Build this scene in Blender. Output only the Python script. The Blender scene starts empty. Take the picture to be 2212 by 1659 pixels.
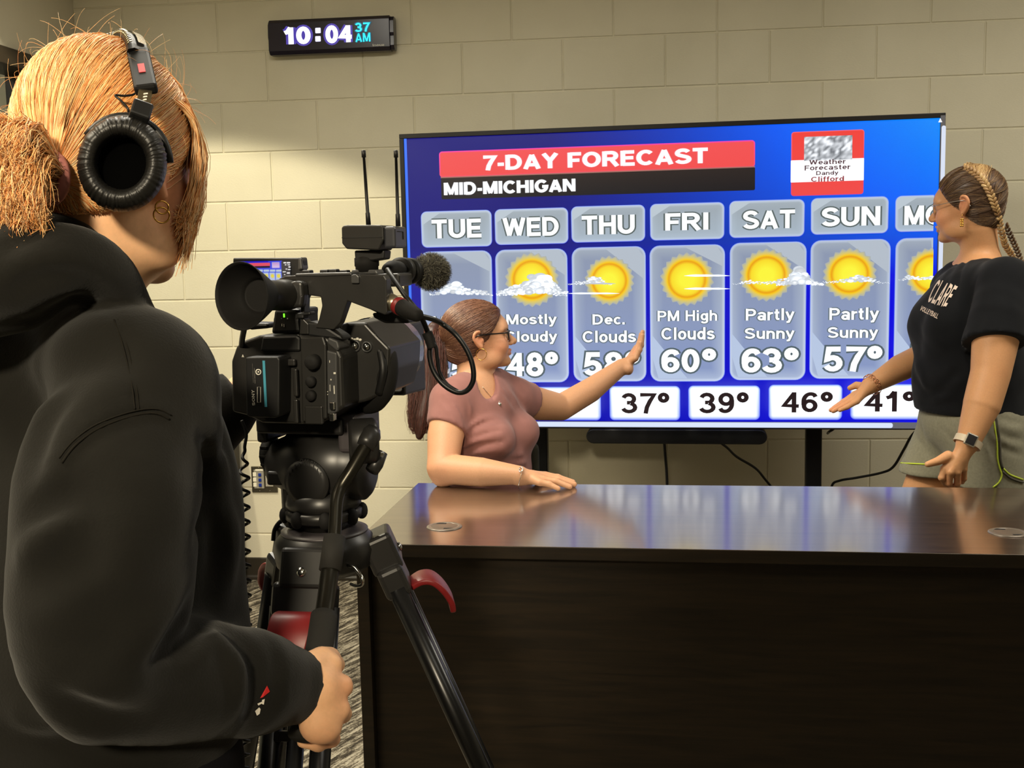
import bpy, bmesh, math, random
import numpy as np
from mathutils import Vector, Matrix, Euler

random.seed(7)
np.random.seed(7)
SC = bpy.context.scene
COL = SC.collection

# ------------------------------------------------------------------ camera
FPX = 2400.0                      # focal length in pixels of the 2212x1659 frame
CAM = np.array([-0.34319517, -4.56491169, 1.3912931])
_y, _p, _r = 0.10870105, -0.1177766, -0.02150928
_fw = np.array([-math.sin(_y) * math.cos(_p), math.cos(_y) * math.cos(_p), math.sin(_p)])
_ri = np.array([math.cos(_y), math.sin(_y), 0.0])
_up = np.cross(_ri, _fw)
RIGHT = math.cos(_r) * _ri + math.sin(_r) * _up
UP = -math.sin(_r) * _ri + math.cos(_r) * _up
FWD = _fw
cam_data = bpy.data.cameras.new('camera')
cam_data.sensor_width = 36.0
cam_data.lens = FPX / 2212.0 * 36.0
cam_data.clip_start = 0.05
cam_ob = bpy.data.objects.new('camera', cam_data)
COL.objects.link(cam_ob)
M = Matrix.Identity(4)
for i in range(3):
    M[i][0], M[i][1], M[i][2], M[i][3] = RIGHT[i], UP[i], -FWD[i], CAM[i]
cam_ob.matrix_world = M
SC.camera = cam_ob

# ------------------------------------------------------------------ world, exposure
W = bpy.data.worlds.new('room_ambient')
SC.world = W
W.use_nodes = True
W.node_tree.nodes['Background'].inputs[0].default_value = (0.9, 0.88, 0.8, 1)
W.node_tree.nodes['Background'].inputs[1].default_value = 0.05
SC.view_settings.view_transform = 'Standard'
SC.view_settings.look = 'None'
SC.view_settings.exposure = 0.0
SC.view_settings.gamma = 1.0
SC.view_settings.use_curve_mapping = False

# ------------------------------------------------------------------ lamps: ceiling fittings and one added spot on the operator
def area_lamp(name, loc, sx, sy, power, color, spread=160, target=None):
    l = bpy.data.lights.new(name, 'AREA')
    l.shape = 'RECTANGLE'; l.size = sx; l.size_y = sy
    l.energy = power; l.color = color; l.spread = math.radians(spread)
    o = bpy.data.objects.new(name, l); COL.objects.link(o); o.location = loc
    if target is not None:
        d = Vector(target) - Vector(loc)
        o.rotation_euler = d.to_track_quat('-Z', 'Y').to_euler()
    return o
def spot_lamp(name, loc, power, color, angle, blend=0.15, radius=0.05, target=None):
    l = bpy.data.lights.new(name, 'SPOT')
    l.energy = power; l.color = color; l.spot_size = math.radians(angle); l.spot_blend = blend
    l.shadow_soft_size = radius
    o = bpy.data.objects.new(name, l); COL.objects.link(o); o.location = loc
    if target is not None:
        d = Vector(target) - Vector(loc)
        o.rotation_euler = d.to_track_quat('-Z', 'Y').to_euler()
    return o
CEIL = 2.84
area_lamp('troffer_lamp', (1.5, -1.75, CEIL - 0.03), 1.2, 0.6, 37, (1.0, 0.94, 0.81), 170)
area_lamp('troffer_lamp', (-1.25, -2.3, CEIL - 0.03), 1.2, 0.6, 58, (1.0, 0.94, 0.80), 170)
area_lamp('troffer_lamp', (0.8, -4.4, CEIL - 0.03), 1.2, 0.6, 8, (1.0, 0.94, 0.80), 160)
area_lamp('troffer_lamp', (-2.0, -3.8, CEIL - 0.03), 0.6, 1.2, 40, (1.0, 0.88, 0.66), 150)
spot_lamp('downlight_lamp', (-2.2, -1.27, CEIL - 0.08), 132, (1.0, 0.91, 0.68), 113.5, 0.12, 0.03)
spot_lamp('added_operator_spot', (-0.62, -6.3, 2.45), 480, (1.0, 0.86, 0.62), 25, 0.85, 0.14, target=(-0.98, -3.5, 1.33))  # added narrow spot, no fitting there; brightens the operator's neck and hair

# ------------------------------------------------------------------ helpers
def P(u, v, d):
    """world point seen at photo pixel (u, v) at depth d along the view axis"""
    return CAM + d * (FWD + (u - 1106.0) / FPX * RIGHT - (v - 829.5) / FPX * UP)
def ray(u, v):
    return FWD + (u - 1106.0) / FPX * RIGHT - (v - 829.5) / FPX * UP
def hit(u, v, p0, n):
    d = ray(u, v); t = np.dot(np.asarray(p0) - CAM, n) / np.dot(d, n)
    return CAM + t * d
def lin(c):
    return tuple((x / 255.0 / 12.92) if x / 255.0 <= 0.04045 else ((x / 255.0 + 0.055) / 1.055) ** 2.4 for x in c)
def norm(v):
    v = np.asarray(v, float); return v / np.linalg.norm(v)

MATS = {}
def mat(name, rgb, rough=0.5, metal=0.0, spec=0.5, noise=None, bump=None, emit=None, coat=0.0, sss=0.0, attr=None, sheen=0.0, aniso=0.0, trans=0.0, ior=1.45):
    """noise=(scale, amount): colour mottling; bump=(scale, strength, distance); attr: colour attribute multiplied in"""
    m = bpy.data.materials.new(name); m.use_nodes = True
    nt = m.node_tree; N = nt.nodes; L = nt.links
    b = N['Principled BSDF']
    c = lin(rgb) + (1,)
    b.inputs['Base Color'].default_value = c
    b.inputs['Roughness'].default_value = rough
    b.inputs['Metallic'].default_value = metal
    b.inputs['Specular IOR Level'].default_value = spec
    b.inputs['IOR'].default_value = ior
    b.inputs['Coat Weight'].default_value = coat
    b.inputs['Coat Roughness'].default_value = 0.2
    b.inputs['Sheen Weight'].default_value = sheen
    b.inputs['Anisotropic'].default_value = aniso
    b.inputs['Transmission Weight'].default_value = trans
    if sss:
        b.inputs['Subsurface Weight'].default_value = sss
        b.inputs['Subsurface Radius'].default_value = (0.012, 0.005, 0.003)
        b.inputs['Subsurface Scale'].default_value = 0.6
    tc = N.new('ShaderNodeTexCoord')
    src = None
    if attr:
        a = N.new('ShaderNodeVertexColor'); a.layer_name = attr
        src = a.outputs['Color']
    if noise:
        nz = N.new('ShaderNodeTexNoise'); nz.inputs['Scale'].default_value = noise[0]; nz.inputs['Detail'].default_value = 5
        L.new(tc.outputs['Object'], nz.inputs['Vector'])
        mr = N.new('ShaderNodeMapRange'); mr.inputs[1].default_value = 0.3; mr.inputs[2].default_value = 0.7
        mr.inputs[3].default_value = 1 - noise[1]; mr.inputs[4].default_value = 1 + noise[1]
        L.new(nz.outputs['Fac'], mr.inputs[0])
        mx = N.new('ShaderNodeMix'); mx.data_type = 'RGBA'; mx.blend_type = 'MULTIPLY'; mx.inputs[0].default_value = 1
        mx.inputs[6].default_value = c
        if src: L.new(src, mx.inputs[6])
        cb = N.new('ShaderNodeCombineColor')
        for k in range(3): L.new(mr.outputs[0], cb.inputs[k])
        L.new(cb.outputs[0], mx.inputs[7])
        src = mx.outputs[2]
    if src: L.new(src, b.inputs['Base Color'])
    if bump:
        nz = N.new('ShaderNodeTexNoise'); nz.inputs['Scale'].default_value = bump[0]; nz.inputs['Detail'].default_value = 4
        L.new(tc.outputs['Object'], nz.inputs['Vector'])
        bp = N.new('ShaderNodeBump'); bp.inputs['Strength'].default_value = bump[1]
        bp.inputs['Distance'].default_value = bump[2] if len(bump) > 2 else 0.002
        L.new(nz.outputs['Fac'], bp.inputs['Height']); L.new(bp.outputs[0], b.inputs['Normal'])
    if emit:
        b.inputs['Emission Color'].default_value = c; b.inputs['Emission Strength'].default_value = emit
    MATS[name] = m
    return m
def emit_attr(name, strength):
    """a light-giving display: colours come from the picture stored on the display mesh"""
    m = bpy.data.materials.new(name); m.use_nodes = True
    nt = m.node_tree; b = nt.nodes['Principled BSDF']
    a = nt.nodes.new('ShaderNodeVertexColor'); a.layer_name = 'Col'
    b.inputs['Base Color'].default_value = (0.004, 0.004, 0.005, 1)
    b.inputs['Roughness'].default_value = 0.35
    nt.links.new(a.outputs['Color'], b.inputs['Emission Color'])
    b.inputs['Emission Strength'].default_value = strength
    return m

class MB:
    """collects polygons; build() links them as ONE mesh object"""
    def __init__(s): s.v = []; s.f = []; s.m = []; s.c = []; s.mats = []; s.sm = []
    def slot(s, m):
        if m not in s.mats: s.mats.append(m)
        return s.mats.index(m)
    def add(s, verts, faces, m, col=None, smooth=False):
        o = len(s.v); k = s.slot(m)
        s.v += [tuple(map(float, p)) for p in verts]
        if col is None: s.c += [(1, 1, 1, 1)] * len(verts)
        elif len(col) == len(verts) and hasattr(col[0], '__len__'): s.c += [tuple(c[:3]) + (1,) for c in col]
        else: s.c += [tuple(col[:3]) + (1,)] * len(verts)
        for f in faces: s.f.append(tuple(o + i for i in f)); s.m.append(k); s.sm.append(smooth)
        return s
    def bm(s, bm, m, X=None, smooth=False):
        bm.verts.index_update()
        vs = [np.array(v.co) for v in bm.verts]
        if X is not None: vs = [X(v) for v in vs]
        fs = [[v.index for v in f.verts] for f in bm.faces]
        bm.free()
        return s.add(vs, fs, m, smooth=smooth)
    def box(s, c, size, m, X=None, bev=0.0, seg=2, smooth=False):
        b = bmesh.new(); bmesh.ops.create_cube(b, size=1.0)
        for v in b.verts: v.co = Vector((v.co.x * size[0], v.co.y * size[1], v.co.z * size[2]))
        if bev > 0: bmesh.ops.bevel(b, geom=list(b.edges), offset=bev, segments=seg, affect='EDGES', profile=0.5)
        for v in b.verts: v.co += Vector(c)
        bmesh.ops.recalc_face_normals(b, faces=b.faces)
        return s.bm(b, m, X, smooth)
    def prism(s, poly, a, b, m, X=None, bev=0.0, seg=2, smooth=False):
        """poly: list of (x, z) ; extruded along y from a to b"""
        t = bmesh.new()
        v0 = [t.verts.new((p[0], a, p[1])) for p in poly]; v1 = [t.verts.new((p[0], b, p[1])) for p in poly]
        n = len(poly)
        t.faces.new(v0); t.faces.new(v1[::-1])
        for i in range(n): t.faces.new((v0[i], v1[i], v1[(i + 1) % n], v0[(i + 1) % n]))
        bmesh.ops.recalc_face_normals(t, faces=t.faces)
        if bev > 0: bmesh.ops.bevel(t, geom=list(t.edges), offset=bev, segments=seg, affect='EDGES', profile=0.5, clamp_overlap=True)
        return s.bm(t, m, X, smooth)
    def tube(s, pts, r, m, n=12, cap=True, spline=0, smooth=True, closed=False):
        pts = [np.asarray(p, float) for p in pts]
        if spline: pts = catmull(pts, spline, closed)
        k = len(pts)
        rr = np.interp(np.linspace(0, 1, k), np.linspace(0, 1, len(r)), r) if hasattr(r, '__len__') else [r] * k
        vs = []; fs = []; prev = None
        for i in range(k):
            if closed: t = pts[(i + 1) % k] - pts[i - 1]
            else: t = pts[min(i + 1, k - 1)] - pts[max(i - 1, 0)]
            t = norm(t)
            if prev is None:
                a = np.cross(t, [0, 0, 1.0]);
                if np.linalg.norm(a) < 0.1: a = np.cross(t, [1.0, 0, 0])
            else: a = prev - t * np.dot(prev, t)
            a = norm(a); prev = a; b = np.cross(t, a)
            for j in range(n):
                th = 2 * math.pi * j / n
                vs.append(pts[i] + rr[i] * (math.cos(th) * a + math.sin(th) * b))
        for i in range(k if closed else k - 1):
            i2 = (i + 1) % k
            for j in range(n):
                fs.append((i * n + j, i * n + (j + 1) % n, i2 * n + (j + 1) % n, i2 * n + j))
        if cap and not closed:
            fs.append(tuple(range(n))[::-1]); fs.append(tuple((k - 1) * n + j for j in range(n)))
        return s.add(vs, fs, m, smooth=smooth)
    def lathe(s, prof, o, ax, m, n=32, X=None, smooth=True, cap=True):
        """prof: list of (radius, distance along ax) from point o"""
        o = np.asarray(o, float); ax = norm(ax)
        a = np.cross(ax, [0, 0, 1.0])
        if np.linalg.norm(a) < 0.1: a = np.cross(ax, [1.0, 0, 0])
        a = norm(a); b = np.cross(ax, a)
        vs = []; fs = []
        for (r, z) in prof:
            for j in range(n):
                th = 2 * math.pi * j / n
                vs.append(o + ax * z + r * (math.cos(th) * a + math.sin(th) * b))
        for i in range(len(prof) - 1):
            for j in range(n): fs.append((i * n + j, i * n + (j + 1) % n, (i + 1) * n + (j + 1) % n, (i + 1) * n + j))
        if cap:
            fs.append(tuple(range(n))[::-1]); fs.append(tuple((len(prof) - 1) * n + j for j in range(n)))
        if X: vs = [X(v) for v in vs]
        return s.add(vs, fs, m, smooth=smooth)
    def ell(s, c, r, m, n=20, k=12, R=None):
        vs = []; fs = []
        for i in range(k + 1):
            ph = math.pi * i / k
            for j in range(n):
                th = 2 * math.pi * j / n
                q = np.array([r[0] * math.sin(ph) * math.cos(th), r[1] * math.sin(ph) * math.sin(th), r[2] * math.cos(ph)])
                if R is not None: q = R @ q
                vs.append(np.asarray(c) + q)
        for i in range(k):
            for j in range(n): fs.append((i * n + j, (i + 1) * n + j, (i + 1) * n + (j + 1) % n, i * n + (j + 1) % n))
        return s.add(vs, fs, m, smooth=True)
    def build(s, name, parent=None, origin=None, colattr=False):
        me = bpy.data.meshes.new(name)
        o3 = np.zeros(3)
        if parent is not None: o3 = np.array(parent['_o'])
        elif origin is not None: o3 = np.asarray(origin, float)
        me.from_pydata([tuple(np.asarray(p) - o3) for p in s.v], [], s.f)
        for m in s.mats: me.materials.append(m)
        me.polygons.foreach_set('material_index', s.m)
        me.polygons.foreach_set('use_smooth', s.sm)
        if colattr:
            ca = me.color_attributes.new('Col', 'FLOAT_COLOR', 'POINT')
            ca.data.foreach_set('color', np.array(s.c, dtype=np.float32).ravel())
        me.update()
        ob = bpy.data.objects.new(name, me); COL.objects.link(ob)
        ob['_o'] = [float(x) for x in o3]
        if parent is None: ob.location = o3
        else: ob.parent = parent
        return ob
def thing(name, label, cat, loc, group=None):
    """an Empty at the base of a thing; its parts are parented to it (mesh coordinates are given in world space)"""
    o = bpy.data.objects.new(name, None); COL.objects.link(o); o.empty_display_size = 0.05
    o.location = [float(x) for x in loc]; o['_o'] = [float(x) for x in loc]
    return tag(o, label, cat, group)
def tag(o, label=None, cat=None, group=None, kind=None):
    if label: o['label'] = label
    if cat: o['category'] = cat
    if group: o['group'] = group
    if kind: o['kind'] = kind
    return o
def catmull(pts, k, closed=False):
    pts = [np.asarray(p, float) for p in pts]; out = []
    n = len(pts)
    if n < 3 and not closed:
        return [pts[0] + (pts[-1] - pts[0]) * i / k for i in range(k + 1)]
    for i in range(n if closed else n - 1):
        if closed: p0, p1, p2, p3 = pts[i - 1], pts[i], pts[(i + 1) % n], pts[(i + 2) % n]
        else: p0, p1, p2, p3 = pts[max(i - 1, 0)], pts[i], pts[i + 1], pts[min(i + 2, n - 1)]
        for j in range(k):
            t = j / k
            out.append(0.5 * (2 * p1 + (p2 - p0) * t + (2 * p0 - 5 * p1 + 4 * p2 - p3) * t * t + (3 * p1 - p0 - 3 * p2 + p3) * t ** 3))
    if not closed: out.append(pts[-1])
    return out
_tcache = {}
def text2d(s, bold=0.0, res=3, shear=0.0, space=1.0):
    """triangulated outline of a string in a unit box: (verts Nx2 scaled to 0..1, faces, aspect)"""
    key = (s, bold, res, shear, space)
    if key in _tcache: return _tcache[key]
    cu = bpy.data.curves.new('lettering', 'FONT'); cu.body = s; cu.offset = bold; cu.resolution_u = res; cu.shear = shear
    cu.space_character = space
    ob = bpy.data.objects.new('lettering', cu); COL.objects.link(ob)
    bpy.context.view_layer.update()
    me = bpy.data.meshes.new_from_object(ob.evaluated_get(bpy.context.evaluated_depsgraph_get()))
    v = np.array([p.co[:2] for p in me.vertices]); f = [tuple(p.vertices) for p in me.polygons]
    bpy.data.objects.remove(ob); bpy.data.curves.remove(cu); bpy.data.meshes.remove(me)
    lo = v.min(0); hi = v.max(0)
    asp = (hi[0] - lo[0]) / (hi[1] - lo[1])
    r = ((v - lo) / (hi - lo), f, asp)
    _tcache[key] = r
    return r
def xyz_frame(o, ax, ay, az):
    """maps local (x, y, z) to world"""
    o, ax, ay, az = map(np.asarray, (o, ax, ay, az))
    return lambda q: o + q[0] * ax + q[1] * ay + q[2] * az

# ------------------------------------------------------------------ plain grotesque lettering drawn with strokes (cap height 1)
def _arc(cx, cy, rx, ry, a0, a1, n=10):
    return [(cx + rx * math.cos(math.radians(a0 + (a1 - a0) * i / n)), cy + ry * math.sin(math.radians(a0 + (a1 - a0) * i / n))) for i in range(n + 1)]
_w = 0.1
GL = {
 ' ': (.34, []), '-': (.36, [[(.02, .38), (.32, .38)]]), '.': (.2, [[(.1, 0), (.1, .2)]]), '1': (.56, [[(.06, .68), (.2, .74), (.34, .99)], [(.34, 0), (.34, 1)]]),
 'I': (.28, [[(.12, 0), (.12, 1)]]), 'T': (.72, [[(0, .9), (.68, .9)], [(.34, 0), (.34, .9)]]), 'H': (.78, [[(.1, 0), (.1, 1)], [(.64, 0), (.64, 1)], [(.1, .52), (.64, .52)]]),
 'E': (.68, [[(.1, 0), (.1, 1)], [(.1, .9), (.62, .9)], [(.1, .52), (.58, .52)], [(.1, .1), (.64, .1)]]), 'F': (.64, [[(.1, 0), (.1, 1)], [(.1, .9), (.62, .9)], [(.1, .48), (.54, .48)]]),
 'A': (.84, [[(.09, 0), (.40, .95)], [(.71, 0), (.40, .95)], [(.2, .28), (.6, .28)]]), 'M': (.94, [[(.1, 0), (.1, 1)], [(.8, 0), (.8, 1)], [(.13, .98), (.45, .05)], [(.77, .98), (.45, .05)]]),
 'N': (.8, [[(.1, 0), (.1, 1)], [(.66, 0), (.66, 1)], [(.13, .95), (.63, .05)]]), 'W': (1.06, [[(.06, 1), (.27, .06)], [(.27, .06), (.5, .95)], [(.5, .95), (.73, .06)], [(.73, .06), (.94, 1)]]),
 'Y': (.78, [[(.07, 1), (.37, .5)], [(.67, 1), (.37, .5)], [(.37, 0), (.37, .52)]]), 'U': (.78, [[(.1, 1), (.1, .4)] + _arc(.37, .37, .27, .27, 180, 360) + [(.64, 1)]]),
 'O': (.88, [_arc(.42, .5, .32, .4, 0, 360, 24)]), 'C': (.82, [_arc(.42, .5, .32, .4, 42, 318, 20)]), 'G': (.86, [_arc(.42, .5, .32, .4, 42, 340, 20) + [(.73, .46), (.46, .46)]]),
 'D': (.8, [[(.1, 0), (.1, 1)], [(.1, .9), (.34, .9)] + _arc(.34, .5, .32, .4, 90, -90, 14) + [(.1, .1)]]), 'P': (.74, [[(.1, 0), (.1, 1)], [(.1, .9), (.4, .9)] + _arc(.4, .675, .21, .225, 90, -90, 10) + [(.1, .45)]]),
 'R': (.8, [[(.1, 0), (.1, 1)], [(.1, .9), (.42, .9)] + _arc(.42, .69, .2, .21, 90, -90, 10) + [(.1, .48)], [(.4, .47), (.68, 0)]]),
 'S': (.76, [_arc(.36, .705, .25, .195, 20, 200, 10) + [(.2, .57), (.36, .51), (.54, .44)] + _arc(.36, .295, .28, .195, 30, -160, 10)]),
 '0': (.66, [_arc(.31, .5, .21, .4, 0, 360, 24)]), '7': (.66, [[(.04, .9), (.58, .9), (.42, .6), (.3, .3), (.25, 0)]]), '4': (.68, [[(.46, 0), (.46, .98)], [(.46, .93), (.09, .34), (.64, .31)]]),
 '3': (.66, [_arc(.29, .7, .21, .2, 165, -75, 10), _arc(.3, .29, .24, .2, 75, -165, 10), [(.22, .52), (.34, .52)]]), '5': (.66, [[(.56, .9), (.19, .9), (.12, .48)] + _arc(.31, .33, .22, .23, 130, -155, 12)]),
 '6': (.66, [_arc(.32, .33, .21, .23, 0, 360, 18), [(.54, .76)] + _arc(.36, .55, .26, .35, 60, 180, 10) + [(.1, .36)]]), '9': (.66, [_arc(.32, .67, .21, .23, 0, 360, 18), [(.1, .24)] + _arc(.28, .45, .26, .35, 240, 360, 10) + [(.54, .64)]]),
 '8': (.66, [_arc(.32, .71, .18, .19, 0, 360, 16), _arc(.32, .29, .22, .2, 0, 360, 16)]), '2': (.66, [_arc(.31, .68, .21, .22, 160, -25, 10) + [(.4, .45), (.12, .12)], [(.04, .1), (.58, .1)]]),
 '°': (.5, [_arc(.25, .76, .14, .16, 0, 360, 16)]), ':': (.3, [[(.15, .05), (.15, .27)], [(.15, .5), (.15, .72)]]),
 'o': (.62, [_arc(.3, .37, .21, .28, 0, 360, 18)]), 'l': (.27, [[(.12, 0), (.12, 1)]]), 'i': (.27, [[(.12, 0), (.12, .72)], [(.12, .84), (.12, 1)]]), 't': (.4, [[(.17, .92), (.17, .2), (.22, .1), (.34, .09)], [(.02, .65), (.33, .65)]]),
 's': (.58, [_arc(.27, .51, .18, .14, 20, 200, 8) + [(.2, .41), (.36, .35)] + _arc(.27, .225, .2, .135, 35, -160, 8)]), 'y': (.6, [[(.06, .72), (.28, .08)], [(.5, .72), (.28, .05), (.2, -.15), (.06, -.17)]]),
 'u': (.62, [[(.1, .72), (.1, .3)] + _arc(.29, .28, .19, .19, 180, 340, 8), [(.5, 0), (.5, .72)]]), 'd': (.64, [_arc(.29, .36, .19, .27, 0, 360, 16), [(.51, 0), (.51, 1)]]), 'c': (.56, [_arc(.3, .37, .2, .28, 45, 315, 14)]),
 'n': (.62, [[(.1, 0), (.1, .72)], [(.12, .46)] + _arc(.31, .44, .19, .2, 160, 0, 8) + [(.5, 0)]]), 'h': (.62, [[(.1, 0), (.1, 1)], [(.12, .46)] + _arc(.31, .44, .19, .2, 160, 0, 8) + [(.5, 0)]]),
 'r': (.42, [[(.1, 0), (.1, .72)], [(.12, .5), (.22, .6), (.38, .62)]]), 'a': (.6, [_arc(.26, .22, .17, .15, 0, 360, 14), _arc(.28, .48, .2, .16, 160, 0, 8) + [(.48, 0)]]), 'e': (.6, [[(.1, .37), (.49, .37)] + _arc(.3, .37, .2, .27, 0, 315, 16)]),
 'g': (.64, [_arc(.29, .38, .19, .26, 0, 360, 16), [(.51, .72), (.51, 0)] + _arc(.3, -.02, .21, .16, 0, -160, 8)]), 'f': (.38, [[(.17, 0), (.17, .8), (.24, .92), (.36, .92)], [(.02, .65), (.33, .65)]]),
 'w': (.82, [[(.05, .72), (.2, .05)], [(.2, .05), (.38, .68)], [(.38, .68), (.56, .05)], [(.56, .05), (.71, .72)]]), 'V': (.8, [[(.07, 1), (.38, .04)], [(.69, 1), (.38, .04)]]), 'L': (.62, [[(.1, 1), (.1, .1), (.6, .1)]]), 'B': (.76, [[(.1, 0), (.1, 1)], [(.1, .9), (.4, .9)] + _arc(.4, .71, .18, .19, 90, -90, 8) + [(.1, .52)], [(.1, .52), (.42, .52)] + _arc(.42, .31, .2, .21, 90, -90, 8) + [(.1, .1)]]),
}
def _stroke(pl, w):
    p = []
    for q in pl:
        if not p or math.hypot(q[0] - p[-1][0], q[1] - p[-1][1]) > 1e-4: p.append(np.array(q, float))
    n = len(p)
    closed = n > 3 and np.linalg.norm(p[0] - p[-1]) < 1e-6
    if closed: p = p[:-1]; n -= 1
    L = []; Rr = []
    for i in range(n):
        a = p[i - 1] if (i > 0 or closed) else None; b = p[(i + 1) % n] if (i < n - 1 or closed) else None
        if a is None: t = norm(b - p[i]); k = 1
        elif b is None: t = norm(p[i] - a); k = 1
        else:
            t1, t2 = norm(p[i] - a), norm(b - p[i]); t = t1 + t2
            t = norm(t) if np.linalg.norm(t) > 1e-6 else t1
            k = min(1 / max(0.35, np.dot(t, t1)), 1.6)
        nn = np.array([-t[1], t[0]]) * w / 2 * k
        L.append(p[i] + nn); Rr.append(p[i] - nn)
    vs = L + Rr; fs = [(i, i + 1, n + i + 1, n + i) for i in range(n - 1)]
    if closed: fs.append((n - 1, 0, n, 2 * n - 1))
    return vs, fs
_scache = {}
def stroke_text(s, w=0.2, track=0.04):
    """verts (Nx2, baseline 0, cap height 1), faces, total width of the string at weight 0.2, lowest y"""
    key = (s, w, track)
    if key in _scache: return _scache[key]
    V = []; F = []; x = 0
    for chh in s:
        adv, pls = GL[chh]
        for pl in pls:
            vs, fs = _stroke(pl, w); o = len(V)
            V += [(q[0] + x, q[1]) for q in vs]; F += [tuple(o + i for i in f) for f in fs]
        x += adv + track
    V = np.array(V); r = (V, F)
    _scache[key] = r
    return r

# ------------------------------------------------------------------ the room
def wall_mat():
    m = bpy.data.materials.new('painted_block'); m.use_nodes = True
    nt = m.node_tree; N = nt.nodes; L = nt.links; b = N['Principled BSDF']
    b.inputs['Roughness'].default_value = 0.62
    b.inputs['Specular IOR Level'].default_value = 0.35
    geo = N.new('ShaderNodeNewGeometry')
    nz = N.new('ShaderNodeTexNoise'); nz.inputs['Scale'].default_value = 2.0; nz.inputs['Detail'].default_value = 3
    L.new(geo.outputs['Position'], nz.inputs['Vector'])
    cr = N.new('ShaderNodeValToRGB')
    cr.color_ramp.elements[0].position = 0.35; cr.color_ramp.elements[1].position = 0.65
    cr.color_ramp.elements[0].color = lin((210, 203, 178)) + (1,); cr.color_ramp.elements[1].color = lin((219, 212, 188)) + (1,)
    L.new(nz.outputs['Fac'], cr.inputs[0]); L.new(cr.outputs[0], b.inputs['Base Color'])
    # brushed, pitted paint
    mp = N.new('ShaderNodeMapping'); mp.inputs['Rotation'].default_value = (0, 0.6, 0); mp.inputs['Scale'].default_value = (60, 60, 180)
    L.new(geo.outputs['Position'], mp.inputs['Vector'])
    n2 = N.new('ShaderNodeTexNoise'); n2.inputs['Scale'].default_value = 1.6; n2.inputs['Detail'].default_value = 5; n2.inputs['Roughness'].default_value = 0.6
    L.new(mp.outputs[0], n2.inputs['Vector'])
    n3 = N.new('ShaderNodeTexNoise'); n3.inputs['Scale'].default_value = 2.2; n3.inputs['Detail'].default_value = 2
    L.new(geo.outputs['Position'], n3.inputs['Vector'])
    mu = N.new('ShaderNodeMath'); mu.operation = 'MULTIPLY'
    L.new(n2.outputs['Fac'], mu.inputs[0]); L.new(n3.outputs['Fac'], mu.inputs[1])
    bp = N.new('ShaderNodeBump'); bp.inputs['Strength'].default_value = 0.35; bp.inputs['Distance'].default_value = 0.004
    L.new(mu.outputs[0], bp.inputs['Height']); L.new(bp.outputs[0], b.inputs['Normal'])
    return m
M_WALL = wall_mat()
S = 0.2032
XL, XR, YB = -2.65, 3.6, -7.6
def block_wall(name, x0, x1, rows, xf, joints=None):
    """running-bond blocks with real recessed joints; xf maps (along, depth, height) to world; depth>0 goes into the wall"""
    mb = MB(); j = 0.0045; dep = 0.004; bv = 0.0035
    for r in range(rows):
        z0, z1 = r * S, (r + 1) * S
        course = 11 - r - 1      # course counted down from the joint at 2.235 m
        off = 1 if (course % 2 == 0) else 0
        k0 = int(math.floor(x0 / S)) - 2
        ks = [k for k in range(k0, int(x1 / S) + 4) if (k - off) % 2 == 0]
        if course in (0,):
            ks = sorted(set(ks + [0]))
            if 0 in ks: pass
        xs = [x0] + [k * S for k in ks if x0 + 0.03 < k * S < x1 - 0.03] + [x1]
        for a, c in zip(xs[:-1], xs[1:]):
            A, B2, C, D = a + j / 2, c - j / 2, z0 + j / 2, z1 - j / 2
            vs = []
            for dd, ins in ((dep, 0), (bv * 0.3, bv * 0.35), (0, bv)):
                vs += [(A + ins, dd, C + ins), (B2 - ins, dd, C + ins), (B2 - ins, dd, D - ins), (A + ins, dd, D - ins)]
            fs = [(8, 9, 10, 11)]
            for q in range(2):
                for e in range(4): fs.append((q * 4 + e, q * 4 + (e + 1) % 4, (q + 1) * 4 + (e + 1) % 4, (q + 1) * 4 + e))
            mb.add([xf(v) for v in vs], fs, M_WALL)
    H = rows * S
    bk = [(x0, dep, 0), (x1, dep, 0), (x1, dep, H), (x0, dep, H), (x0, 0.12, 0), (x1, 0.12, 0), (x1, 0.12, H), (x0, 0.12, H)]
    mb.add([xf(v) for v in bk], [(0, 1, 2, 3), (5, 4, 7, 6), (0, 4, 5, 1), (1, 5, 6, 2), (2, 6, 7, 3), (3, 7, 4, 0)], M_WALL)
    return tag(mb.build(name), kind='structure')
block_wall('wall_back', XL, XR, 14, lambda q: (q[0], q[1], q[2]))
M_PLASTER = mat('painted_plaster', (204, 198, 178), 0.6, noise=(3, 0.03), bump=(90, 0.12, 0.002))
# side and rear walls
def slab(name, lo, hi, m):
    mb = MB(); lo = np.array(lo); hi = np.array(hi)
    mb.box((lo + hi) / 2, hi - lo, m)
    return tag(mb.build(name), kind='structure')
slab('wall_right', (XR, YB, 0), (XR + 0.12, 0.12, CEIL), M_PLASTER)
slab('wall_front', (XL, YB - 0.12, 0), (XR, YB, CEIL), M_PLASTER)
M_CEIL = mat('ceiling_tile', (222, 218, 206), 0.85, bump=(140, 0.4, 0.003))
slab('ceiling', (XL - 1.9, YB - 0.12, CEIL), (XR + 0.12, 0.12, CEIL + 0.08), M_CEIL)
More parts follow.
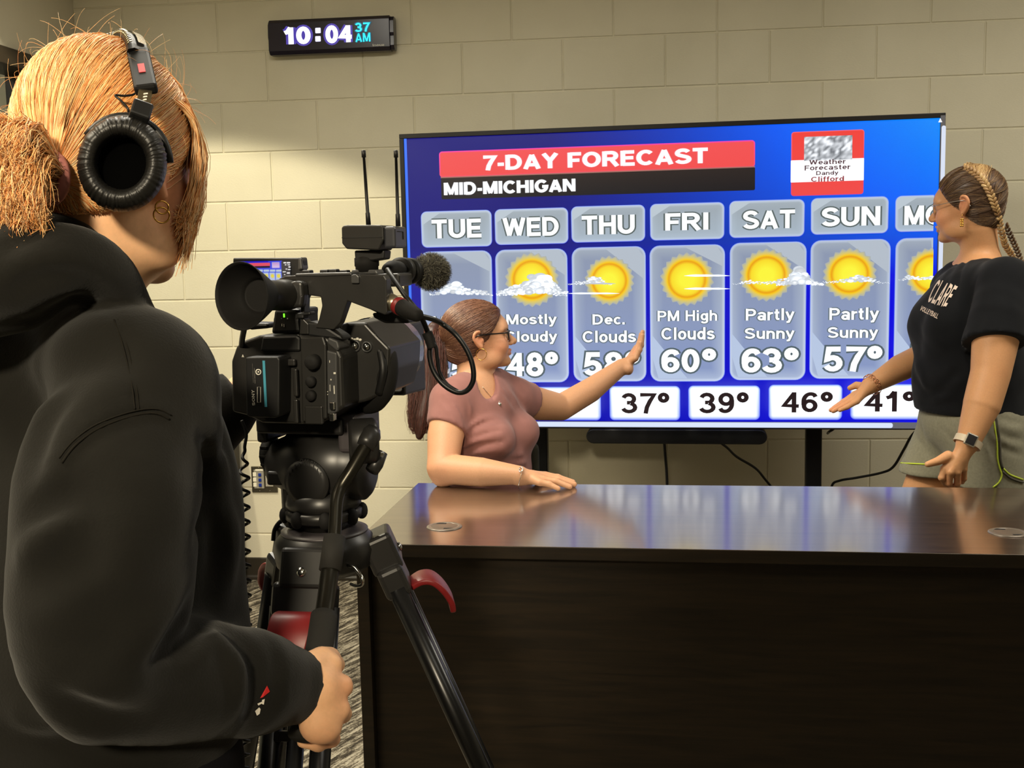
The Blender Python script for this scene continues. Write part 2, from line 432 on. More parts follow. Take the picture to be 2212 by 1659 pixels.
# left wall with a wide glazed opening
def on_left(u, v): return hit(u, v, (XL, 0, 0), np.array([1.0, 0, 0]))
h0 = on_left(0, 100); h1 = on_left(90, 128)
WZ1 = float((h0[2] + h1[2]) / 2); WY1 = -0.27; WY0 = -3.3; WZ0 = 0.92
mb = MB()
for lo, hi in (((XL - .12, YB, 0), (XL, WY0, CEIL)), ((XL - .12, WY1, 0), (XL, 0.12, CEIL)), ((XL - .12, WY0, 0), (XL, WY1, WZ0)), ((XL - .12, WY0, WZ1), (XL, WY1, CEIL))):
    lo = np.array(lo); hi = np.array(hi); mb.box((lo + hi) / 2, hi - lo, M_PLASTER)
tag(mb.build('wall_left'), kind='structure')
M_BRONZE = mat('dark_bronze_frame', (46, 38, 28), 0.45, spec=0.5, noise=(40, 0.06))
mb = MB(); fw_ = 0.065
for lo, hi in (((XL - .13, WY0, WZ1 - fw_), (XL + .02, WY1, WZ1)), ((XL - .13, WY0, WZ0), (XL + .02, WY1, WZ0 + fw_)),
               ((XL - .13, WY0, WZ0), (XL + .02, WY0 + fw_, WZ1)), ((XL - .13, WY1 - fw_, WZ0), (XL + .02, WY1, WZ1)), ((XL - .10, -1.9, WZ0), (XL - .01, -1.85, WZ1))):
    lo = np.array(lo); hi = np.array(hi); mb.box((lo + hi) / 2, hi - lo, M_BRONZE, bev=0.004)
wf = tag(mb.build('window_1'), kind='structure')
M_GLASS = mat('window_glass', (240, 245, 243), 0.02, trans=1.0, ior=1.02, spec=0.4)
mb = MB(); mb.box((XL - 0.055, (WY0 + WY1) / 2, (WZ0 + WZ1) / 2), (0.006, WY1 - WY0 - 0.1, WZ1 - WZ0 - 0.1), M_GLASS)
mb.build('pane', wf)
# corridor seen through the glazing
def xf_side(q): return (XL - 1.7 - q[1], q[0], q[2])
block_wall('wall_corridor', -5.2, 0.3, 14, xf_side)
slab('wall_corridor_end', (XL - 1.8, 0.0, 0), (XL - .12, 0.12, CEIL), M_PLASTER)
area_lamp('corridor_lamp', (XL - 0.9, -2.4, CEIL - 0.05), 0.5, 2.0, 30, (1.0, 0.95, 0.82), 170)

def carpet_mat():
    m = bpy.data.materials.new('streaked_carpet'); m.use_nodes = True
    nt = m.node_tree; N = nt.nodes; L = nt.links; b = N['Principled BSDF']
    b.inputs['Roughness'].default_value = 0.95; b.inputs['Specular IOR Level'].default_value = 0.1
    geo = N.new('ShaderNodeNewGeometry')
    mp = N.new('ShaderNodeMapping'); mp.vector_type = 'TEXTURE'; mp.inputs['Rotation'].default_value = (0, 0, math.radians(66)); mp.inputs['Scale'].default_value = (1 / 5.5, 1 / 36, 1)
    L.new(geo.outputs['Position'], mp.inputs['Vector'])
    n1 = N.new('ShaderNodeTexNoise'); n1.inputs['Scale'].default_value = 1.5; n1.inputs['Detail'].default_value = 6; n1.inputs['Roughness'].default_value = 0.72
    L.new(mp.outputs[0], n1.inputs['Vector'])
    n2 = N.new('ShaderNodeTexNoise'); n2.inputs['Scale'].default_value = 160; n2.inputs['Detail'].default_value = 2
    L.new(geo.outputs['Position'], n2.inputs['Vector'])
    ad = N.new('ShaderNodeMath'); ad.operation = 'MULTIPLY_ADD'; ad.inputs[1].default_value = 0.22
    L.new(n2.outputs['Fac'], ad.inputs[0]); L.new(n1.outputs['Fac'], ad.inputs[2])
    cr = N.new('ShaderNodeValToRGB'); e = cr.color_ramp.elements
    e[0].position = 0.52; e[0].color = lin((52, 47, 40)) + (1,)
    e[1].position = 0.72; e[1].color = lin((172, 164, 146)) + (1,)
    x = e.new(0.59); x.color = lin((78, 71, 60)) + (1,)
    x = e.new(0.63); x.color = lin((122, 114, 99)) + (1,)
    L.new(ad.outputs[0], cr.inputs[0]); L.new(cr.outputs[0], b.inputs['Base Color'])
    bp = N.new('ShaderNodeBump'); bp.inputs['Strength'].default_value = 0.6; bp.inputs['Distance'].default_value = 0.004
    L.new(n2.outputs['Fac'], bp.inputs['Height']); L.new(bp.outputs[0], b.inputs['Normal'])
    return m
slab('floor', (XL - 1.9, YB - 0.12, -0.06), (XR + 0.12, 0.12, 0), carpet_mat())
M_BASE = mat('dark_rubber_base', (44, 38, 28), 0.5)
mb = MB(); mb.prism([(0, 0), (-0.010, 0), (-0.010, 0.012), (-0.004, 0.02), (-0.004, 0.094), (0, 0.098)], XL + 0.01, XR, M_BASE, X=lambda v: (v[1], v[0], v[2]))
tag(mb.build('baseboard_back'), kind='structure')
mb = MB(); mb.prism([(0, 0), (0.010, 0), (0.010, 0.012), (0.004, 0.02), (0.004, 0.094), (0, 0.098)], YB, -0.012, M_BASE, X=lambda v: (XL + v[0], v[1], v[2]))
tag(mb.build('baseboard_left'), kind='structure')

# ------------------------------------------------------------------ the big display
M_BEZEL = mat('display_bezel', (30, 28, 26), 0.35)
M_BLACKP = mat('black_plastic', (20, 20, 20), 0.42, noise=(60, 0.08))
M_BLACKM = mat('black_metal', (16, 17, 19), 0.38, noise=(30, 0.05))
TVO = np.array([-0.2312, -0.4843, 1.2853]); TYAW = -0.0545
TX = np.array([math.cos(TYAW), math.sin(TYAW), 0]); TN = np.array([math.sin(TYAW), -math.cos(TYAW), 0]); TZ = np.array([0, 0, 1.0])
TVX = xyz_frame(TVO, TX, TN, TZ)              # local: x right, y out of the screen, z up
SW, SH = 1.895, 1.066
def st(u, v):
    q = hit(u, v, TVO, TN) - TVO
    return np.array([np.dot(q, TX), np.dot(q, TZ)])
tv = thing('television', 'huge wall-width flat screen television showing a blue seven day weather forecast', 'television', (TVO[0], TVO[1] + 0.03, 0.71))
mb = MB(); bz = 0.017
for (c, s_) in (((0, -.018, SH / 2 + bz / 2), (SW + 2 * bz, .05, bz)), ((0, -.018, -SH / 2 - bz / 2), (SW + 2 * bz, .05, bz)), ((-SW / 2 - bz / 2, -.018, 0), (bz, .05, SH)), ((SW / 2 + bz / 2, -.018, 0), (bz, .05, SH))):
    mb.box(c, s_, M_BEZEL, TVX, bev=0.002)
mb.build('bezel', tv)
mb = MB(); mb.box((0, -.045, 0), (SW + .02, .05, SH + .02), M_BLACKP, TVX, bev=0.01); mb.box((0, -.08, -0.1), (1.2, .04, .6), M_BLACKP, TVX, bev=0.01)
mb.build('rear_housing', tv)

def lc(r, g, b):
    k = 1.0 if min(r, g, b) >= 225 else 0.78      # the panel's whites are brighter than its colours
    return tuple(k * x for x in lin((r, g, b)))
class Screen:
    def __init__(s, X, m, map_st):
        s.mb = MB(); s.z = 0.0005; s.X = X; s.m = m; s.st = map_st; s.clip = None
    def up(s, k=1): s.z += 0.00012 * k
    def put(s, v2, faces, col):
        v2 = np.asarray(v2)
        if s.clip is not None: v2 = np.c_[np.clip(v2[:, 0], s.clip[0], s.clip[1]), v2[:, 1]]
        s.mb.add([s.X((p[0], s.z, p[1])) for p in v2], faces, s.m, col=col)
    def quad4(s, corners_px, cols):
        v = [s.st(*c) for c in corners_px]; s.up(); s.put(v, [(3, 2, 1, 0)], cols)
    def box_of(s, u0, v0, u1, v1):
        um, vm = (u0 + u1) / 2, (v0 + v1) / 2
        return s.st(u0, vm)[0], s.st(um, v1)[1], s.st(u1, vm)[0], s.st(um, v0)[1]
    def rrect(s, box, r, rings):
        """rings: list of (inset, top colour, bottom colour)"""
        x0, y0, x1, y1 = box; s.up(); n = 6
        allv = []; cols = []; N_ = 4 * (n + 1)
        for (ins, ct, cb) in rings:
            X0, Y0, X1, Y1 = x0 + ins, y0 + ins, x1 - ins, y1 - ins; rr = max(r - ins, 0.0008)
            for (cx, cy, a0) in ((X1 - rr, Y1 - rr, 0), (X0 + rr, Y1 - rr, 90), (X0 + rr, Y0 + rr, 180), (X1 - rr, Y0 + rr, 270)):
                for i in range(n + 1):
                    a = math.radians(a0 + 90 * i / n)
                    p = (cx + rr * math.cos(a), cy + rr * math.sin(a)); allv.append(p)
                    t = (p[1] - y0) / (y1 - y0); cols.append(tuple(cb[k] + (ct[k] - cb[k]) * t for k in range(3)))
        fs = []
        for q in range(len(rings) - 1):
            for i in range(N_): fs.append((q * N_ + i, (q + 1) * N_ + i, (q + 1) * N_ + (i + 1) % N_, q * N_ + (i + 1) % N_))
        fs.append(tuple((len(rings) - 1) * N_ + i for i in range(N_))[::-1])
        s.put(allv, fs, cols)
    def disc(s, c, rings, n=40, sy=1.0, jag=0.0, seed=0):
        s.up(); v = []; col = []; fs = []
        rnd = random.Random(seed)
        for q, (r, cc) in enumerate(rings):
            for i in range(n):
                a = 2 * math.pi * i / n; rr = r * (1 + (jag * (1 if i % 2 else -1) if q == 0 else 0))
                v.append((c[0] + rr * math.cos(a), c[1] + sy * rr * math.sin(a))); col.append(cc)
        for q in range(len(rings) - 1):
            for i in range(n): fs.append((q * n + i, (q + 1) * n + i, (q + 1) * n + (i + 1) % n, q * n + (i + 1) % n))
        fs.append(tuple((len(rings) - 1) * n + i for i in range(n))[::-1])
        s.put(v, fs, col)
    def text(s, t, box, col, bold=0.2, outline=None):
        """fit the string to the box; outline = (colour, extra weight)"""
        x0, y0, x1, y1 = box
        v, f = stroke_text(t, bold); lo = v.min(0); hi = v.max(0)
        sx = (x1 - x0) / (hi[0] - lo[0]); sy = (y1 - y0) / (hi[1] - lo[1])
        def place(q): return np.c_[x0 + (q[:, 0] - lo[0]) * sx, y0 + (q[:, 1] - lo[1]) * sy]
        if outline:
            s.up(); v2, f2 = stroke_text(t, bold + outline[1]); s.put(place(v2), f2, outline[0])
        s.up(); s.put(place(v), f, col)

M_SCR = emit_attr('display_picture', 1.24)
scr = Screen(TVX, M_SCR, st)
WHITE = lc(250, 253, 255); BLUE = lc(0, 0, 190); NAVY = lc(0, 0, 118)
# background gradient
nx, ny = 24, 8; vs = []; cs = []; fs = []
for i in range(nx + 1):
    for j in range(ny + 1):
        x = -SW / 2 + SW * i / nx; z = -SH / 2 + SH * j / ny; t = i / nx; h = j / ny
        vs.append((x, z))
        a = max(0, (t - 0.28) / 0.72) * max(0, (h - 0.45) / 0.55) ** 0.5
        g = lc(0, 140 * a ** 0.8, 120 + 135 * min(1, a * 1.6))
        if h < 0.62: g = lc(0, 20 * a, 150 + 80 * t)
        cs.append(g)
for i in range(nx):
    for j in range(ny): fs.append((i * (ny + 1) + j, i * (ny + 1) + j + 1, (i + 1) * (ny + 1) + j + 1, (i + 1) * (ny + 1) + j))
scr.put(vs, fs, cs)
scr.up(); scr.put([(-SW / 2, -SH / 2), (-SW / 2, SH / 2), (-SW / 2 + .010, SH / 2), (-SW / 2 + .010, -SH / 2)], [(0, 1, 2, 3)], lc(60, 120, 255))
XS = st(2014, 560)[0]                         # right end of the picture, scroll bar beyond
YS = st(1500, 903.5)[1]
def clip_on(): scr.clip = (-SW / 2, XS)
clip_on()
# title bars
bx0, by0, bx1, by1 = st(949, 355)[0], st(1290, 372)[1], st(1631, 330)[0], st(1290, 315)[1]
bl0 = (st(953, 405)[0], st(1290, 421)[1], st(1631, 385)[0], by0 - 0.0)
scr.rrect(bl0, 0.006, [(0, lc(20, 20, 40), lc(20, 20, 60)), (0.003, lc(40, 30, 28), lc(18, 17, 24))])
scr.rrect((bx0, by0, bx1, by1), 0.012, [(0, lc(255, 60, 190), lc(255, 80, 120)), (0.006, lc(246, 82, 84), lc(246, 78, 78))])
scr.quad4([(952, 382.5), (1631, 359), (1631, 361.5), (952, 385)], lc(170, 110, 100))
scr.text('7-DAY FORECAST', (st(1044, 352)[0], st(1286, 362)[1], st(1529, 335)[0], st(1286, 326)[1]), WHITE, 0.21, (lc(252, 140, 150), 0.06))
scr.text('MID-MICHIGAN', (st(959, 408)[0], st(1100, 418.5)[1], st(1243, 400)[0], st(1100, 390)[1]), WHITE, 0.23, (lc(110, 110, 115), 0.06))
# logo card
cx0, cy0, cx1, cy1 = scr.box_of(1709, 282.5, 1866, 421.5)
scr.rrect((cx0, cy0, cx1, cy1), 0.010, [(0, lc(255, 110, 130), lc(230, 60, 120)), (0.004, lc(244, 66, 58), lc(244, 74, 72))])
wb = scr.box_of(1708, 344, 1866, 392); scr.rrect(wb, 0.002, [(0, lc(240, 240, 250), lc(240, 244, 250)), (0.002, WHITE, lc(245, 248, 250))])
pb = scr.box_of(1737, 294, 1841, 346); rnd = random.Random(3); scr.up()
n = 16; m_ = 9; vs = []; cs = []; fs = []
for i in range(n + 1):
    for j in range(m_ + 1):
        g = rnd.choice([120, 150, 175, 200, 225, 245]); vs.append((pb[0] + (pb[2] - pb[0]) * i / n, pb[1] + (pb[3] - pb[1]) * j / m_)); cs.append(lc(g - 4, g, g + 6))
for i in range(n):
    for j in range(m_): fs.append((i * (m_ + 1) + j, i * (m_ + 1) + j + 1, (i + 1) * (m_ + 1) + j + 1, (i + 1) * (m_ + 1) + j))
scr.put(vs, fs, cs)
for t, q in (('Weather', (1748, 344, 1827, 355)), ('Forecaster', (1738, 356, 1837, 367)), ('Dandy', (1763, 369, 1811, 380)), ('Clifford', (1752, 381, 1823, 392))):
    scr.text(t, scr.box_of(*q), lc(90, 60, 66) if t != 'Clifford' else lc(150, 60, 66), 0.16)
# tiles
GT, GB = lc(172, 184, 192), lc(150, 162, 182)
def tile(q, r, kind):
    b = scr.box_of(*q)
    if kind == 'day': rings = [(0, lc(120, 150, 255), lc(40, 60, 230)), (0.004, lc(196, 208, 226), lc(190, 206, 232)), (0.012, lc(165, 176, 184), lc(176, 192, 208)), (0.03, lc(158, 168, 176), lc(170, 186, 200))]
    elif kind == 'big': rings = [(0, lc(120, 150, 250), lc(60, 90, 240)), (0.004, lc(190, 202, 224), lc(205, 218, 242)), (0.013, lc(160, 171, 186), lc(170, 185, 216)), (0.05, lc(142, 153, 176), lc(138, 155, 200))]
    else: rings = [(0, lc(90, 130, 255), lc(60, 80, 250)), (0.007, lc(225, 238, 255), lc(190, 205, 255)), (0.016, lc(250, 255, 255), lc(246, 252, 255))]
    scr.rrect(b, r, rings)
    return b
days = [('TUE', (910, 455, 1063, 534), (933, 473.5, 1040, 514)), ('WED', (1069, 450, 1228, 528), (1086, 469, 1207, 510)), ('THU', (1234, 444, 1394, 523), (1257, 465, 1371, 506)),
        ('FRI', (1404, 438.5, 1565, 518.5), (1437, 460, 1530, 499)), ('SAT', (1575, 432, 1738, 513), (1605, 454, 1717, 495)), ('SUN', (1751, 426, 1919, 506), (1775, 447, 1901, 488)), ('MON', (1933, 421, 2100, 500), (1953, 443, 2078, 485))]
bigs = [(911, 542, 1066, 826), (1073, 538, 1228, 826), (1237, 533, 1396, 824), (1404, 529, 1566, 824), (1576, 523, 1741, 821), (1749, 517.5, 1921, 818), (1931, 513, 2100, 815)]
for (t, q, tq) in days:
    b = tile(q, 0.022, 'day')
    scr.up(); scr.put([(b[0] + .006, b[3] - .05), (b[0] + .006, b[3] - .012), (b[0] + .022, b[3] - .006), (b[0] + .075, b[3] - .006)], [(0, 1, 2, 3)], lc(190, 202, 212))
    scr.text(t, scr.box_of(*tq), WHITE, 0.2, (lc(92, 104, 104), 0.14))
for i, q in enumerate(bigs):
    b = tile(q, 0.036, 'big')
    scr.up(); w = b[2] - b[0]
    scr.put([(b[0] + w * .45, b[3] - .005), (b[2] - .03, b[3] - .005), (b[2] - .006, b[3] - .04), (b[2] - .006, b[3] - .08 - .02 * (i % 3))], [(0, 1, 2, 3)], lc(182, 192, 204))
    scr.up(); scr.put([(b[0] + .008, b[1] + .09), (b[0] + .008, b[1] + .17), (b[0] + w * .5, b[1] + .012), (b[0] + .03, b[1] + .012)], [(0, 1, 2, 3)], lc(186, 202, 230))
def sun(u, v, rpx, seed=0):
    c = st(u, v); k = st(u + 1, v)[0] - c[0]; r = rpx * k
    gr = lc(168, 176, 180)
    scr.disc(c, [(r * 1.12, gr), (r * 0.98, lc(214, 200, 120)), (r * 0.86, lc(250, 205, 30)), (r * 0.78, lc(238, 160, 10)), (r * 0.66, lc(252, 222, 40)), (r * 0.3, lc(255, 248, 60))], n=44, jag=0.05, seed=seed)
rc = random.Random(11)
def cloud(u0, v0, u1, v1, n, flat=0.6, base=232):
    """heap of soft lobes inside the box, dense enough to close"""
    H = v1 - v0
    for i in range(n):
        t = i / max(1, n - 1); u = u0 + (u1 - u0) * ((i * 0.618) % 1.0)
        x = (u - (u0 + u1) / 2) / ((u1 - u0) / 2); env = max(0.18, (1 - x * x) * (0.75 + 0.25 * math.sin(9 * u / (u1 - u0) + u0)))
        rp = H * env * rc.uniform(0.22, 0.42)
        v = v1 - rp * 0.7 - (H * env - rp * 1.2) * (1 - t) * rc.uniform(0.5, 1.0)
        c = st(u, v); r = rp * 0.00088
        g = rc.uniform(base - 22, base + 20); top = lc(min(255, g - 4), min(255, g + 2), min(255, g + 8))
        edgec = lc(g - 16, g - 8, g + 2)
        scr.disc(c, [(r * 1.35, edgec), (r * 0.75, top), (r * .3, lc(min(255, g + 8), min(255, g + 12), min(255, g + 18)))], n=14, sy=flat)
def streak(u0, v, u1, h, g=235):
    a, b = st(u0, v), st(u1, v); scr.up(); hh = h * 0.0008
    xs = np.linspace(a[0], b[0], 9); prof = [0.1, .7, 1, .9, 1, .8, .9, .6, .1]
    vs = [(x, a[1] + (b[1] - a[1]) * i / 8 + hh * prof[i]) for i, x in enumerate(xs)] + [(x, a[1] + (b[1] - a[1]) * i / 8 - hh * prof[i] * .7) for i, x in enumerate(xs)]
    scr.put(vs, [(i, i + 1, 10 + i, 9 + i) for i in range(8)], lc(g - 6, g, g + 8))
cloud(930, 596, 1066, 640, 60)
sun(1150, 604, 50)
sun(1317, 606, 46); sun(1484, 603, 50); sun(1655, 594, 50); sun(1834, 592, 50); sun(2011, 590, 50)
cloud(1080, 572, 1228, 637, 130); cloud(1076, 600, 1228, 640, 60)
cloud(1230, 588, 1325, 616, 50, 0.5); streak(1230, 633, 1340, 5); streak(1270, 612, 1332, 4, 205)
streak(1478, 595, 1576, 6); streak(1478, 623, 1576, 6)
cloud(1582, 592, 1740, 615, 60, 0.5); cloud(1675, 572, 1775, 617, 90, .7); cloud(1760, 586, 1915, 612, 60, 0.5); cloud(1934, 582, 2020, 606, 40, .5)
WG = (lc(104, 118, 128), 0.16)
for t, q in (('Mostly', (945, 680, 1050, 708)), ('Cloudy', (945, 717, 1050, 744)), ('Mostly', (1101, 676, 1208, 703)), ('Cloudy', (1098, 712, 1209, 740)), ('Dec.', (1284, 676, 1352, 698)), ('Clouds', (1263, 711, 1376, 736)), ('PM High', (1422, 668, 1548, 696)), ('Clouds', (1430, 704, 1543, 730)),
             ('Partly', (1609, 664, 1712, 695)), ('Sunny', (1607, 705, 1712, 734)), ('Partly', (1786, 662, 1891, 694)), ('Sunny', (1783, 703, 1889, 732)), ('Partly', (1968, 660, 2075, 692))):
    scr.text(t, scr.box_of(*q), WHITE, 0.16, WG)
WB = (lc(84, 100, 108), 0.14)
for t, q in (('45°', (940, 762, 1052, 812)), ('48°', (1100, 756, 1211, 808)), ('58°', (1266, 755, 1384, 807)), ('60°', (1430, 749, 1546, 799)), ('63°', (1600, 747, 1721, 800)), ('57°', (1774, 743, 1898, 798)), ('55°', (1955, 740, 2080, 795))):
    scr.text(t, scr.box_of(*q), WHITE, 0.2, WB)
for q in ((985, 833, 1136, 901), (1154, 830, 1302, 901), (1320, 828, 1470, 901), (1487, 827, 1639, 900), (1657, 825, 1813, 900), (1830, 824, 1990, 899)):
    tile(q, 0.018, 'low')
for t, q in (('38°', (1180, 845, 1286, 890)), ('37°', (1345, 842, 1447, 887)), ('39°', (1510, 841, 1615, 886)), ('46°', (1683, 840, 1793, 884)), ('41°', (1858, 838, 1968, 882))):
    scr.text(t, scr.box_of(*q), lc(38, 24, 26), 0.17)
# scroll bars
scr.clip = None
scr.up(); scr.put([(XS, -SH / 2), (XS, SH / 2), (SW / 2, SH / 2), (SW / 2, -SH / 2)], [(0, 1, 2, 3)], lc(96, 92, 90))
scr.up(); scr.put([(-SW / 2 + .012, -SH / 2), (-SW / 2 + .012, YS), (SW / 2, YS), (SW / 2, -SH / 2)], [(0, 1, 2, 3)], lc(104, 104, 112))
th1 = st(2020, 277)[1]
scr.rrect((XS + .0035, -SH / 2 + .03, XS + .0175, th1), 0.0065, [(0, lc(220, 228, 245), lc(220, 228, 245)), (0.002, lc(222, 230, 248), lc(210, 220, 240))])
a = st(2020, 266); scr.up(); scr.put([(a[0] - .0065, a[1] - .006), (a[0], a[1] + .008), (a[0] + .0065, a[1] - .006)], [(0, 1, 2)], lc(235, 240, 250))
scr.rrect((-SW / 2 + .012, -SH / 2 + .0015, st(1920, 909)[0], YS - .002), 0.0075, [(0, lc(205, 220, 250), lc(205, 220, 250)), (0.003, lc(222, 234, 255), lc(222, 234, 255))])
scr.mb.build('screen', tv, colattr=True)
# rolling stand that carries the display
stand = thing('television_stand', 'black metal stand posts holding up the television below its lower edge', 'stand', (TVO[0], TVO[1] + 0.09, 0))
def post(cx, name='post'):
    mb = MB(); mb.box((cx, -.13, -TVO[2] + .72), (.058, .045, 1.25), M_BLACKM, TVX, bev=.004); mb.build(name, stand)
cR = st(1768, 1000)[0] - .005; cL = st(1158, 1000)[0]
post(cR); post(cL)
for c in (cR, cL):
    mb = MB(); mb.box((c, -.05, -TVO[2] + .075), (.07, .62, .05), M_BLACKM, TVX, bev=.006); mb.build('foot', stand)
mb = MB(); mb.box(((cR + cL) / 2, -.13, -TVO[2] + .35), (cR - cL, .035, .06), M_BLACKM, TVX, bev=.004); mb.build('crossbar', stand)
for c in (cR, cL):
    for yy in (-.33, .23):
        mb = MB(); mb.lathe([(.02, -.012), (.024, -.008), (.024, .008), (.02, .012)], TVX((c, yy, -TVO[2] + .0245)), TX, M_BLACKP, 16)
        mb.box((c, yy, -TVO[2] + .05), (.034, .03, .02), M_BLACKM, TVX); mb.build('caster', stand)
# soundbar
sb0 = st(1267, 941); sb1 = st(1657, 943); zt = st(1460, 926)[1]; zb = st(1460, 957.5)[1]
mb = MB(); hh = (zt - zb) / 2; poly = []
for sgn, cx in ((1, sb1[0] - hh), (-1, sb0[0] + hh)):
    for i in range(9):
        a = math.radians(-90 + 180 * i / 8) * 1
        poly.append((cx + sgn * hh * math.cos(a), (zt + zb) / 2 + sgn * hh * math.sin(a)))
mb.prism(poly, -.055, .02, M_BLACKP, TVX, bev=.004)
sbo = mb.build('soundbar', origin=TVX(((sb0[0] + sb1[0]) / 2, -.02, zb)))
tag(sbo, 'long black soundbar with rounded ends hanging under the television', 'soundbar')
# cables below the display
M_CABLE = mat('black_cable', (12, 12, 13), 0.4)
def cable(pts, r, label, name='power_cable'):
    mb = MB(); mb.tube(pts, r, M_CABLE, 8, spline=6)
    o = mb.build(name, origin=pts[0]); tag(o, label, 'cable'); return o
def at_y(u, v, y): return hit(u, v, (0, y, 0), np.array([0, 1.0, 0]))
cable([at_y(1435, 955, -.42), at_y(1437, 985, -.42), at_y(1440, 1020, -.42), at_y(1442, 1080, -.425), at_y(1446, 1200, -.42), at_y(1449, 1262, -.42)], .0055, 'black cable hanging straight down from the left half of the soundbar')
cable([at_y(1556, 956, -.42), at_y(1572, 968, -.40), at_y(1592, 987, -.36), at_y(1630, 1010, -.32), at_y(1650, 1032, -.28), at_y(1680, 1075, -.24), at_y(1700, 1150, -.2), at_y(1705, 1262, -.15)], .005, 'thin black cable slanting down to the right from the soundbar')
cable([at_y(2010, 905, -.40), at_y(1972, 938, -.38), at_y(1952, 972, -.36), at_y(1930, 1008, -.33), at_y(1905, 1021, -.3), at_y(1850, 1032, -.27), at_y(1815, 1038, -.25), at_y(1797, 1050, -.22), at_y(1796, 1100, -.18), at_y(1796, 1262, -.12)], .005, 'black cable looping from behind the standing woman to the television stand post')
cable([at_y(1810, 915, -.43), at_y(1800, 927, -.41), at_y(1792, 932, -.39), at_y(1788, 936, -.30)], .005, 'short black cable stub curving behind the right post under the screen')

# ------------------------------------------------------------------ digital wall clock
clk = thing('wall_clock', 'black digital wall clock reading 10:04 37 AM high on the block wall', 'clock', (-1.54, -0.03, 2.21))
M_CLK = mat('clock_case', (22, 15, 36), 0.25, coat=0.3)  # purple cast puts the glow of the digits into the case colour
zc0, zc1 = 2.208, 2.346; xc0, xc1 = -1.80, -1.282
prof = [(0.0, zc0 + .012), (-.012, zc0), (-.046, zc0), (-.06, zc0 + .014), (-.06, zc1 - .014), (-.046, zc1), (-.012, zc1), (0.0, zc1 - .012)]
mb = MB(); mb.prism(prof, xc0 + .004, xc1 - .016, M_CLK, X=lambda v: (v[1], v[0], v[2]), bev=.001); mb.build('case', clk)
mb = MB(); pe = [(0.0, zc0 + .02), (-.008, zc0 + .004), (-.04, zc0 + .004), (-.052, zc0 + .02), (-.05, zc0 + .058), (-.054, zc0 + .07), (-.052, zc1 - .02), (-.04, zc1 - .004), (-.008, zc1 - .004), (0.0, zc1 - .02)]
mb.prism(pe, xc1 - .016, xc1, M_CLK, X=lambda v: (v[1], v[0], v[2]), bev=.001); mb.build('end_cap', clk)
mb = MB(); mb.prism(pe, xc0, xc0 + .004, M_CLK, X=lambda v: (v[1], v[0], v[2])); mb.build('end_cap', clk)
CX = xyz_frame((0, -.0603, 0), (1, 0, 0), (0, -1, 0), (0, 0, 1))
def stc(u, v):
    q = hit(u, v, (0, -.0603, 0), np.array([0, 1.0, 0])); return np.array([q[0], q[2]])
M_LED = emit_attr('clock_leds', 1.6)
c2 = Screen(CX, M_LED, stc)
# 5x7-dot characters in chamfered strokes; their outlines paint the glow round the digits
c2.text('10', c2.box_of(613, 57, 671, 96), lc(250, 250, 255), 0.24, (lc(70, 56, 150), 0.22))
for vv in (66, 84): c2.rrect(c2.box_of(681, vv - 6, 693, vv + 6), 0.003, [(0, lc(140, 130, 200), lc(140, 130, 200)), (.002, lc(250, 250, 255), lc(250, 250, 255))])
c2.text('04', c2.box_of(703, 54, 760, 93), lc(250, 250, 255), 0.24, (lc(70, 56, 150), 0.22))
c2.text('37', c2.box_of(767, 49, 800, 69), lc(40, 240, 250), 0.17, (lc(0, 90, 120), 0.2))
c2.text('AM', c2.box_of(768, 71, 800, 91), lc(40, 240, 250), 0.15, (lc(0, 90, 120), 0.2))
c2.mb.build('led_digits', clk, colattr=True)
M_WPRINT = mat('white_print', (225, 222, 210), 0.5)
v, f = stroke_text('Inova'.replace('v', 'u'), .16); v = (v - v.min(0)) / (v.max(0) - v.min(0)); mb = MB(); b = c2.box_of(805, 94.5, 830, 99.5)
mb.add([CX((b[0] + p[0] * (b[2] - b[0]), .0004, b[1] + p[1] * (b[3] - b[1]))) for p in v], f, M_WPRINT); mb.build('maker_lettering', clk)

# ------------------------------------------------------------------ wall control plate
pl = thing('wall_control_plate', 'steel wall plate with three blue buttons low on the block wall', 'wall plate', (-1.92, -.004, .388))
M_STEEL = mat('brushed_steel', (128, 122, 104), 0.3, 0.9, noise=(80, 0.08)); M_KEYW = mat('ivory_key', (236, 230, 208), 0.4); M_KEYB = mat('blue_button', (28, 52, 140), 0.3, coat=.3)
mb = MB(); mb.box((-1.9215, -.004, .4445), (.114, .007, .114), M_STEEL, bev=.0025); mb.build('plate', pl)
mb = MB(); mb.box((-1.9445, -.0085, .4465), (.044, .003, .082), mat('grey_module', (150, 146, 132), .4), bev=.001); mb.box((-1.899, -.0085, .437), (.033, .003, .046), mat('grey_blank', (166, 160, 144), .4), bev=.001); mb.build('module', pl)
for k in range(3):
    mb = MB(); mb.box((-1.939, -.012, .4655 - .0225 * k), (.013, .006, .014), M_KEYB, bev=.002); mb.build('button', pl)
    mb = MB(); mb.box((-1.9625, -.011, .467 - .0225 * k), (.015, .003, .018), M_KEYW, bev=.001); mb.build('label_key', pl)
mb = MB(); mb.box((-1.9415, -.0105, .486), (.034, .002, .008), M_KEYW, bev=.0008); mb.build('label_strip', pl)
for x in (-1.9445, -1.899):
    for z in (.394, .495):
        mb = MB(); mb.lathe([(.003, 0), (.003, .0015), (.002, .002)], (x, -.0075, z), (0, -1, 0), M_STEEL, 12); mb.build('screw', pl)

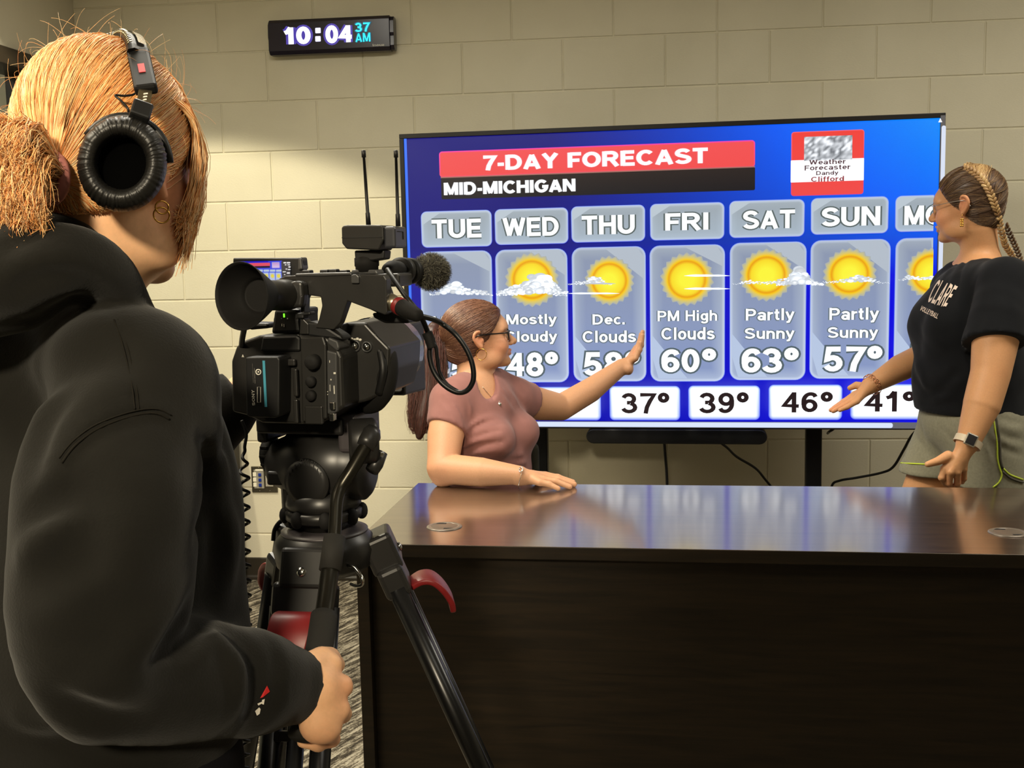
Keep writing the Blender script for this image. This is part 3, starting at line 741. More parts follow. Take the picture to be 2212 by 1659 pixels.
# ------------------------------------------------------------------ news desk
def wood_mat(name, c0, c1, rough, spec, ior, axis=(1.2, 26, 26), coat=0.0):
    m = bpy.data.materials.new(name); m.use_nodes = True
    nt = m.node_tree; N = nt.nodes; L = nt.links; b = N['Principled BSDF']
    b.inputs['Roughness'].default_value = rough; b.inputs['Specular IOR Level'].default_value = spec; b.inputs['IOR'].default_value = ior
    b.inputs['Coat Weight'].default_value = coat; b.inputs['Coat Roughness'].default_value = 0.13; b.inputs['Coat IOR'].default_value = 3.6
    geo = N.new('ShaderNodeNewGeometry'); mp = N.new('ShaderNodeMapping'); mp.inputs['Scale'].default_value = axis
    L.new(geo.outputs['Position'], mp.inputs['Vector'])
    n1 = N.new('ShaderNodeTexNoise'); n1.inputs['Scale'].default_value = 2.4; n1.inputs['Detail'].default_value = 7; n1.inputs['Roughness'].default_value = 0.65; n1.inputs['Distortion'].default_value = 0.6
    L.new(mp.outputs[0], n1.inputs['Vector'])
    cr = N.new('ShaderNodeValToRGB'); e = cr.color_ramp.elements
    e[0].position = 0.36; e[0].color = lin(c0) + (1,); e[1].position = 0.66; e[1].color = lin(c1) + (1,)
    L.new(n1.outputs['Fac'], cr.inputs[0]); L.new(cr.outputs[0], b.inputs['Base Color'])
    bp = N.new('ShaderNodeBump'); bp.inputs['Strength'].default_value = 0.08; bp.inputs['Distance'].default_value = 0.001
    L.new(n1.outputs['Fac'], bp.inputs['Height']); L.new(bp.outputs[0], b.inputs['Normal'])
    return m
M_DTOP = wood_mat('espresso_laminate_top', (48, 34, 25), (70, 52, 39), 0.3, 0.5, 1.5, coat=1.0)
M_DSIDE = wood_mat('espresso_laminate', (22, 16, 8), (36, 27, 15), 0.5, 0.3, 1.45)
DZ = 0.74
def desk_pt(u, v): return hit(u, v, (0, 0, DZ), np.array([0, 0, 1.0]))
dBL, dFL = desk_pt(903, 1043), desk_pt(773, 1174.5)
dyaw = -0.036
DX = np.array([math.cos(dyaw), math.sin(dyaw), 0]); DY = np.array([-math.sin(dyaw), math.cos(dyaw), 0])
depth = float(np.dot(dBL - dFL, DY)); DO = dBL - DY * depth
DXF = xyz_frame(DO, DX, DY, (0, 0, 1))        # origin at the front left top corner
bR = desk_pt(2200, 1058); LEN = float(np.dot(bR - DO, DX)) + 0.32
ch = 0.32
desk = thing('news_desk', 'dark espresso wood news desk with a glossy top reflecting the screen', 'desk', (DO[0] + LEN / 2 * DX[0], DO[1] + .3, 0))
th = 0.030
mb = MB()
t = bmesh.new(); out = [(0, 0), (LEN, 0), (LEN, depth - .20), (LEN - ch, depth), (0, depth)]
a = [t.verts.new((x, y, 0)) for x, y in out]; b = [t.verts.new((x, y, -th)) for x, y in out]
t.faces.new(a); t.faces.new(b[::-1])
for i in range(5): t.faces.new((a[i], b[i], b[(i + 1) % 5], a[(i + 1) % 5]))
bmesh.ops.recalc_face_normals(t, faces=t.faces)
bmesh.ops.bevel(t, geom=list(t.edges), offset=.0018, segments=2, affect='EDGES', profile=.5); t.normal_update()
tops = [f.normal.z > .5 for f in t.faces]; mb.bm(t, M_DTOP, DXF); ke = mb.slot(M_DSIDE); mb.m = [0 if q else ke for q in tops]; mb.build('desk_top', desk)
def dbox(name, lo, hi, m=M_DSIDE, bev=.0012):
    lo = np.array(lo, float); hi = np.array(hi, float); mb = MB(); mb.box((lo + hi) / 2, hi - lo, m, DXF, bev=bev); return mb.build(name, desk)
zb_ = -DZ
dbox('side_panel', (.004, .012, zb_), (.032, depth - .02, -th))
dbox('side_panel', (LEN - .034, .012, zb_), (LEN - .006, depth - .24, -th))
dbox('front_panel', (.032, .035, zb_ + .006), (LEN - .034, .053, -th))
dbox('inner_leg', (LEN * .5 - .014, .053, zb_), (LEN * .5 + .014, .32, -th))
M_GROM = mat('grommet_ring', (116, 106, 96), 0.3, 0.3); M_GROMC = mat('grommet_cap', (92, 80, 70), 0.35); M_HOLE = mat('cable_hole', (6, 5, 5), .8)
for (u, v) in ((960, 1138), (2178, 1151)):
    q = desk_pt(u, v)
    mb = MB(); mb.lathe([(.030, .0), (.043, .0), (.0425, .0016), (.039, .003), (.034, .003), (.032, .0022), (.031, .0008)], q, (0, 0, 1), M_GROM, 40, cap=False)
    g = mb.build('grommet', desk)
    mb = MB(); mb.lathe([(.033, .0), (.033, .0016), (.031, .0022)], q, (0, 0, 1), M_GROMC, 36)
    mb.build('cap', g)
    for s_ in (1, -1):
        mb = MB(); mb.box(q + DX * (.015 if s_ < 0 else -.012) * 1.0 + DY * (.024 * s_) + np.array([0, 0, .0022]), (.024, .009, .0008), M_HOLE, bev=.0003)
        mb.build('cable_slot', g)
# dark cabinet by the wall, behind the camera operator's arm
cb0 = at_y(517, 1000, -.06)
cab = thing('side_cabinet', 'dark brown wooden cabinet against the wall behind the camera operator', 'cabinet', (cb0[0] - .3, -.3, 0))
mb = MB(); mb.box((cb0[0] - .30, -.30, .36), (.60, .50, .66), M_DSIDE, bev=.003); mb.build('body', cab)
mb = MB(); mb.box((cb0[0] - .30, -.30, .70), (.60, .52, .025), M_DSIDE, bev=.003); mb.build('cabinet_top', cab)
mb = MB(); mb.box((cb0[0] - .30, -.30, .018), (.56, .46, .036), M_BLACKP); mb.build('plinth', cab)
for k in (0, 1):
    mb = MB(); mb.box((cb0[0] - .445 + .29 * k, -.555, .36), (.284, .018, .64), M_DSIDE, bev=.002); d = mb.build('door', cab)
    mb = MB(); mb.box((cb0[0] - .325 + .05 * k, -.572, .50), (.01, .016, .11), M_STEEL, bev=.003); mb.build('handle', d)

# ------------------------------------------------------------------ sculpting engine: signed distances + surface nets
def smin(a, b, k):
    if k <= 0: return np.minimum(a, b)
    h = np.clip(0.5 + 0.5 * (b - a) / k, 0, 1)
    return b + (a - b) * h - k * h * (1 - h)
class Sdf:
    def __init__(s): s.ops = []; s.k = 0.01; s.pmode = 'u'
    def _add(s, f, c, r, k=None, mode=None):
        s.ops.append((mode or s.pmode, f, np.asarray(c, np.float32), float(r), s.k if k is None else k)); return s
    def ell(s, c, r, R=None, k=None, mode=None):
        c = np.asarray(c, np.float32); r = np.asarray(r, np.float32) * np.ones(3, np.float32)
        Rm = None if R is None else np.asarray(R, np.float32)          # columns are the axes
        def f(p):
            q = p - c
            if Rm is not None: q = q @ Rm
            a = q / r; k0 = np.sqrt((a * a).sum(1)) + 1e-6; b = a / r; k1 = np.sqrt((b * b).sum(1)) + 1e-6
            return k0 * (k0 - 1) / k1
        return s._add(f, c, r.max(), k, mode)
    def cap(s, a, b, ra, rb=None, k=None, mode=None):
        return s.chain([a, b], [ra, ra if rb is None else rb], k, mode)
    def chain(s, pts, rad, k=None, mode=None, spline=0, flat=None):
        """tapering tube through points; flat=(axis, factor) squeezes the section along an axis"""
        pts = [np.asarray(p, float) for p in pts]; rad = list(rad)
        if spline:
            n0 = len(pts); pts = catmull(pts, spline); rad = list(np.interp(np.linspace(0, n0 - 1, len(pts)), range(n0), rad))
        A = np.array(pts, np.float32); Rr = np.array(rad, np.float32)
        ax = None if flat is None else (norm(flat[0]).astype(np.float32), np.float32(1 / flat[1] - 1))
        def f(p):
            best = None
            for i in range(len(A) - 1):
                ab = A[i + 1] - A[i]; ap = p - A[i]
                t = np.clip((ap @ ab) / max(float(ab @ ab), 1e-9), 0, 1)
                d = ap - t[:, None] * ab
                if ax is not None: d = d + (d @ ax[0])[:, None] * ax[0] * ax[1]
                L = np.sqrt((d * d).sum(1)) - (Rr[i] + t * (Rr[i + 1] - Rr[i]))
                best = L if best is None else np.minimum(best, L)
            return best
        lo = (A - Rr[:, None]).min(0); hi = (A + Rr[:, None]).max(0)
        return s._add(f, (lo + hi) / 2, np.linalg.norm(hi - lo) / 2, k, mode)
    def box(s, c, h, R, rnd=0.005, k=None, mode=None):
        c = np.asarray(c, np.float32); h = np.asarray(h, np.float32) - rnd; Rm = np.asarray(R, np.float32)
        def f(p):
            q = np.abs((p - c) @ Rm) - h
            return np.sqrt((np.maximum(q, 0) ** 2).sum(1)) + np.minimum(q.max(1), 0) - rnd
        return s._add(f, c, np.linalg.norm(h) + rnd, k, mode)
    def plane(s, p0, n, k=0.004, within=None):
        """cut away what lies on the n side of the plane (optionally only inside a ball)"""
        p0 = np.asarray(p0, np.float32); n = norm(n).astype(np.float32)
        def f(p):
            d = (p - p0) @ n
            if within is not None:
                e = np.sqrt(((p - np.asarray(within[0], np.float32)) ** 2).sum(1)) - within[1]
                d = np.minimum(d, -e)
            return d
        s.ops.append(('i', f, np.zeros(3, np.float32), 1e9, k)); return s
    def fold(s, pts, width, amp, spline=4):
        """a soft ridge (amp > 0) or crease (amp < 0) along a line"""
        pts = catmull(pts, spline) if spline and len(pts) > 2 else pts
        A = np.array(pts, np.float32); n = len(A); acc = np.linspace(0, 1, n)
        def f(p):
            best = None
            for i in range(n - 1):
                ab = A[i + 1] - A[i]; ap = p - A[i]
                t = np.clip((ap @ ab) / max(float(ab @ ab), 1e-9), 0, 1)
                d = ap - t[:, None] * ab; L = (d * d).sum(1); u = acc[i] + (acc[i + 1] - acc[i]) * t
                w = np.exp(-L / width ** 2) * (0.25 + 0.75 * np.sin(np.pi * np.clip(u, 0.02, .98)))
                best = w if best is None else np.maximum(best, w)
            return best * amp
        lo = A.min(0); hi = A.max(0)
        s.ops.append(('f', f, (lo + hi) / 2, np.linalg.norm(hi - lo) / 2 + 2.5 * width, 0)); return s
    def ripple(s, amp, freq, seed=0, center=None, radius=1e9):
        rs = np.random.RandomState(seed); K = rs.normal(size=(6, 3)).astype(np.float32) * freq; ph = rs.uniform(0, 6.28, 6)
        def f(p):
            q = p + 0.02 * np.sin(p[:, [1, 2, 0]] * freq * .7)
            d = 0
            for i in range(6): d = d + np.sin(q @ K[i] + ph[i])
            return d * (amp / 3)
        s.ops.append(('f', f, np.zeros(3, np.float32) if center is None else np.asarray(center, np.float32), radius, 0)); return s
    def ev(s, p, ops=None):
        p = np.asarray(p, np.float32); d = None
        for (m, f, c, r, k) in (s.ops if ops is None else ops):
            if m == 'u': q = f(p); d = q if d is None else smin(d, q, k)
            elif d is None: continue
            elif m == 's': d = -smin(-d, f(p), k)
            elif m == 'i': d = -smin(-d, -f(p), k)
            elif m == 'f': d = d - f(p)
        return d
    def trace(s, u, v, t0=0.4, t1=6.0):
        """first surface point along the photo ray"""
        dr = ray(u, v); dl = np.linalg.norm(dr); t = t0
        for _ in range(200):
            q = CAM + dr * t; d = float(s.ev(q[None])[0])
            if d < 0.0006: return q
            t += max(d * 0.8, 0.0004) / dl
            if t > t1: break
        return None
    def trace_many(s, px, t0=0.4, t1=6.0):
        """surface points along many photo rays; rows of nan where a ray misses"""
        px = np.asarray(px, float); D = FWD[None] + (px[:, :1] - 1106.0) / FPX * RIGHT[None] - (px[:, 1:2] - 829.5) / FPX * UP[None]
        L = np.linalg.norm(D, axis=1); t = np.full(len(px), t0); done = np.zeros(len(px), bool)
        for _ in range(160):
            go = ~done & (t < t1)
            if not go.any(): break
            d = s.ev(CAM + D[go] * t[go][:, None]); ix = np.where(go)[0]
            done[ix[d < .0006]] = True
            t[ix[d >= .0006]] += np.maximum(d[d >= .0006] * .8, .0004) / L[ix[d >= .0006]]
        r = CAM + D * t[:, None]; r[~done] = np.nan
        return r
    def pfold(s, px, width, amp, spline=4):
        """fold drawn where the sculpt is seen in the photo, laid on its surface"""
        q = [x for x in s.trace_many(px) if not np.isnan(x[0])]
        if len(q) >= 2: s.fold(q, width, amp, spline)
        return s
def axis_steps(lo, hi, h, fine=()):
    """grid coordinates lo..hi; fine = [(a, b, h2)] denser stretches"""
    xs = [lo]
    while xs[-1] < hi:
        x = xs[-1]; st_ = h
        for a, b, h2 in fine:
            if a <= x <= b: st_ = min(st_, h2)
            elif x < a: st_ = min(st_, max(h2, (a - x) * 0.5 + h2 * .5))
            elif x > b: st_ = min(st_, h2 + (x - b) * 0.3)
        xs.append(x + st_)
    return np.array(xs, np.float32)
def surface(sdf, lo, hi, h, fine=((), (), ())):
    """mesh of the zero level; sparse blocks of 12 cells"""
    X = [axis_steps(lo[i], hi[i], h, fine[i]) for i in range(3)]
    n = [len(x) for x in X]
    D = np.full(n, 1.0, np.float32); B = 12
    cuts = [o for o in sdf.ops if o[0] == 'i']
    for i in range(0, n[0], B):
        for j in range(0, n[1], B):
            for k in range(0, n[2], B):
                xs, ys, zs = X[0][i:i + B], X[1][j:j + B], X[2][k:k + B]
                c = np.array([(xs[0] + xs[-1]) / 2, (ys[0] + ys[-1]) / 2, (zs[0] + zs[-1]) / 2]); R = np.linalg.norm([xs[-1] - xs[0], ys[-1] - ys[0], zs[-1] - zs[0]]) / 2
                ops = [o for o in sdf.ops if np.linalg.norm(o[2] - c) < o[3] + R + 0.03 + o[4]] if len(sdf.ops) > 3 else sdf.ops
                ops = [o for o in ops if o[0] != 'i' or o in cuts]
                if not any(o[0] == 'u' for o in ops): continue
                if o_far(ops, c, R): continue
                g = np.stack(np.meshgrid(xs, ys, zs, indexing='ij'), -1).reshape(-1, 3)
                D[i:i + B, j:j + B, k:k + B] = sdf.ev(g, ops).reshape(len(xs), len(ys), len(zs))
    S_ = D < 0
    c8 = [(a, b, c) for a in (0, 1) for b in (0, 1) for c in (0, 1)]
    def sl(A, o): return A[o[0]:n[0] - 1 + o[0], o[1]:n[1] - 1 + o[1], o[2]:n[2] - 1 + o[2]]
    anyv = sl(S_, c8[0]).copy(); allv = anyv.copy()
    for o in c8[1:]:
        q = sl(S_, o); anyv |= q; allv &= q
    act = anyv & ~allv
    idx = np.argwhere(act); N_ = len(idx)
    if N_ == 0: return np.zeros((0, 3)), []
    ids = np.full(act.shape, -1, np.int32); ids[tuple(idx.T)] = np.arange(N_)
    val = {o: D[idx[:, 0] + o[0], idx[:, 1] + o[1], idx[:, 2] + o[2]] for o in c8}
    acc = np.zeros((N_, 3)); cnt = np.zeros(N_)
    for a in range(3):
        for o in c8:
            if o[a]: continue
            o2 = list(o); o2[a] = 1; o2 = tuple(o2)
            v0, v1 = val[o], val[o2]; m_ = (v0 < 0) != (v1 < 0)
            t = np.where(m_, v0 / np.where(m_, v0 - v1, 1), 0)
            pos = np.zeros((N_, 3))
            for b in range(3): pos[:, b] = o[b]
            pos[:, a] = t
            acc += pos * m_[:, None]; cnt += m_
    loc = acc / cnt[:, None]
    V = np.zeros((N_, 3))
    for a in range(3):
        x0 = X[a][idx[:, a]]; x1 = X[a][idx[:, a] + 1]; V[:, a] = x0 + (x1 - x0) * loc[:, a]
    F = []
    for a in range(3):
        b, c = (a + 1) % 3, (a + 2) % 3
        s0 = [slice(None)] * 3; s1 = [slice(None)] * 3
        s0[a] = slice(0, n[a] - 1); s1[a] = slice(1, n[a])
        for q in (b, c): s0[q] = slice(1, n[q] - 1); s1[q] = slice(1, n[q] - 1)
        A0, A1 = S_[tuple(s0)], S_[tuple(s1)]
        ch_ = np.argwhere(A0 != A1)
        if not len(ch_): continue
        inside0 = A0[tuple(ch_.T)]
        base = ch_.copy(); base[:, b] += 1; base[:, c] += 1
        def cid(db, dc):
            w_ = base.copy(); w_[:, b] += db; w_[:, c] += dc
            return ids[tuple(w_.T)]
        q = np.stack([cid(-1, -1), cid(0, -1), cid(0, 0), cid(-1, 0)], 1)
        q[~inside0] = q[~inside0][:, ::-1]
        F.append(q)
    F = np.concatenate(F); F = F[(F >= 0).all(1)]
    return V, F
def o_far(ops, c, R):
    """True when every union shape is clearly farther than the block"""
    d = min(float(o[1](np.asarray(c, np.float32)[None])[0]) for o in ops if o[0] == 'u')
    return d > R * 1.5 + 0.06
def np_mesh(name, V, F, m, parent, colors=None, mats=None, fmat=None, smooth=True, origin=None):
    me = bpy.data.meshes.new(name)
    o3 = np.array(parent['_o']) if parent is not None else np.asarray(origin, float)
    V = np.asarray(V, np.float64) - o3; F = np.asarray(F, np.int32)
    me.vertices.add(len(V)); me.vertices.foreach_set('co', V.ravel())
    k = F.shape[1]
    me.loops.add(F.size); me.loops.foreach_set('vertex_index', F.ravel())
    me.polygons.add(len(F)); me.polygons.foreach_set('loop_start', np.arange(0, F.size, k, dtype=np.int32)); me.polygons.foreach_set('loop_total', np.full(len(F), k, np.int32))
    if smooth: me.polygons.foreach_set('use_smooth', np.ones(len(F), bool))
    for mm in (mats or [m]): me.materials.append(mm)
    if fmat is not None: me.polygons.foreach_set('material_index', fmat)
    if colors is not None:
        ca = me.color_attributes.new('Col', 'FLOAT_COLOR', 'POINT')
        cc = np.ones((len(V), 4), np.float32); cc[:, :3] = colors
        ca.data.foreach_set('color', cc.ravel())
    me.update(calc_edges=True)
    ob = bpy.data.objects.new(name, me); COL.objects.link(ob); ob['_o'] = [float(x) for x in o3]
    if parent is not None: ob.parent = parent
    else: ob.location = o3
    return ob
def strands(paths, r0, r1, sides=3):
    """thin tubes along many equal-length point lists: paths (n, k, 3)"""
    Pt = np.asarray(paths, np.float64); n, k, _ = Pt.shape
    T = np.gradient(Pt, axis=1); T /= np.linalg.norm(T, axis=2, keepdims=True) + 1e-9
    ref = np.array([0.31, 0.2, 0.93]); A = np.cross(T, ref); A /= np.linalg.norm(A, axis=2, keepdims=True) + 1e-9
    Bn = np.cross(T, A)
    rr = np.linspace(r0, r1, k)[None, :, None]
    if hasattr(r0, '__len__'): rr = np.asarray(r0)[None, :, None]
    ring = [Pt + rr * (math.cos(2 * math.pi * j / sides) * A + math.sin(2 * math.pi * j / sides) * Bn) for j in range(sides)]
    V = np.stack(ring, 2).reshape(-1, 3)
    i = np.arange(n)[:, None, None] * (k * sides); q = np.arange(k - 1)[None, :, None] * sides; j = np.arange(sides)[None, None, :]; j2 = (j + 1) % sides
    F = np.stack([i + q + j, i + q + j2, i + q + sides + j2, i + q + sides + j], -1).reshape(-1, 4)
    return V, F
class Frame:
    """a local frame: forward, left, up"""
    def __init__(s, o, f, u, k=1.0, kz=1.0):
        s.kz = kz; s.o = np.asarray(o, float); s.f = norm(f); u = np.asarray(u, float); s.l = norm(np.cross(u, s.f)); s.u = np.cross(s.f, s.l); s.k = k
        s.R = np.stack([s.f, s.l, s.u], 1)
    def __call__(s, x, y, z): return s.o + s.k * (x * s.f + y * s.l + z * s.kz * s.u)
    def local(s, w): return ((np.asarray(w) - s.o) @ s.R) / np.array([s.k, s.k, s.k * s.kz])
def head_sdf(S, H, neck_to, neck_r=0.055, ear_k=0.004):
    """a head in frame H (origin between the eyes' height and the ears; vertex +0.123, chin -0.122)"""
    k = H.k; R = H.R
    def E(c, r, kk=0.012, mode=None): S.ell(H(*c), np.array(r) * np.array([k, k, k * H.kz]), R, k=kk * k, mode=mode)
    E((-.014, 0, .034), (.099, .076, .089), 0.0)
    E((.026, 0, -.03), (.064, .061, .088), .03)
    E((.03, 0, -.082), (.05, .05, .036), .025)
    E((.076, 0, -.106), (.019, .022, .016), .02)
    for s_ in (1, -1):
        E((.056, .036 * s_, -.042), (.03, .028, .032), .02)
        E((.02, .05 * s_, -.085), (.034, .014, .024), .02)
    E((.072, 0, .022), (.024, .052, .03), .02)
    S.chain([H(.089, 0, .004), H(.098, 0, -.016), H(.111, 0, -.036)], np.array([.007, .008, .0115]) * k, k=.012 * k)
    for s_ in (1, -1): E((.099, .0125 * s_, -.042), (.0095, .0075, .007), .006)
    for s_ in (1, -1): E((.094, .033 * s_, -.002), (.012, .019, .011), .012, 's')
    for s_ in (1, -1):
        E((.0745, .033 * s_, -.004), (.0132, .0145, .0125), .002)
        S.chain([H(.084, .018 * s_, .016), H(.083, .035 * s_, .02), H(.07, .054 * s_, .013)], np.array([.005, .006, .004]) * k, k=.01 * k)
        S.chain([H(.0865, .02 * s_, .0035), H(.0875, .033 * s_, .0062), H(.077, .049 * s_, .0005)], np.array([.0016, .0022, .0016]) * k, k=.003 * k)
    S.chain([H(.088, .022, -.0705), H(.0955, .008, -.0655), H(.0945, 0, -.067), H(.0955, -.008, -.0655), H(.088, -.022, -.0705)], np.array([.0025, .005, .0048, .005, .0025]) * k, k=.006 * k)
    S.chain([H(.087, .02, -.0745), H(.094, 0, -.0785), H(.087, -.02, -.0745)], np.array([.003, .0062, .003]) * k, k=.006 * k)
    S.chain([H(.09, .024, -.0722), H(.1005, 0, -.072), H(.09, -.024, -.0722)], np.array([.001, .0013, .001]) * k, k=.003 * k, mode='s')
    for s_ in (1, -1):
        q = R @ np.array([[math.cos(.25), 0, -math.sin(.25)], [0, 1, 0], [math.sin(.25), 0, math.cos(.25)]])
        S.chain([H(-.002, .073 * s_, .010), H(-.01, .083 * s_, .022), H(-.024, .087 * s_, .018), H(-.03, .087 * s_, .0), H(-.022, .083 * s_, -.018), H(-.008, .077 * s_, -.034)], np.array([.004, .0048, .0052, .005, .0045, .0062]) * k, k=ear_k * k, spline=3)
        S.ell(H(-.014, .076 * s_, -.004), np.array([.015, .006, .024]) * k, q, k=.006 * k)
        S.chain([H(-.004, .075 * s_, .004), H(-.014, .082 * s_, .010), H(-.02, .083 * s_, -.002), H(-.014, .081 * s_, -.014)], np.array([.0025, .003, .003, .0025]) * k, k=.004 * k, spline=3)
        S.ell(H(-.008, .084 * s_, -.007), np.array([.006, .004, .008]) * k, q, k=.003 * k, mode='s')
        S.ell(H(-.002, .078 * s_, -.010), np.array([.004, .004, .006]) * k, q, k=.003 * k)
    S.chain([H(-.022, 0, -.02), H(-.028, 0, -.085), neck_to], np.array([.062 * k, .054 * k, neck_r]), k=.025)
    return S
def hand_sdf(S, wrist, palm_c, knuckles, fingers, thumb, wr=0.027, pr=0.016, kk=0.008):
    """wrist point, palm centre, 4 knuckle points, 4 finger chains (lists of points after the knuckle), thumb chain from the palm side"""
    for i, kn in enumerate(knuckles):
        S.chain([wrist, np.asarray(palm_c) * .5 + (np.asarray(wrist) + np.asarray(kn)) * .25, kn], [wr * .62, pr, .0118 - .0008 * abs(i - 1)], k=kk)
    for i, fg in enumerate(fingers):
        r = [.0098, .0097, .0095, .0088][i]
        pts = [knuckles[i]] + list(fg); n = len(pts)
        S.chain(pts, list(np.linspace(r + .0008, r * .78, n)), k=.003)
        for q in pts[1:-1]: S.ell(q, r * 1.02, k=.003)
    S.chain(thumb, list(np.linspace(.0155, .0088, len(thumb))), k=.006)
SKIN_ATTR = 'Col'
def skin_mat(name):
    return mat(name, (255, 255, 255), 0.5, spec=0.4, sss=0.12, attr='Col', noise=(240, 0.035), bump=(900, 0.12, 0.0006))
def tint(V, base, spots):
    """skin colour per vertex: base plus local colour patches (lips, cheeks, nails): (centre, radius, colour, strength)"""
    c = np.tile(np.array(lin(base), np.float32), (len(V), 1))
    for (q, r, col, a) in spots:
        w = np.exp(-((V - np.asarray(q)) ** 2).sum(1) / r ** 2)[:, None] * a
        c = c * (1 - w) + np.array(lin(col)) * w
    return c
Z3 = np.array([0, 0, 1.0])
def axes_at(u):
    v = ray(u, 829.5); v = norm([v[0], v[1], 0]); r = np.array([v[1], -v[0], 0]); return r, v
def hair_cols(n, k, cols, sides, rs):
    """one colour per strand, drawn from a palette"""
    pal = np.array([lin(c) for c in cols]); pick = pal[rs.randint(0, len(pal), n)] * rs.uniform(.85, 1.12, (n, 1))
    return np.repeat(pick, k * sides, 0)

# ------------------------------------------------------------------ video camera on its tripod
cyaw = -math.radians(7.5)
KF = np.array([-math.sin(cyaw), math.cos(cyaw), 0]); KR = np.array([math.cos(cyaw), math.sin(cyaw), 0]); KU = np.array([0, 0, 1.0])
KO = P(625, 800, 1.31)
KX = xyz_frame(KO, KR, KF, KU)                      # local: x right, y forward (lens), z up
def kp(u, v, f):
    """local (x, z) of a photo point on the plane y = f of the camera"""
    q = hit(u, v, KO + KF * f, KF) - KO
    return np.array([np.dot(q, KR), np.dot(q, KU)])
def kw(u, v, f): x, z = kp(u, v, f); return KX((x, f, z))
M_CAMB = mat('camera_shell', (30, 29, 27), 0.38, spec=0.5, noise=(50, .06), bump=(700, .08, .0004))
M_CAMD = mat('camera_dark', (13, 13, 13), 0.5); M_RUB = mat('black_rubber', (19, 18, 17), 0.75, spec=.3, bump=(500, .15, .0005))
M_CAMG = mat('camera_grey', (58, 58, 58), 0.35, spec=.6); M_CHROME = mat('chrome', (190, 190, 185), 0.18, 1.0)
M_MARK = mat('white_marking', (205, 202, 190), 0.6)
cam = thing('video_camera', 'black professional video camcorder with big rubber eyecup on the tripod', 'video camera', KX((0, .14, -.07)))
def kprism(name, pts, f0, f1, m=M_CAMB, bev=.004, parent=None, ref=None, seg=2):
    """silhouette drawn from photo points on plane ref, extruded from f0 to f1"""
    r = f0 if ref is None else ref
    poly = [tuple(kp(u, v, r)) for u, v in pts]
    mb = MB(); mb.prism(poly, f0, f1, m, KX, bev=bev, seg=seg); return mb.build(name, parent or cam)
def kbox(name, c, s_, m=M_CAMB, bev=.003, parent=None):
    mb = MB(); mb.box(c, s_, m, KX, bev=bev); return mb.build(name, parent or cam)
def ktext(name, s, u0, v0, u1, v1, f, m=M_MARK, parent=None, w=.17, rot=False):
    """lettering on a rear-facing plane; rot: reads upwards"""
    x0, z1 = kp(u0, v0, f); x1, z0 = kp(u1, v1, f)
    v, fc = stroke_text(s, w); v = (v - v.min(0)) / (v.max(0) - v.min(0)); mb = MB()
    if rot: q = [KX((x1 - p[1] * (x1 - x0), f, z0 + p[0] * (z1 - z0))) for p in v]
    else: q = [KX((x0 + p[0] * (x1 - x0), f, z0 + p[1] * (z1 - z0))) for p in v]
    mb.add(q, fc, m); return mb.build(name, parent or cam)
# main body: rear block tapering into the barrel
kprism('body', [(510, 748), (524, 737), (560, 724), (645, 722), (700, 725), (728, 745), (738, 770), (742, 880), (700, 912), (655, 917), (566, 914), (545, 903), (534, 898), (501, 890), (499, 780)], 0, .20, bev=.006, seg=3)
kprism('body_step', [(648, 728), (698, 727), (704, 745), (706, 905), (652, 912)], -.006, .0, M_CAMB, .002)
kprism('top_cover', [(566, 726), (640, 724), (648, 730), (648, 760), (560, 760)], -.004, .06, M_CAMD, .003)
kprism('edge_grip', [(708, 728), (729, 737), (733, 752), (728, 760), (706, 742)], -.004, .03, M_CAMG, .002)
# battery
bat = kprism('battery', [(530, 772), (600, 771), (604, 776), (603, 897), (596, 903), (538, 901), (532, 896)], -.032, 0, M_CAMD, .004, ref=-.032, seg=3)
M_TEAL = mat('teal_label', (62, 138, 160), .5)
b0, b1 = kp(567, 779, -.0326), kp(577, 879, -.0326); mb = MB(); mb.box(((b0[0] + b1[0]) / 2, -.0325, (b0[1] + b1[1]) / 2), (b1[0] - b0[0], .0006, b0[1] - b1[1]), M_TEAL, KX); mb.build('teal_label', bat)
ktext('maker_lettering', 'SONY', 543, 842, 551, 876, -.0328, parent=bat, w=.16, rot=True)
for (u, v0, v1) in ((545, 786, 826), (549, 796, 828)): ktext('small_print', 'IIII-IIIII-IIII', u, v0, u + 2.4, v1, -.0328, parent=bat, w=.1, rot=True)
mb = MB(); q = kw(558.5, 803.5, -.0328); mb.lathe([(.0035, 0), (.0036, .0008), (.0026, .0008), (.0024, .0004)], q, -KF, M_MARK, 24, cap=False); mb.lathe([(.0012, 0), (.001, .0009)], q, -KF, M_MARK, 12); mb.build('charge_mark', bat)
mb = MB(); mb.tube([kw(*p, -.0327) for p in ((556, 836), (563, 836), (563, 869), (556, 869))], .00035, M_MARK, 5, closed=True, smooth=False); mb.build('scale_box', bat)
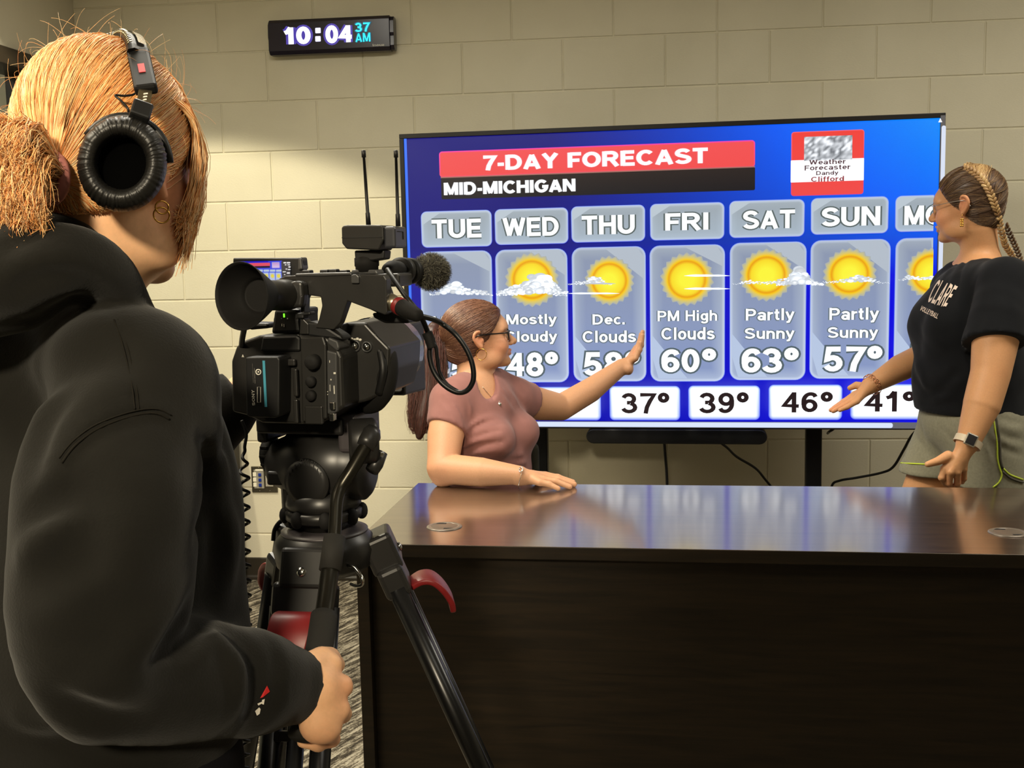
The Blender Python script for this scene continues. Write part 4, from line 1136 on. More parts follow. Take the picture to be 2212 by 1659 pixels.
# rear buttons, dials, switches
for (u, v, r, h) in ((680, 781, .0088, .012), (674, 824, .0062, .007), (674, 854, .0062, .007)):
    mb = MB(); q = kw(u, v, -.006); mb.lathe([(r, 0), (r, h * .7), (r * .9, h), (r * .3, h + .0008)], q, -KF, M_RUB, 26); mb.build('dial', cam)
for q in ((634, 796, 646, 856), (635, 862, 647, 914), (660, 876, 700, 916), (612, 775, 640, 790)):
    c0, c1 = kp(q[0], q[1], -.005), kp(q[2], q[3], -.005); kbox('cover_plate', ((c0[0] + c1[0]) / 2, -.006, (c0[1] + c1[1]) / 2), (abs(c1[0] - c0[0]), .006, abs(c0[1] - c1[1])), M_CAMB, .0015)
side = kprism('switch_panel', [(704, 756), (727, 762), (729, 890), (706, 896)], -.003, .02, M_CAMG, .002)
for (u, v, w_, h_) in ((703, 782, 4, 3), (712, 781, 1.2, 5), (723, 806, 5, 4), (715, 820, 2, 3), (706, 846, 5, 2), (706, 852, 5, 2), (722, 842, 2, 18), (713, 838, 1, 14)):
    q = kp(u, v, -.0034); kbox('switch_mark', (q[0], -.0034, q[1]), (w_ * .00055, .0006, h_ * .00055), M_MARK, 0, parent=side)
for (u, v) in ((720, 876), (720, 900)): q = kp(u, v, -.004); kbox('side_connector', (q[0], -.005, q[1]), (.006, .008, .009), M_CHROME, .001)
ktext('slot_letter', 'A', 522, 766, 527, 772, -.0008, w=.16)
# hand grip with strap on the right side
grip = kprism('hand_grip', [(734, 700), (745, 697), (789, 697), (812, 722), (842, 752), (840, 800), (828, 850), (790, 868), (750, 877), (742, 860), (738, 780)], .05, .17, M_CAMB, .008, ref=.05, seg=3)
kprism('grip_edge', [(727, 742), (738, 702), (745, 698), (741, 770), (734, 770)], .03, .06, M_CAMG, .002, ref=.04)
for (u, v, r) in ((767, 747, .0075), (793, 749, .0068)):
    q = kw(u, v, .0495); mb = MB(); mb.lathe([(r, 0), (r, .002), (r * .75, .003), (r * .7, .0012)], q, -KF, M_CAMG, 28, cap=False); mb.lathe([(r * .68, 0), (r * .5, .0035), (r * .1, .0045)], q, -KF, M_CHROME, 24); mb.build('jack_socket', grip)
mb = MB(); sp = [(770, 742), (768, 735), (765, 731), (772, 732), (775, 727)]; 
for k in range(4): q = kw(760 + 6 * k, 732 + (k % 2) * 2, .0494); mb.ell(q, (.0022, .0006, .0016), M_MARK, 8, 5)
mb.build('microphone_symbol', grip)
mb = MB(); st_ = [kw(812, 716, .09), kw(832, 762, .07), kw(834, 800, .064), kw(826, 842, .066), kw(806, 872, .08), kw(770, 878, .11)]
mb.tube(st_, [.008, .013, .015, .015, .012, .008], M_RUB, 14, spline=5); mb.build('hand_strap', cam)
mb = MB(); mb.tube([kw(822, 757, .054), kw(828, 800, .047), kw(818, 850, .052)], .005, M_CAMD, 10, spline=5); mb.build('strap_pad', cam)
# lens barrel and hood
lc0 = kp(858, 772, .22); 
mb = MB(); mb.lathe([(.045, .12), (.045, .2), (.050, .205), (.050, .25), (.047, .255), (.047, .285), (.03, .286)], KX((lc0[0] - .03, 0, lc0[1] + .004)), KF, mat('barrel_grey', (120, 120, 128), .24, .5), 40); mb.build('lens_barrel', cam)
mb = MB(); mb.lathe([(.0515, .207), (.0515, .248)], KX((lc0[0] - .03, 0, lc0[1] + .004)), KF, M_RUB, 60, cap=False); mb.build('focus_ring', cam)
h0_ = kp(819, 703, .285); h1_ = kp(880, 853, .285)
def ring_prism(name, x0, x1, z0, z1, f0, f1, wall, grow, m):
    mb = MB(); V = []; 
    for (f, gx, w) in ((f0, 0, 0), (f1, grow, 0), (f1, grow, wall), (f0, 0, wall)):
        V += [(x0 - gx + w, f, z0 - gx * .7 + w), (x1 + gx - w, f, z0 - gx * .7 + w), (x1 + gx - w, f, z1 + gx * .7 - w), (x0 - gx + w, f, z1 + gx * .7 - w)]
    F = [(a * 4 + e, a * 4 + (e + 1) % 4, ((a + 1) % 4) * 4 + (e + 1) % 4, ((a + 1) % 4) * 4 + e) for a in range(4) for e in range(4)]
    b = bmesh.new(); vv = [b.verts.new(q) for q in V]
    for f in F: b.faces.new([vv[i] for i in f])
    bmesh.ops.recalc_face_normals(b, faces=b.faces); bmesh.ops.bevel(b, geom=list(b.edges), offset=.004, segments=2, affect='EDGES', profile=.5)
    mb.bm(b, m, KX); return mb.build(name, cam)
ring_prism('lens_hood', h0_[0] - .035, h1_[0], h1_[1], h0_[1], .275, .36, .006, .004, M_CAMB)
mb = MB(); mb.lathe([(.042, 0), (.03, .004), (.01, .006)], KX((lc0[0] - .03, .287, lc0[1] + .004)), KF, mat('front_glass', (20, 20, 30), .05, coat=1), 36); mb.build('front_lens', cam)
# top handle
hb = kprism('handle', [(604, 602), (618, 596), (652, 594), (700, 596), (768, 592), (830, 594), (836, 604), (836, 640), (838, 676), (832, 680), (752, 650), (735, 698), (722, 712), (683, 708), (690, 690), (697, 660), (694, 641), (664, 637), (660, 644), (658, 690), (668, 700), (668, 722), (648, 722), (650, 690), (652, 612), (640, 606), (604, 606)], -.002, .014, M_CAMB, .003, ref=0)
kprism('handle_foot', [(660, 695), (690, 697), (735, 725), (742, 735), (690, 730), (662, 726)], .0, .03, M_CAMD, .003, ref=0)
for k in range(3): mb = MB(); mb.tube([kw(664 + 8 * k, 700, .028), kw(684 + 9 * k, 718, .028)], .0007, M_MARK, 5); mb.build('vent_line', cam)
kprism('handle_plate', [(640, 591), (700, 589), (760, 588), (764, 594), (700, 597), (640, 597)], -.004, .022, M_CAMG, .0015, ref=0)
for (u, v) in ((665, 588), (703, 587), (722, 586), (745, 588)): q = kp(u, v, .008); kbox('handle_button', (q[0], .008, q[1]), (.010, .012, .005), M_CAMD, .0015)
kprism('handle_trim', [(762, 594), (774, 592), (779, 598), (779, 612), (763, 612)], -.006, .0, M_CAMG, .001, ref=0)
kprism('side_lever', [(646, 676), (674, 673), (675, 680), (660, 682), (660, 688), (646, 688)], -.006, .01, M_CAMD, .002, ref=0)
# audio input block under the front of the handle
kprism('audio_block', [(782, 612), (826, 606), (838, 640), (840, 678), (820, 680), (784, 662)], .030, .056, M_CAMD, .004, ref=.03)
kprism('audio_latch', [(806, 676), (850, 672), (886, 690), (886, 698), (834, 698), (810, 686)], .035, .07, M_CAMD, .004, ref=.04)
# viewfinder column, tube, eyecup
kprism('viewfinder_column', [(592, 667), (646, 667), (644, 690), (648, 720), (584, 722), (589, 690)], .0, .06, M_CAMD, .004, ref=0)
led = mat('green_led', (110, 255, 40), .4, emit=2.2)
q = kp(613.5, 681.5, -.0006); kbox('power_led', (q[0], -.0006, q[1]), (.0017, .0012, .0044), led, .0004)
for (u, v, w_, h_) in ((609, 702, 1, 5), (613.5, 703, 1, 6), (608, 688, 1, 1), (621, 688, 2.4, 2.4)): q = kp(u, v, -.0005); kbox('column_mark', (q[0], -.0005, q[1]), (w_ * .00055, .0008, h_ * .00055), M_MARK, 0)
kprism('viewfinder_block', [(622, 610), (636, 606), (653, 609), (655, 640), (651, 665), (624, 666), (620, 640)], -.020, -.003, M_CAMB, .004, ref=-.02, seg=3)
# the tube leaves the block to the left and toward the operator
e0 = kw(630, 637, -.0); eax = norm(kw(470, 641, -.150) - kw(630, 637, .0))
mb = MB(); mb.lathe([(.0172, .004), (.018, .012), (.018, .026), (.0172, .028), (.0172, .056), (.0186, .060), (.0186, .066)], e0, eax, M_CAMB, 36); mb.build('viewfinder_tube', cam)
def eyecup():
    mb = MB(); n = 40; V = []; F = []
    a = norm(np.cross(eax, [0, 0, 1.0])); b = np.cross(a, eax) * -1
    if b[2] < 0: b = -b
    prof = [(.0195, .066, 0), (.0225, .074, .1), (.028, .088, .45), (.033, .102, .85), (.0345, .107, 1), (.0338, .1075, 1), (.0318, .102, .85), (.0265, .088, .45), (.020, .075, .1), (.0168, .071, 0), (.0168, .0698, 0), (.0150, .0698, 0), (.001, .0698, 0)]
    for (r, z, fl) in prof:
        for j in range(n):
            th = 2 * math.pi * j / n
            ext = fl * .009 * math.cos(th) * -1                       # one side of the cup reaches farther out
            V.append(e0 + eax * (z + ext) + r * (math.cos(th) * a * 1.12 + math.sin(th) * b * 1.08))
    for i in range(len(prof) - 1):
        for j in range(n): F.append((i * n + j, i * n + (j + 1) % n, (i + 1) * n + (j + 1) % n, (i + 1) * n + j))
    F.append(tuple((len(prof) - 1) * n + j for j in range(n)))
    mb.add(V, F, M_RUB, smooth=True); return mb.build('eyecup', cam)
eyecup()
kprism('rear_rail', [(548, 696), (588, 697), (588, 708), (545, 712)], .02, .05, M_CAMD, .003, ref=.03)
mb = MB(); mb.tube([kw(530, 690, -.06), kw(527, 712, -.05), kw(523, 735, -.02), kw(522, 750, .01)], .0035, M_CABLE, 8, spline=5); mb.build('eyecup_tether', cam)
# flip-out monitor facing the operator
LF = .10
mon = kprism('monitor', [(503, 557), (652, 557), (655, 562), (655, 650), (500, 650)], LF, LF + .014, M_CAMD, .002, ref=LF)
kprism('monitor_hinge', [(646, 556), (653, 556), (656, 582), (646, 584)], LF - .004, LF + .016, M_CAMG, .002, parent=mon, ref=LF)
def stl(u, v): return kp(u, v, LF - .0004)
m2 = Screen(xyz_frame(KO + KF * (LF - .0004), KR, -KF, KU), emit_attr('monitor_picture', 1.0), stl)
m2.rrect(m2.box_of(516, 564, 612, 648), .0005, [(0, lc(60, 70, 230), lc(120, 140, 250)), (.001, lc(50, 60, 240), lc(140, 160, 250))])
m2.rrect(m2.box_of(516, 564, 580, 567), .0003, [(0, lc(30, 20, 200), lc(30, 20, 200)), (.0004, lc(30, 20, 200), lc(30, 20, 200))])
m2.rrect(m2.box_of(519, 568, 584, 575), .0004, [(0, lc(240, 70, 130), lc(240, 70, 130)), (.0005, lc(248, 90, 110), lc(248, 90, 110))])
m2.rrect(m2.box_of(519, 575, 584, 579), .0003, [(0, lc(40, 30, 90), lc(40, 30, 90)), (.0004, lc(30, 25, 50), lc(30, 25, 50))])
m2.rrect(m2.box_of(588, 566, 605, 579), .0006, [(0, lc(150, 190, 255), lc(190, 160, 255)), (.001, lc(210, 150, 220), lc(240, 220, 255))])
for i in range(7):
    u0 = 517 + i * 13.6
    m2.rrect(m2.box_of(u0, 582, u0 + 12, 587), .0006, [(0, lc(160, 190, 250), lc(160, 190, 250)), (.0006, lc(205, 220, 240), lc(205, 220, 240))])
    m2.rrect(m2.box_of(u0, 588.5, u0 + 12, 630), .0008, [(0, lc(150, 180, 255), lc(150, 180, 255)), (.0008, lc(200, 214, 240), lc(215, 225, 248))])
    m2.disc(m2.st(u0 + 6, 596), [(.0026, lc(240, 220, 140)), (.0016, lc(252, 235, 90))], n=14)
m2.rrect(m2.box_of(612, 564, 631, 648), .0003, [(0, lc(60, 58, 60), lc(60, 58, 60)), (.0003, lc(70, 68, 70), lc(70, 68, 70))])
for (u, v, w_, h_) in ((615, 566, 6, 3), (622, 566, 8, 3), (618, 571, 4, 2), (624, 571, 6, 2), (626, 575, 5, 3), (620, 580, 4, 2), (625, 581, 6, 2), (614, 586, 7, 2), (623, 588, 7, 3), (617, 592, 3, 2)):
    m2.rrect(m2.box_of(u, v, u + w_, v + h_), .0002, [(0, lc(230, 228, 225), lc(230, 228, 225)), (.0003, lc(230, 228, 225), lc(230, 228, 225))])
m2.mb.build('monitor_screen', mon, colattr=True)
# accessory shoe post and the wireless receiver
kprism('accessory_shoe', [(768, 582), (820, 582), (824, 592), (764, 592)], .028, .052, M_CAMG, .0015, ref=.04)
rx = thing('wireless_receiver', 'black wireless receiver box with two thin antennas on top of the camcorder', 'receiver', kw(793, 584, .04))
def rprism(name, pts, f0, f1, m, bev=.003, ref=None):
    o = kprism(name, pts, f0, f1, m, bev, parent=rx, ref=ref); return o
rprism('case', [(741, 487), (752, 486), (822, 486), (828, 489), (829, 518), (818, 541), (748, 538), (738, 526), (737, 492)], .015, .06, M_CAMB, .003)
kk0 = [tuple(kp(u, v, .04)) for u, v in ((828, 489), (830, 520), (819, 541))]
q0 = kp(828, 489, .015); q1 = kp(819, 541, .015)
mb = MB(); mb.box((q0[0] + .006, .038, (q0[1] + q1[1]) / 2 + .001), (.014, .042, (q0[1] - q1[1]) * .92), mat('receiver_end_screenlit', (48, 49, 54), .35, spec=.6), KX, bev=.003); mb.build('end_panel', rx)  # lighter bluish tone paints the television's light onto this end face
mb = MB(); 
mb.tube([KX((q0[0] + .0133, .025, q0[1] - .006)), KX((q0[0] + .0133, .045, q0[1] - .006)), KX((q0[0] + .0133, .045, q0[1] - .015))], .0005, M_CAMD, 5); mb.build('end_seam', rx)
ql = kp(738, 512, .0145); qr = kp(826, 513, .0145)
mb = MB(); mb.box(((ql[0] + qr[0]) / 2, .0147, (ql[1] + qr[1]) / 2), (qr[0] - ql[0], .0008, .0009), M_CAMD, KX); mb.build('case_seam', rx)
rprism('mount_block', [(768, 541), (808, 540), (834, 541), (832, 560), (808, 564), (770, 564)], .028, .052, M_CAMD, .002, ref=.033)
mb = MB(); mb.lathe([(.0135, 0), (.0135, .006), (.0145, .007), (.0145, .016), (.012, .018), (.012, .024)], kw(793, 587, .04), KU, M_RUB, 24); mb.build('mount_post', rx)
for (a, b) in (((796, 486), (785, 324)), ((860, 489), (855, 324))):
    f_ = .036; p0, p1 = kw(*a, f_), kw(*b, f_); d = p1 - p0
    mb = MB(); mb.tube([p0, p0 + d * .16, p0 + d * .17, p0 + d * .9, p0 + d * .902, p0 + d * .99, p1], [.0029, .0027, .0021, .0016, .0026, .0026, .0012], M_CAMD, 10); mb.build('antenna', rx)
# shotgun microphone with its furry cover
mic = thing('microphone', 'shotgun microphone with grey furry windscreen at the front of the camcorder', 'microphone', kw(870, 612, .1))
m0, m1 = kw(838, 583, .075), kw(940, 588, .225); max_ = norm(m1 - m0)
mb = MB(); mb.lathe([(.0055, -.006), (.0085, 0), (.0095, .004), (.0115, .01), (.0115, .03), (.0105, .031), (.0105, .10)], m0 + KU * .0, max_, M_RUB, 24); mb.build('microphone_body', mic)
for t in (.035, .058):
    mb = MB(); mb.lathe([(.0125, t), (.0165, t + .001), (.0165, t + .013), (.0125, t + .014)], m0, max_, M_CAMD, 30); mb.build('holder_ring', mic)
mb = MB(); mb.box((kp(852, 604, .085)[0], .085, kp(852, 604, .085)[1]), (.03, .05, .016), M_CAMB, KX, bev=.003); mb.build('holder_arm', mic)
wc = kw(931, 587, .18); rs = np.random.RandomState(21)
M_FURB = mat('windscreen_core', (52, 50, 44), .95)
mb = MB(); a_ = norm(np.cross(max_, Z3 if 'Z3' in globals() else [0, 0, 1.0])); bb_ = np.cross(a_, max_); Rw = np.stack([max_, a_, bb_], 1)
mb.ell(wc, (.03, .021, .021), M_FURB, 24, 14, Rw); mb.build('windscreen', mic)
fur = []
for i in range(4200):
    d = rs.normal(size=3); d /= np.linalg.norm(d)
    p0 = wc + Rw @ (d * np.array([.029, .0205, .0205])); nrm = norm(Rw @ d)
    t_ = norm(np.cross(nrm, rs.normal(size=3))); L = rs.uniform(.003, .0075)
    fur.append([p0 + nrm * L * s_ * .8 + t_ * L * .7 * s_ * s_ for s_ in (0, .5, 1)])
M_FUR = mat('windscreen_fur', (255, 255, 255), .8, attr='Col')
V, F = strands(np.array(fur), .00028, .0001)
np_mesh('windscreen_fur', V, F, M_FUR, mic, hair_cols(len(fur), 3, [(84, 80, 68), (120, 116, 100), (60, 56, 48), (140, 138, 122), (40, 38, 34)], 3, rs))
# connector and cables
xlr = thing('audio_cable', 'black microphone cable with silver connector looping down from the camcorder front', 'cable', kw(848, 655, .1))
c0, c1 = kw(838, 649, .018), kw(880, 670, -.004); ax = norm(c1 - c0)
mb = MB(); mb.lathe([(.0085, 0), (.0098, .002), (.0098, .008), (.0092, .009), (.0092, .020)], c0, ax, mat('satin_nickel', (170, 160, 138), .28, .9), 24); mb.build('connector_shell', xlr)
mb = MB(); mb.lathe([(.0100, .020), (.0104, .021), (.0104, .027), (.0100, .028)], c0, ax, mat('red_ring', (120, 28, 30), .4), 24); mb.build('red_ring', xlr)
mb = MB(); mb.lathe([(.0098, .028), (.0094, .045), (.0075, .060), (.005, .064)], c0, ax, M_RUB, 20); mb.build('strain_relief', xlr)
mb = MB(); L1 = [(837, 582, .066), (852, 605, .05), (880, 645, .03), (906, 678, .03), (922, 712, .035), (929, 735, .035), (928, 768, .035), (936, 800, .035), (956, 829, .035), (985, 847, .035), (1008, 844, .035), (1022, 822, .035), (1021, 790, .035), (1008, 755, .035), (984, 722, .035), (956, 700, .04), (936, 690, .02), (905, 682, .0)]
mb.tube([kw(*q) for q in L1], .0031, M_CABLE, 10, spline=6); mb.build('cord', xlr)
mb = MB(); L2 = [(929, 735, .03), (941, 748, .032), (945, 775, .034), (950, 805, .036), (966, 830, .038), (990, 846, .04)]
mb.tube([kw(*q) for q in L2], .0022, M_CABLE, 8, spline=6); mb.build('cord', xlr)
mb = MB(); mb.tube([kw(922, 718, .033), kw(929, 735, .033), kw(934, 752, .033)], .0062, M_RUB, 12, spline=4); mb.build('cord_sleeve', xlr)

# ------------------------------------------------------------------ tripod and fluid head
TC = P(702, 1165, 1.42)
tri = thing('tripod', 'black twin tube tripod with red leg levers holding the camcorder', 'tripod', (TC[0], TC[1], 0))
M_TRI = mat('tripod_black', (32, 31, 30), 0.36, spec=.5, noise=(40, .06)); M_TRIG = mat('tripod_grey', (66, 62, 64), 0.42, spec=.5); M_ROD = mat('handle_tube', (44, 42, 36), 0.3, .75)
M_REDL = mat('red_lever', (118, 22, 24), 0.4, spec=.5, noise=(30, .05)); M_FOAM = mat('foam_grip', (30, 28, 24), .8, bump=(300, .2, .0006))
TX_, TA_ = axes_at(702)
def tp(u, v, d=1.42): return P(u, v, d)
def zc(v, d=1.42): return P(702, v, d)[2]
def tl(name, prof, m, n=48, o=None, ax=(0, 0, 1), parent=None):
    mb = MB(); mb.lathe(prof, TC if o is None else o, ax, m, n); return mb.build(name, parent or tri)
z_ = lambda v: P(702, v, 1.42)[2] - TC[2]
px_ = 1.42 / 2400
# crown with three hubs
tl('crown', [(.05, z_(1232)), (.062, z_(1215)), (.066, z_(1180)), (.062, z_(1160)), (.054, z_(1146)), (.05, z_(1140))], M_TRI)
tl('bowl_rim', [(.052, z_(1150)), (.055, z_(1146)), (.055, z_(1142)), (.045, z_(1138))], M_TRIG)
tl('bowl_clamp', [(.030, z_(1146)), (.032, z_(1120)), (.044, z_(1118)), (.049, z_(1112)), (.049, z_(1096)), (.044, z_(1092))], M_TRI)
for k in range(8):
    a = k * math.pi / 4 + .3; o = TC + np.array([math.cos(a) * .048, math.sin(a) * .048, z_(1106)])
    mb = MB(); mb.ell(o, (.008, .008, .011), M_RUB, 12, 8); mb.build('clamp_knurl', tri)
tl('pan_base', [(.044, z_(1094)), (.048, z_(1086)), (.048, z_(1078)), (.046, z_(1060)), (.040, z_(1052))], M_TRI)
# fluid head: drum across, with drag dial on the left and tilt lock on the right
HX = KR; HY = KF
hc = tp(690, 1002, 1.42)
HF = xyz_frame(hc, HX, HY, (0, 0, 1))
mb = MB(); mb.lathe([(.018, -.066), (.026, -.064), (.031, -.056), (.036, -.044), (.043, -.036), (.049, -.02), (.051, .02), (.048, .044), (.044, .05), (.044, .062), (.040, .066)], hc, HX, M_TRI, 48); mb.build('tilt_drum', tri)
mb = MB(); mb.box((0, 0, -.045), (.085, .07, .07), M_TRI, HF, bev=.012, seg=3); mb.build('head_yoke', tri)
mb = MB(); mb.lathe([(.019, -.074), (.022, -.072), (.022, -.062), (.018, -.060)], hc + np.array([0, 0, .012]), HX, M_RUB, 40); mb.build('drag_dial', tri)
for k in range(24):
    a = k * math.pi / 12
    if k % 2 == 0: mb = MB(); mb.box((-.067, math.cos(a) * .0225, .012 + math.sin(a) * .0225), (.010, .003, .003), M_RUB, HF, bev=.0006); mb.build('dial_tooth', tri)
mb = MB(); q = hc - HY * .0525; mb.lathe([(.030, 0), (.029, .004), (.022, .006)], hc + HX * .004 - HY * .048 - np.array([0, 0, .014]), -HY, M_TRI, 40); mb.build('balance_dial', tri)
mb = MB()
for k in range(9):
    a = math.radians(30 + 15 * k); c = hc + HX * (.004 + .0245 * math.cos(a)) - HY * .0545 + np.array([0, 0, -.014 + .0245 * math.sin(a)])
    mb.box((np.dot(c - hc, HX), np.dot(c - hc, HY), c[2] - hc[2]), (.0008, .0008, .004), M_CAMG, HF)
mb.build('balance_scale', tri)
v, fc = stroke_text('BALANCE', .15); v = (v - v.min(0)) / (v.max(0) - v.min(0)); mb = MB()
mb.add([hc + HX * (.004 + (.027 + .0035 * p[1]) * math.cos(math.radians(100 - 62 * p[0]))) - HY * .0543 + Z_ for p in v for Z_ in [np.array([0, 0, -.014 + (.027 + .0035 * p[1]) * math.sin(math.radians(100 - 62 * p[0]))])]], fc, M_CAMG); mb.build('balance_lettering', tri)
# top plate
mb = MB(); mb.box((-.004, .0, .056), (.115, .10, .020), M_TRI, HF, bev=.004, seg=3); mb.build('plate_base', tri)
mb = MB(); mb.box((0, .0, .072), (.075, .12, .012), M_TRI, HF, bev=.002); mb.build('quick_plate', tri)
mb = MB(); mb.box((.056, .0, .046), (.026, .085, .048), M_TRIG, HF, bev=.006, seg=3); mb.build('plate_lock', tri)
mb = MB(); mb.box((-.058, .0, .050), (.014, .085, .034), M_TRI, HF, bev=.004); mb.build('plate_side', tri)
# pan handle: rosette, bent tube, collar, foam grip
pv = tp(796, 952, 1.36)
mb = MB(); mb.lathe([(.024, -.018), (.028, -.014), (.028, .012), (.024, .018)], pv - TX_ * .006, TX_, M_TRI, 32); mb.build('rosette', tri)
path = [tp(800, 938, 1.345), tp(787, 968, 1.335), tp(760, 1015, 1.325), tp(737, 1052, 1.32), tp(727, 1085, 1.31), tp(723, 1150, 1.295), tp(713, 1230, 1.275), tp(704, 1300, 1.25), tp(694, 1360, 1.225)]
mb = MB(); mb.tube(path, [.0085, .0085, .0080, .0078, .0076, .0076, .0105, .0105, .0105], M_ROD, 20, spline=5); ph = mb.build('pan_handle', tri)
mb = MB(); mb.tube([path[0] + norm(path[0] - path[1]) * .008, path[0], path[1] * .6 + path[0] * .4, path[1]], [.010, .0135, .0135, .0115], M_TRI, 20); mb.build('handle_clamp', tri)
mb = MB(); mb.tube([tp(723, 1160, 1.293), tp(713, 1232, 1.274)], [.0128, .0128], M_FOAM, 24); mb.build('collar', ph)
mb = MB(); mb.tube([tp(700, 1330, 1.24), tp(690, 1400, 1.208), tp(672, 1500, 1.172), tp(652, 1592, 1.14)], [.0148, .0150, .0152, .0146], M_FOAM, 24, spline=4); mb.build('grip', ph)
# tilt lock lever
mb = MB(); mb.tube([tp(824, 976, 1.37), tp(812, 1002, 1.365), tp(803, 1018, 1.36)], [.008, .0095, .0085], M_TRI, 14); mb.build('tilt_lock', tri)
mb = MB(); mb.lathe([(.004, 0), (.0035, .003), (.0015, .004)], tp(823, 980, 1.358), -TA_, M_CHROME, 16); mb.build('lock_screw', tri)
mb = MB(); mb.box(np.zeros(3), (.03, .014, .018), M_TRI, xyz_frame(tp(604, 1032, 1.40), HX, HY, (0, 0, 1)), bev=.003); mb.build('pan_lock', tri)
# legs
M_LEGT = mat('leg_tube', (24, 24, 25), .28, .3, spec=.6)
def leg(az, drop=.42, lever=True):
    dirh = math.cos(math.radians(az)) * TX_ + math.sin(math.radians(az)) * TA_
    side = np.array([-dirh[1], dirh[0], 0])
    top = TC + dirh * .07 + np.array([0, 0, z_(1188)]); foot = np.array([TC[0], TC[1], .022]) + dirh * (.07 + drop)
    ax = foot - top; L = np.linalg.norm(ax); ax = ax / L; out = norm(np.cross(side, ax)); 
    if np.dot(out, dirh) < 0: out = -out
    root = MB(); X = xyz_frame(top, side, out, -ax)
    root.box((0, 0, -.005), (.060, .040, .05), M_TRI, X, bev=.006, seg=3); lg = root.build('leg_hinge', tri)
    mb = MB(); mb.box((0, 0, -.042), (.078, .034, .042), M_TRIG if az == 0 else M_TRI, X, bev=.007, seg=3); mb.build('upper_casting', lg)
    for s_ in (1, -1):
        mb = MB(); mb.tube([top + ax * .05 + side * .031 * s_, top + ax * .60 + side * .031 * s_], .0125, M_LEGT, 18); mb.build('leg_tube', lg)
    mb = MB(); mb.box((0, 0, -.60), (.088, .034, .06), M_TRI, X, bev=.006, seg=2); mb.build('middle_casting', lg)
    mb = MB(); mb.box((0, 0, -.20), (.07, .02, .012), M_TRI, X, bev=.002); mb.build('spacer', lg)
    mb = MB(); mb.tube([top + ax * .09, top + ax * (L - .03)], .0105, M_LEGT, 18); mb.build('inner_tube', lg)
    mb = MB(); mb.tube([foot - ax * .05, foot - ax * .02, np.array([foot[0], foot[1], .012]), np.array([foot[0], foot[1], .001])], [.013, .016, .02, .022], M_RUB, 18); mb.build('rubber_foot', lg)
    # red lever: curved paddle standing off the outside of the leg
    mb = MB(); cv = [(.014, -.062), (.030, -.060), (.043, -.066), (.051, -.082), (.054, -.102), (.051, -.116)]
    V = []; F = []; wd = [.020, .024, .026, .026, .023, .017]; cs = catmull([np.array([0, a, b]) for a, b in cv], 5); ws = np.interp(np.linspace(0, 5, len(cs)), range(6), wd)
    for i, c in enumerate(cs):
        t = norm(cs[min(i + 1, len(cs) - 1)] - cs[max(i - 1, 0)]); nn = np.array([0, -t[2], t[1]])
        for (a, b) in ((-1, -1), (1, -1), (1, 1), (-1, 1)): V.append(X(c + np.array([ws[i] * a, 0, 0]) + nn * .0038 * b))
    for i in range(len(cs) - 1):
        for e in range(4): F.append((i * 4 + e, i * 4 + (e + 1) % 4, i * 4 + 4 + (e + 1) % 4, i * 4 + 4 + e))
    F.append((3, 2, 1, 0)); k_ = (len(cs) - 1) * 4; F.append((k_, k_ + 1, k_ + 2, k_ + 3))
    b = bmesh.new(); vv = [b.verts.new(q) for q in V]
    for f in F: b.faces.new([vv[i] for i in f])
    bmesh.ops.recalc_face_normals(b, faces=b.faces); bmesh.ops.bevel(b, geom=[e for e in b.edges if e.calc_face_angle(0) > .6], offset=.002, segments=2, affect='EDGES', profile=.5)
    mb.bm(b, M_REDL, smooth=True); mb.build('red_lever', lg)
    mb = MB(); mb.lathe([(.006, .0), (.0055, .003), (.002, .004)], X((0, .021, -.010)), out, M_CHROME, 16); mb.build('hinge_bolt', lg)
    return top, foot, ax
leg(-2, .40); leg(118, .40); leg(252, .36)
# ring on the crown and small loop of wire behind
mb = MB(); mb.tube([tp(752, 1222, 1.37), tp(766, 1226, 1.36), tp(781, 1246, 1.35), tp(783, 1262, 1.35), tp(770, 1266, 1.355), tp(757, 1262, 1.36)], .0022, M_CHROME, 8, spline=5); mb.build('carry_ring', tri)
mb = MB(); mb.tube([tp(620, 1118, 1.46), tp(604, 1128, 1.46), tp(593, 1145, 1.46), tp(590, 1168, 1.46)], .0028, M_CABLE, 8, spline=5); mb.build('wire_loop', tri)

# coiled cord hanging from the camcorder
cc_path = catmull([P(522, 908, 1.40), P(532, 938, 1.40), P(528, 975, 1.40), P(528, 1060, 1.40), P(529, 1180, 1.40), P(531, 1300, 1.40), P(532, 1400, 1.40), P(530, 1560, 1.40), P(526, 1660, 1.41), P(512, 1760, 1.43)], 30)
mb = MB(); pts = []
n = len(cc_path); tot = 0; acc = [0]
for i in range(1, n): tot += np.linalg.norm(cc_path[i] - cc_path[i - 1]); acc.append(tot)
pitch = .0185; steps = int(tot / pitch * 14)
for i in range(steps):
    s_ = tot * i / steps; k = np.searchsorted(acc, s_); k = min(max(k, 1), n - 1)
    p_ = cc_path[k - 1] + (cc_path[k] - cc_path[k - 1]) * ((s_ - acc[k - 1]) / max(acc[k] - acc[k - 1], 1e-6))
    ph_ = 2 * math.pi * s_ / pitch; rr = .0058 * min(1, max(0, (s_ - .035) / .03))
    pts.append(p_ + TX_ * math.cos(ph_) * rr + TA_ * math.sin(ph_) * rr)
mb.tube(pts, .0021, M_CABLE, 7)
tag(mb.build('coiled_cord', origin=pts[0]), 'black coiled cord hanging down beside the hoodie and the tripod', 'cord')

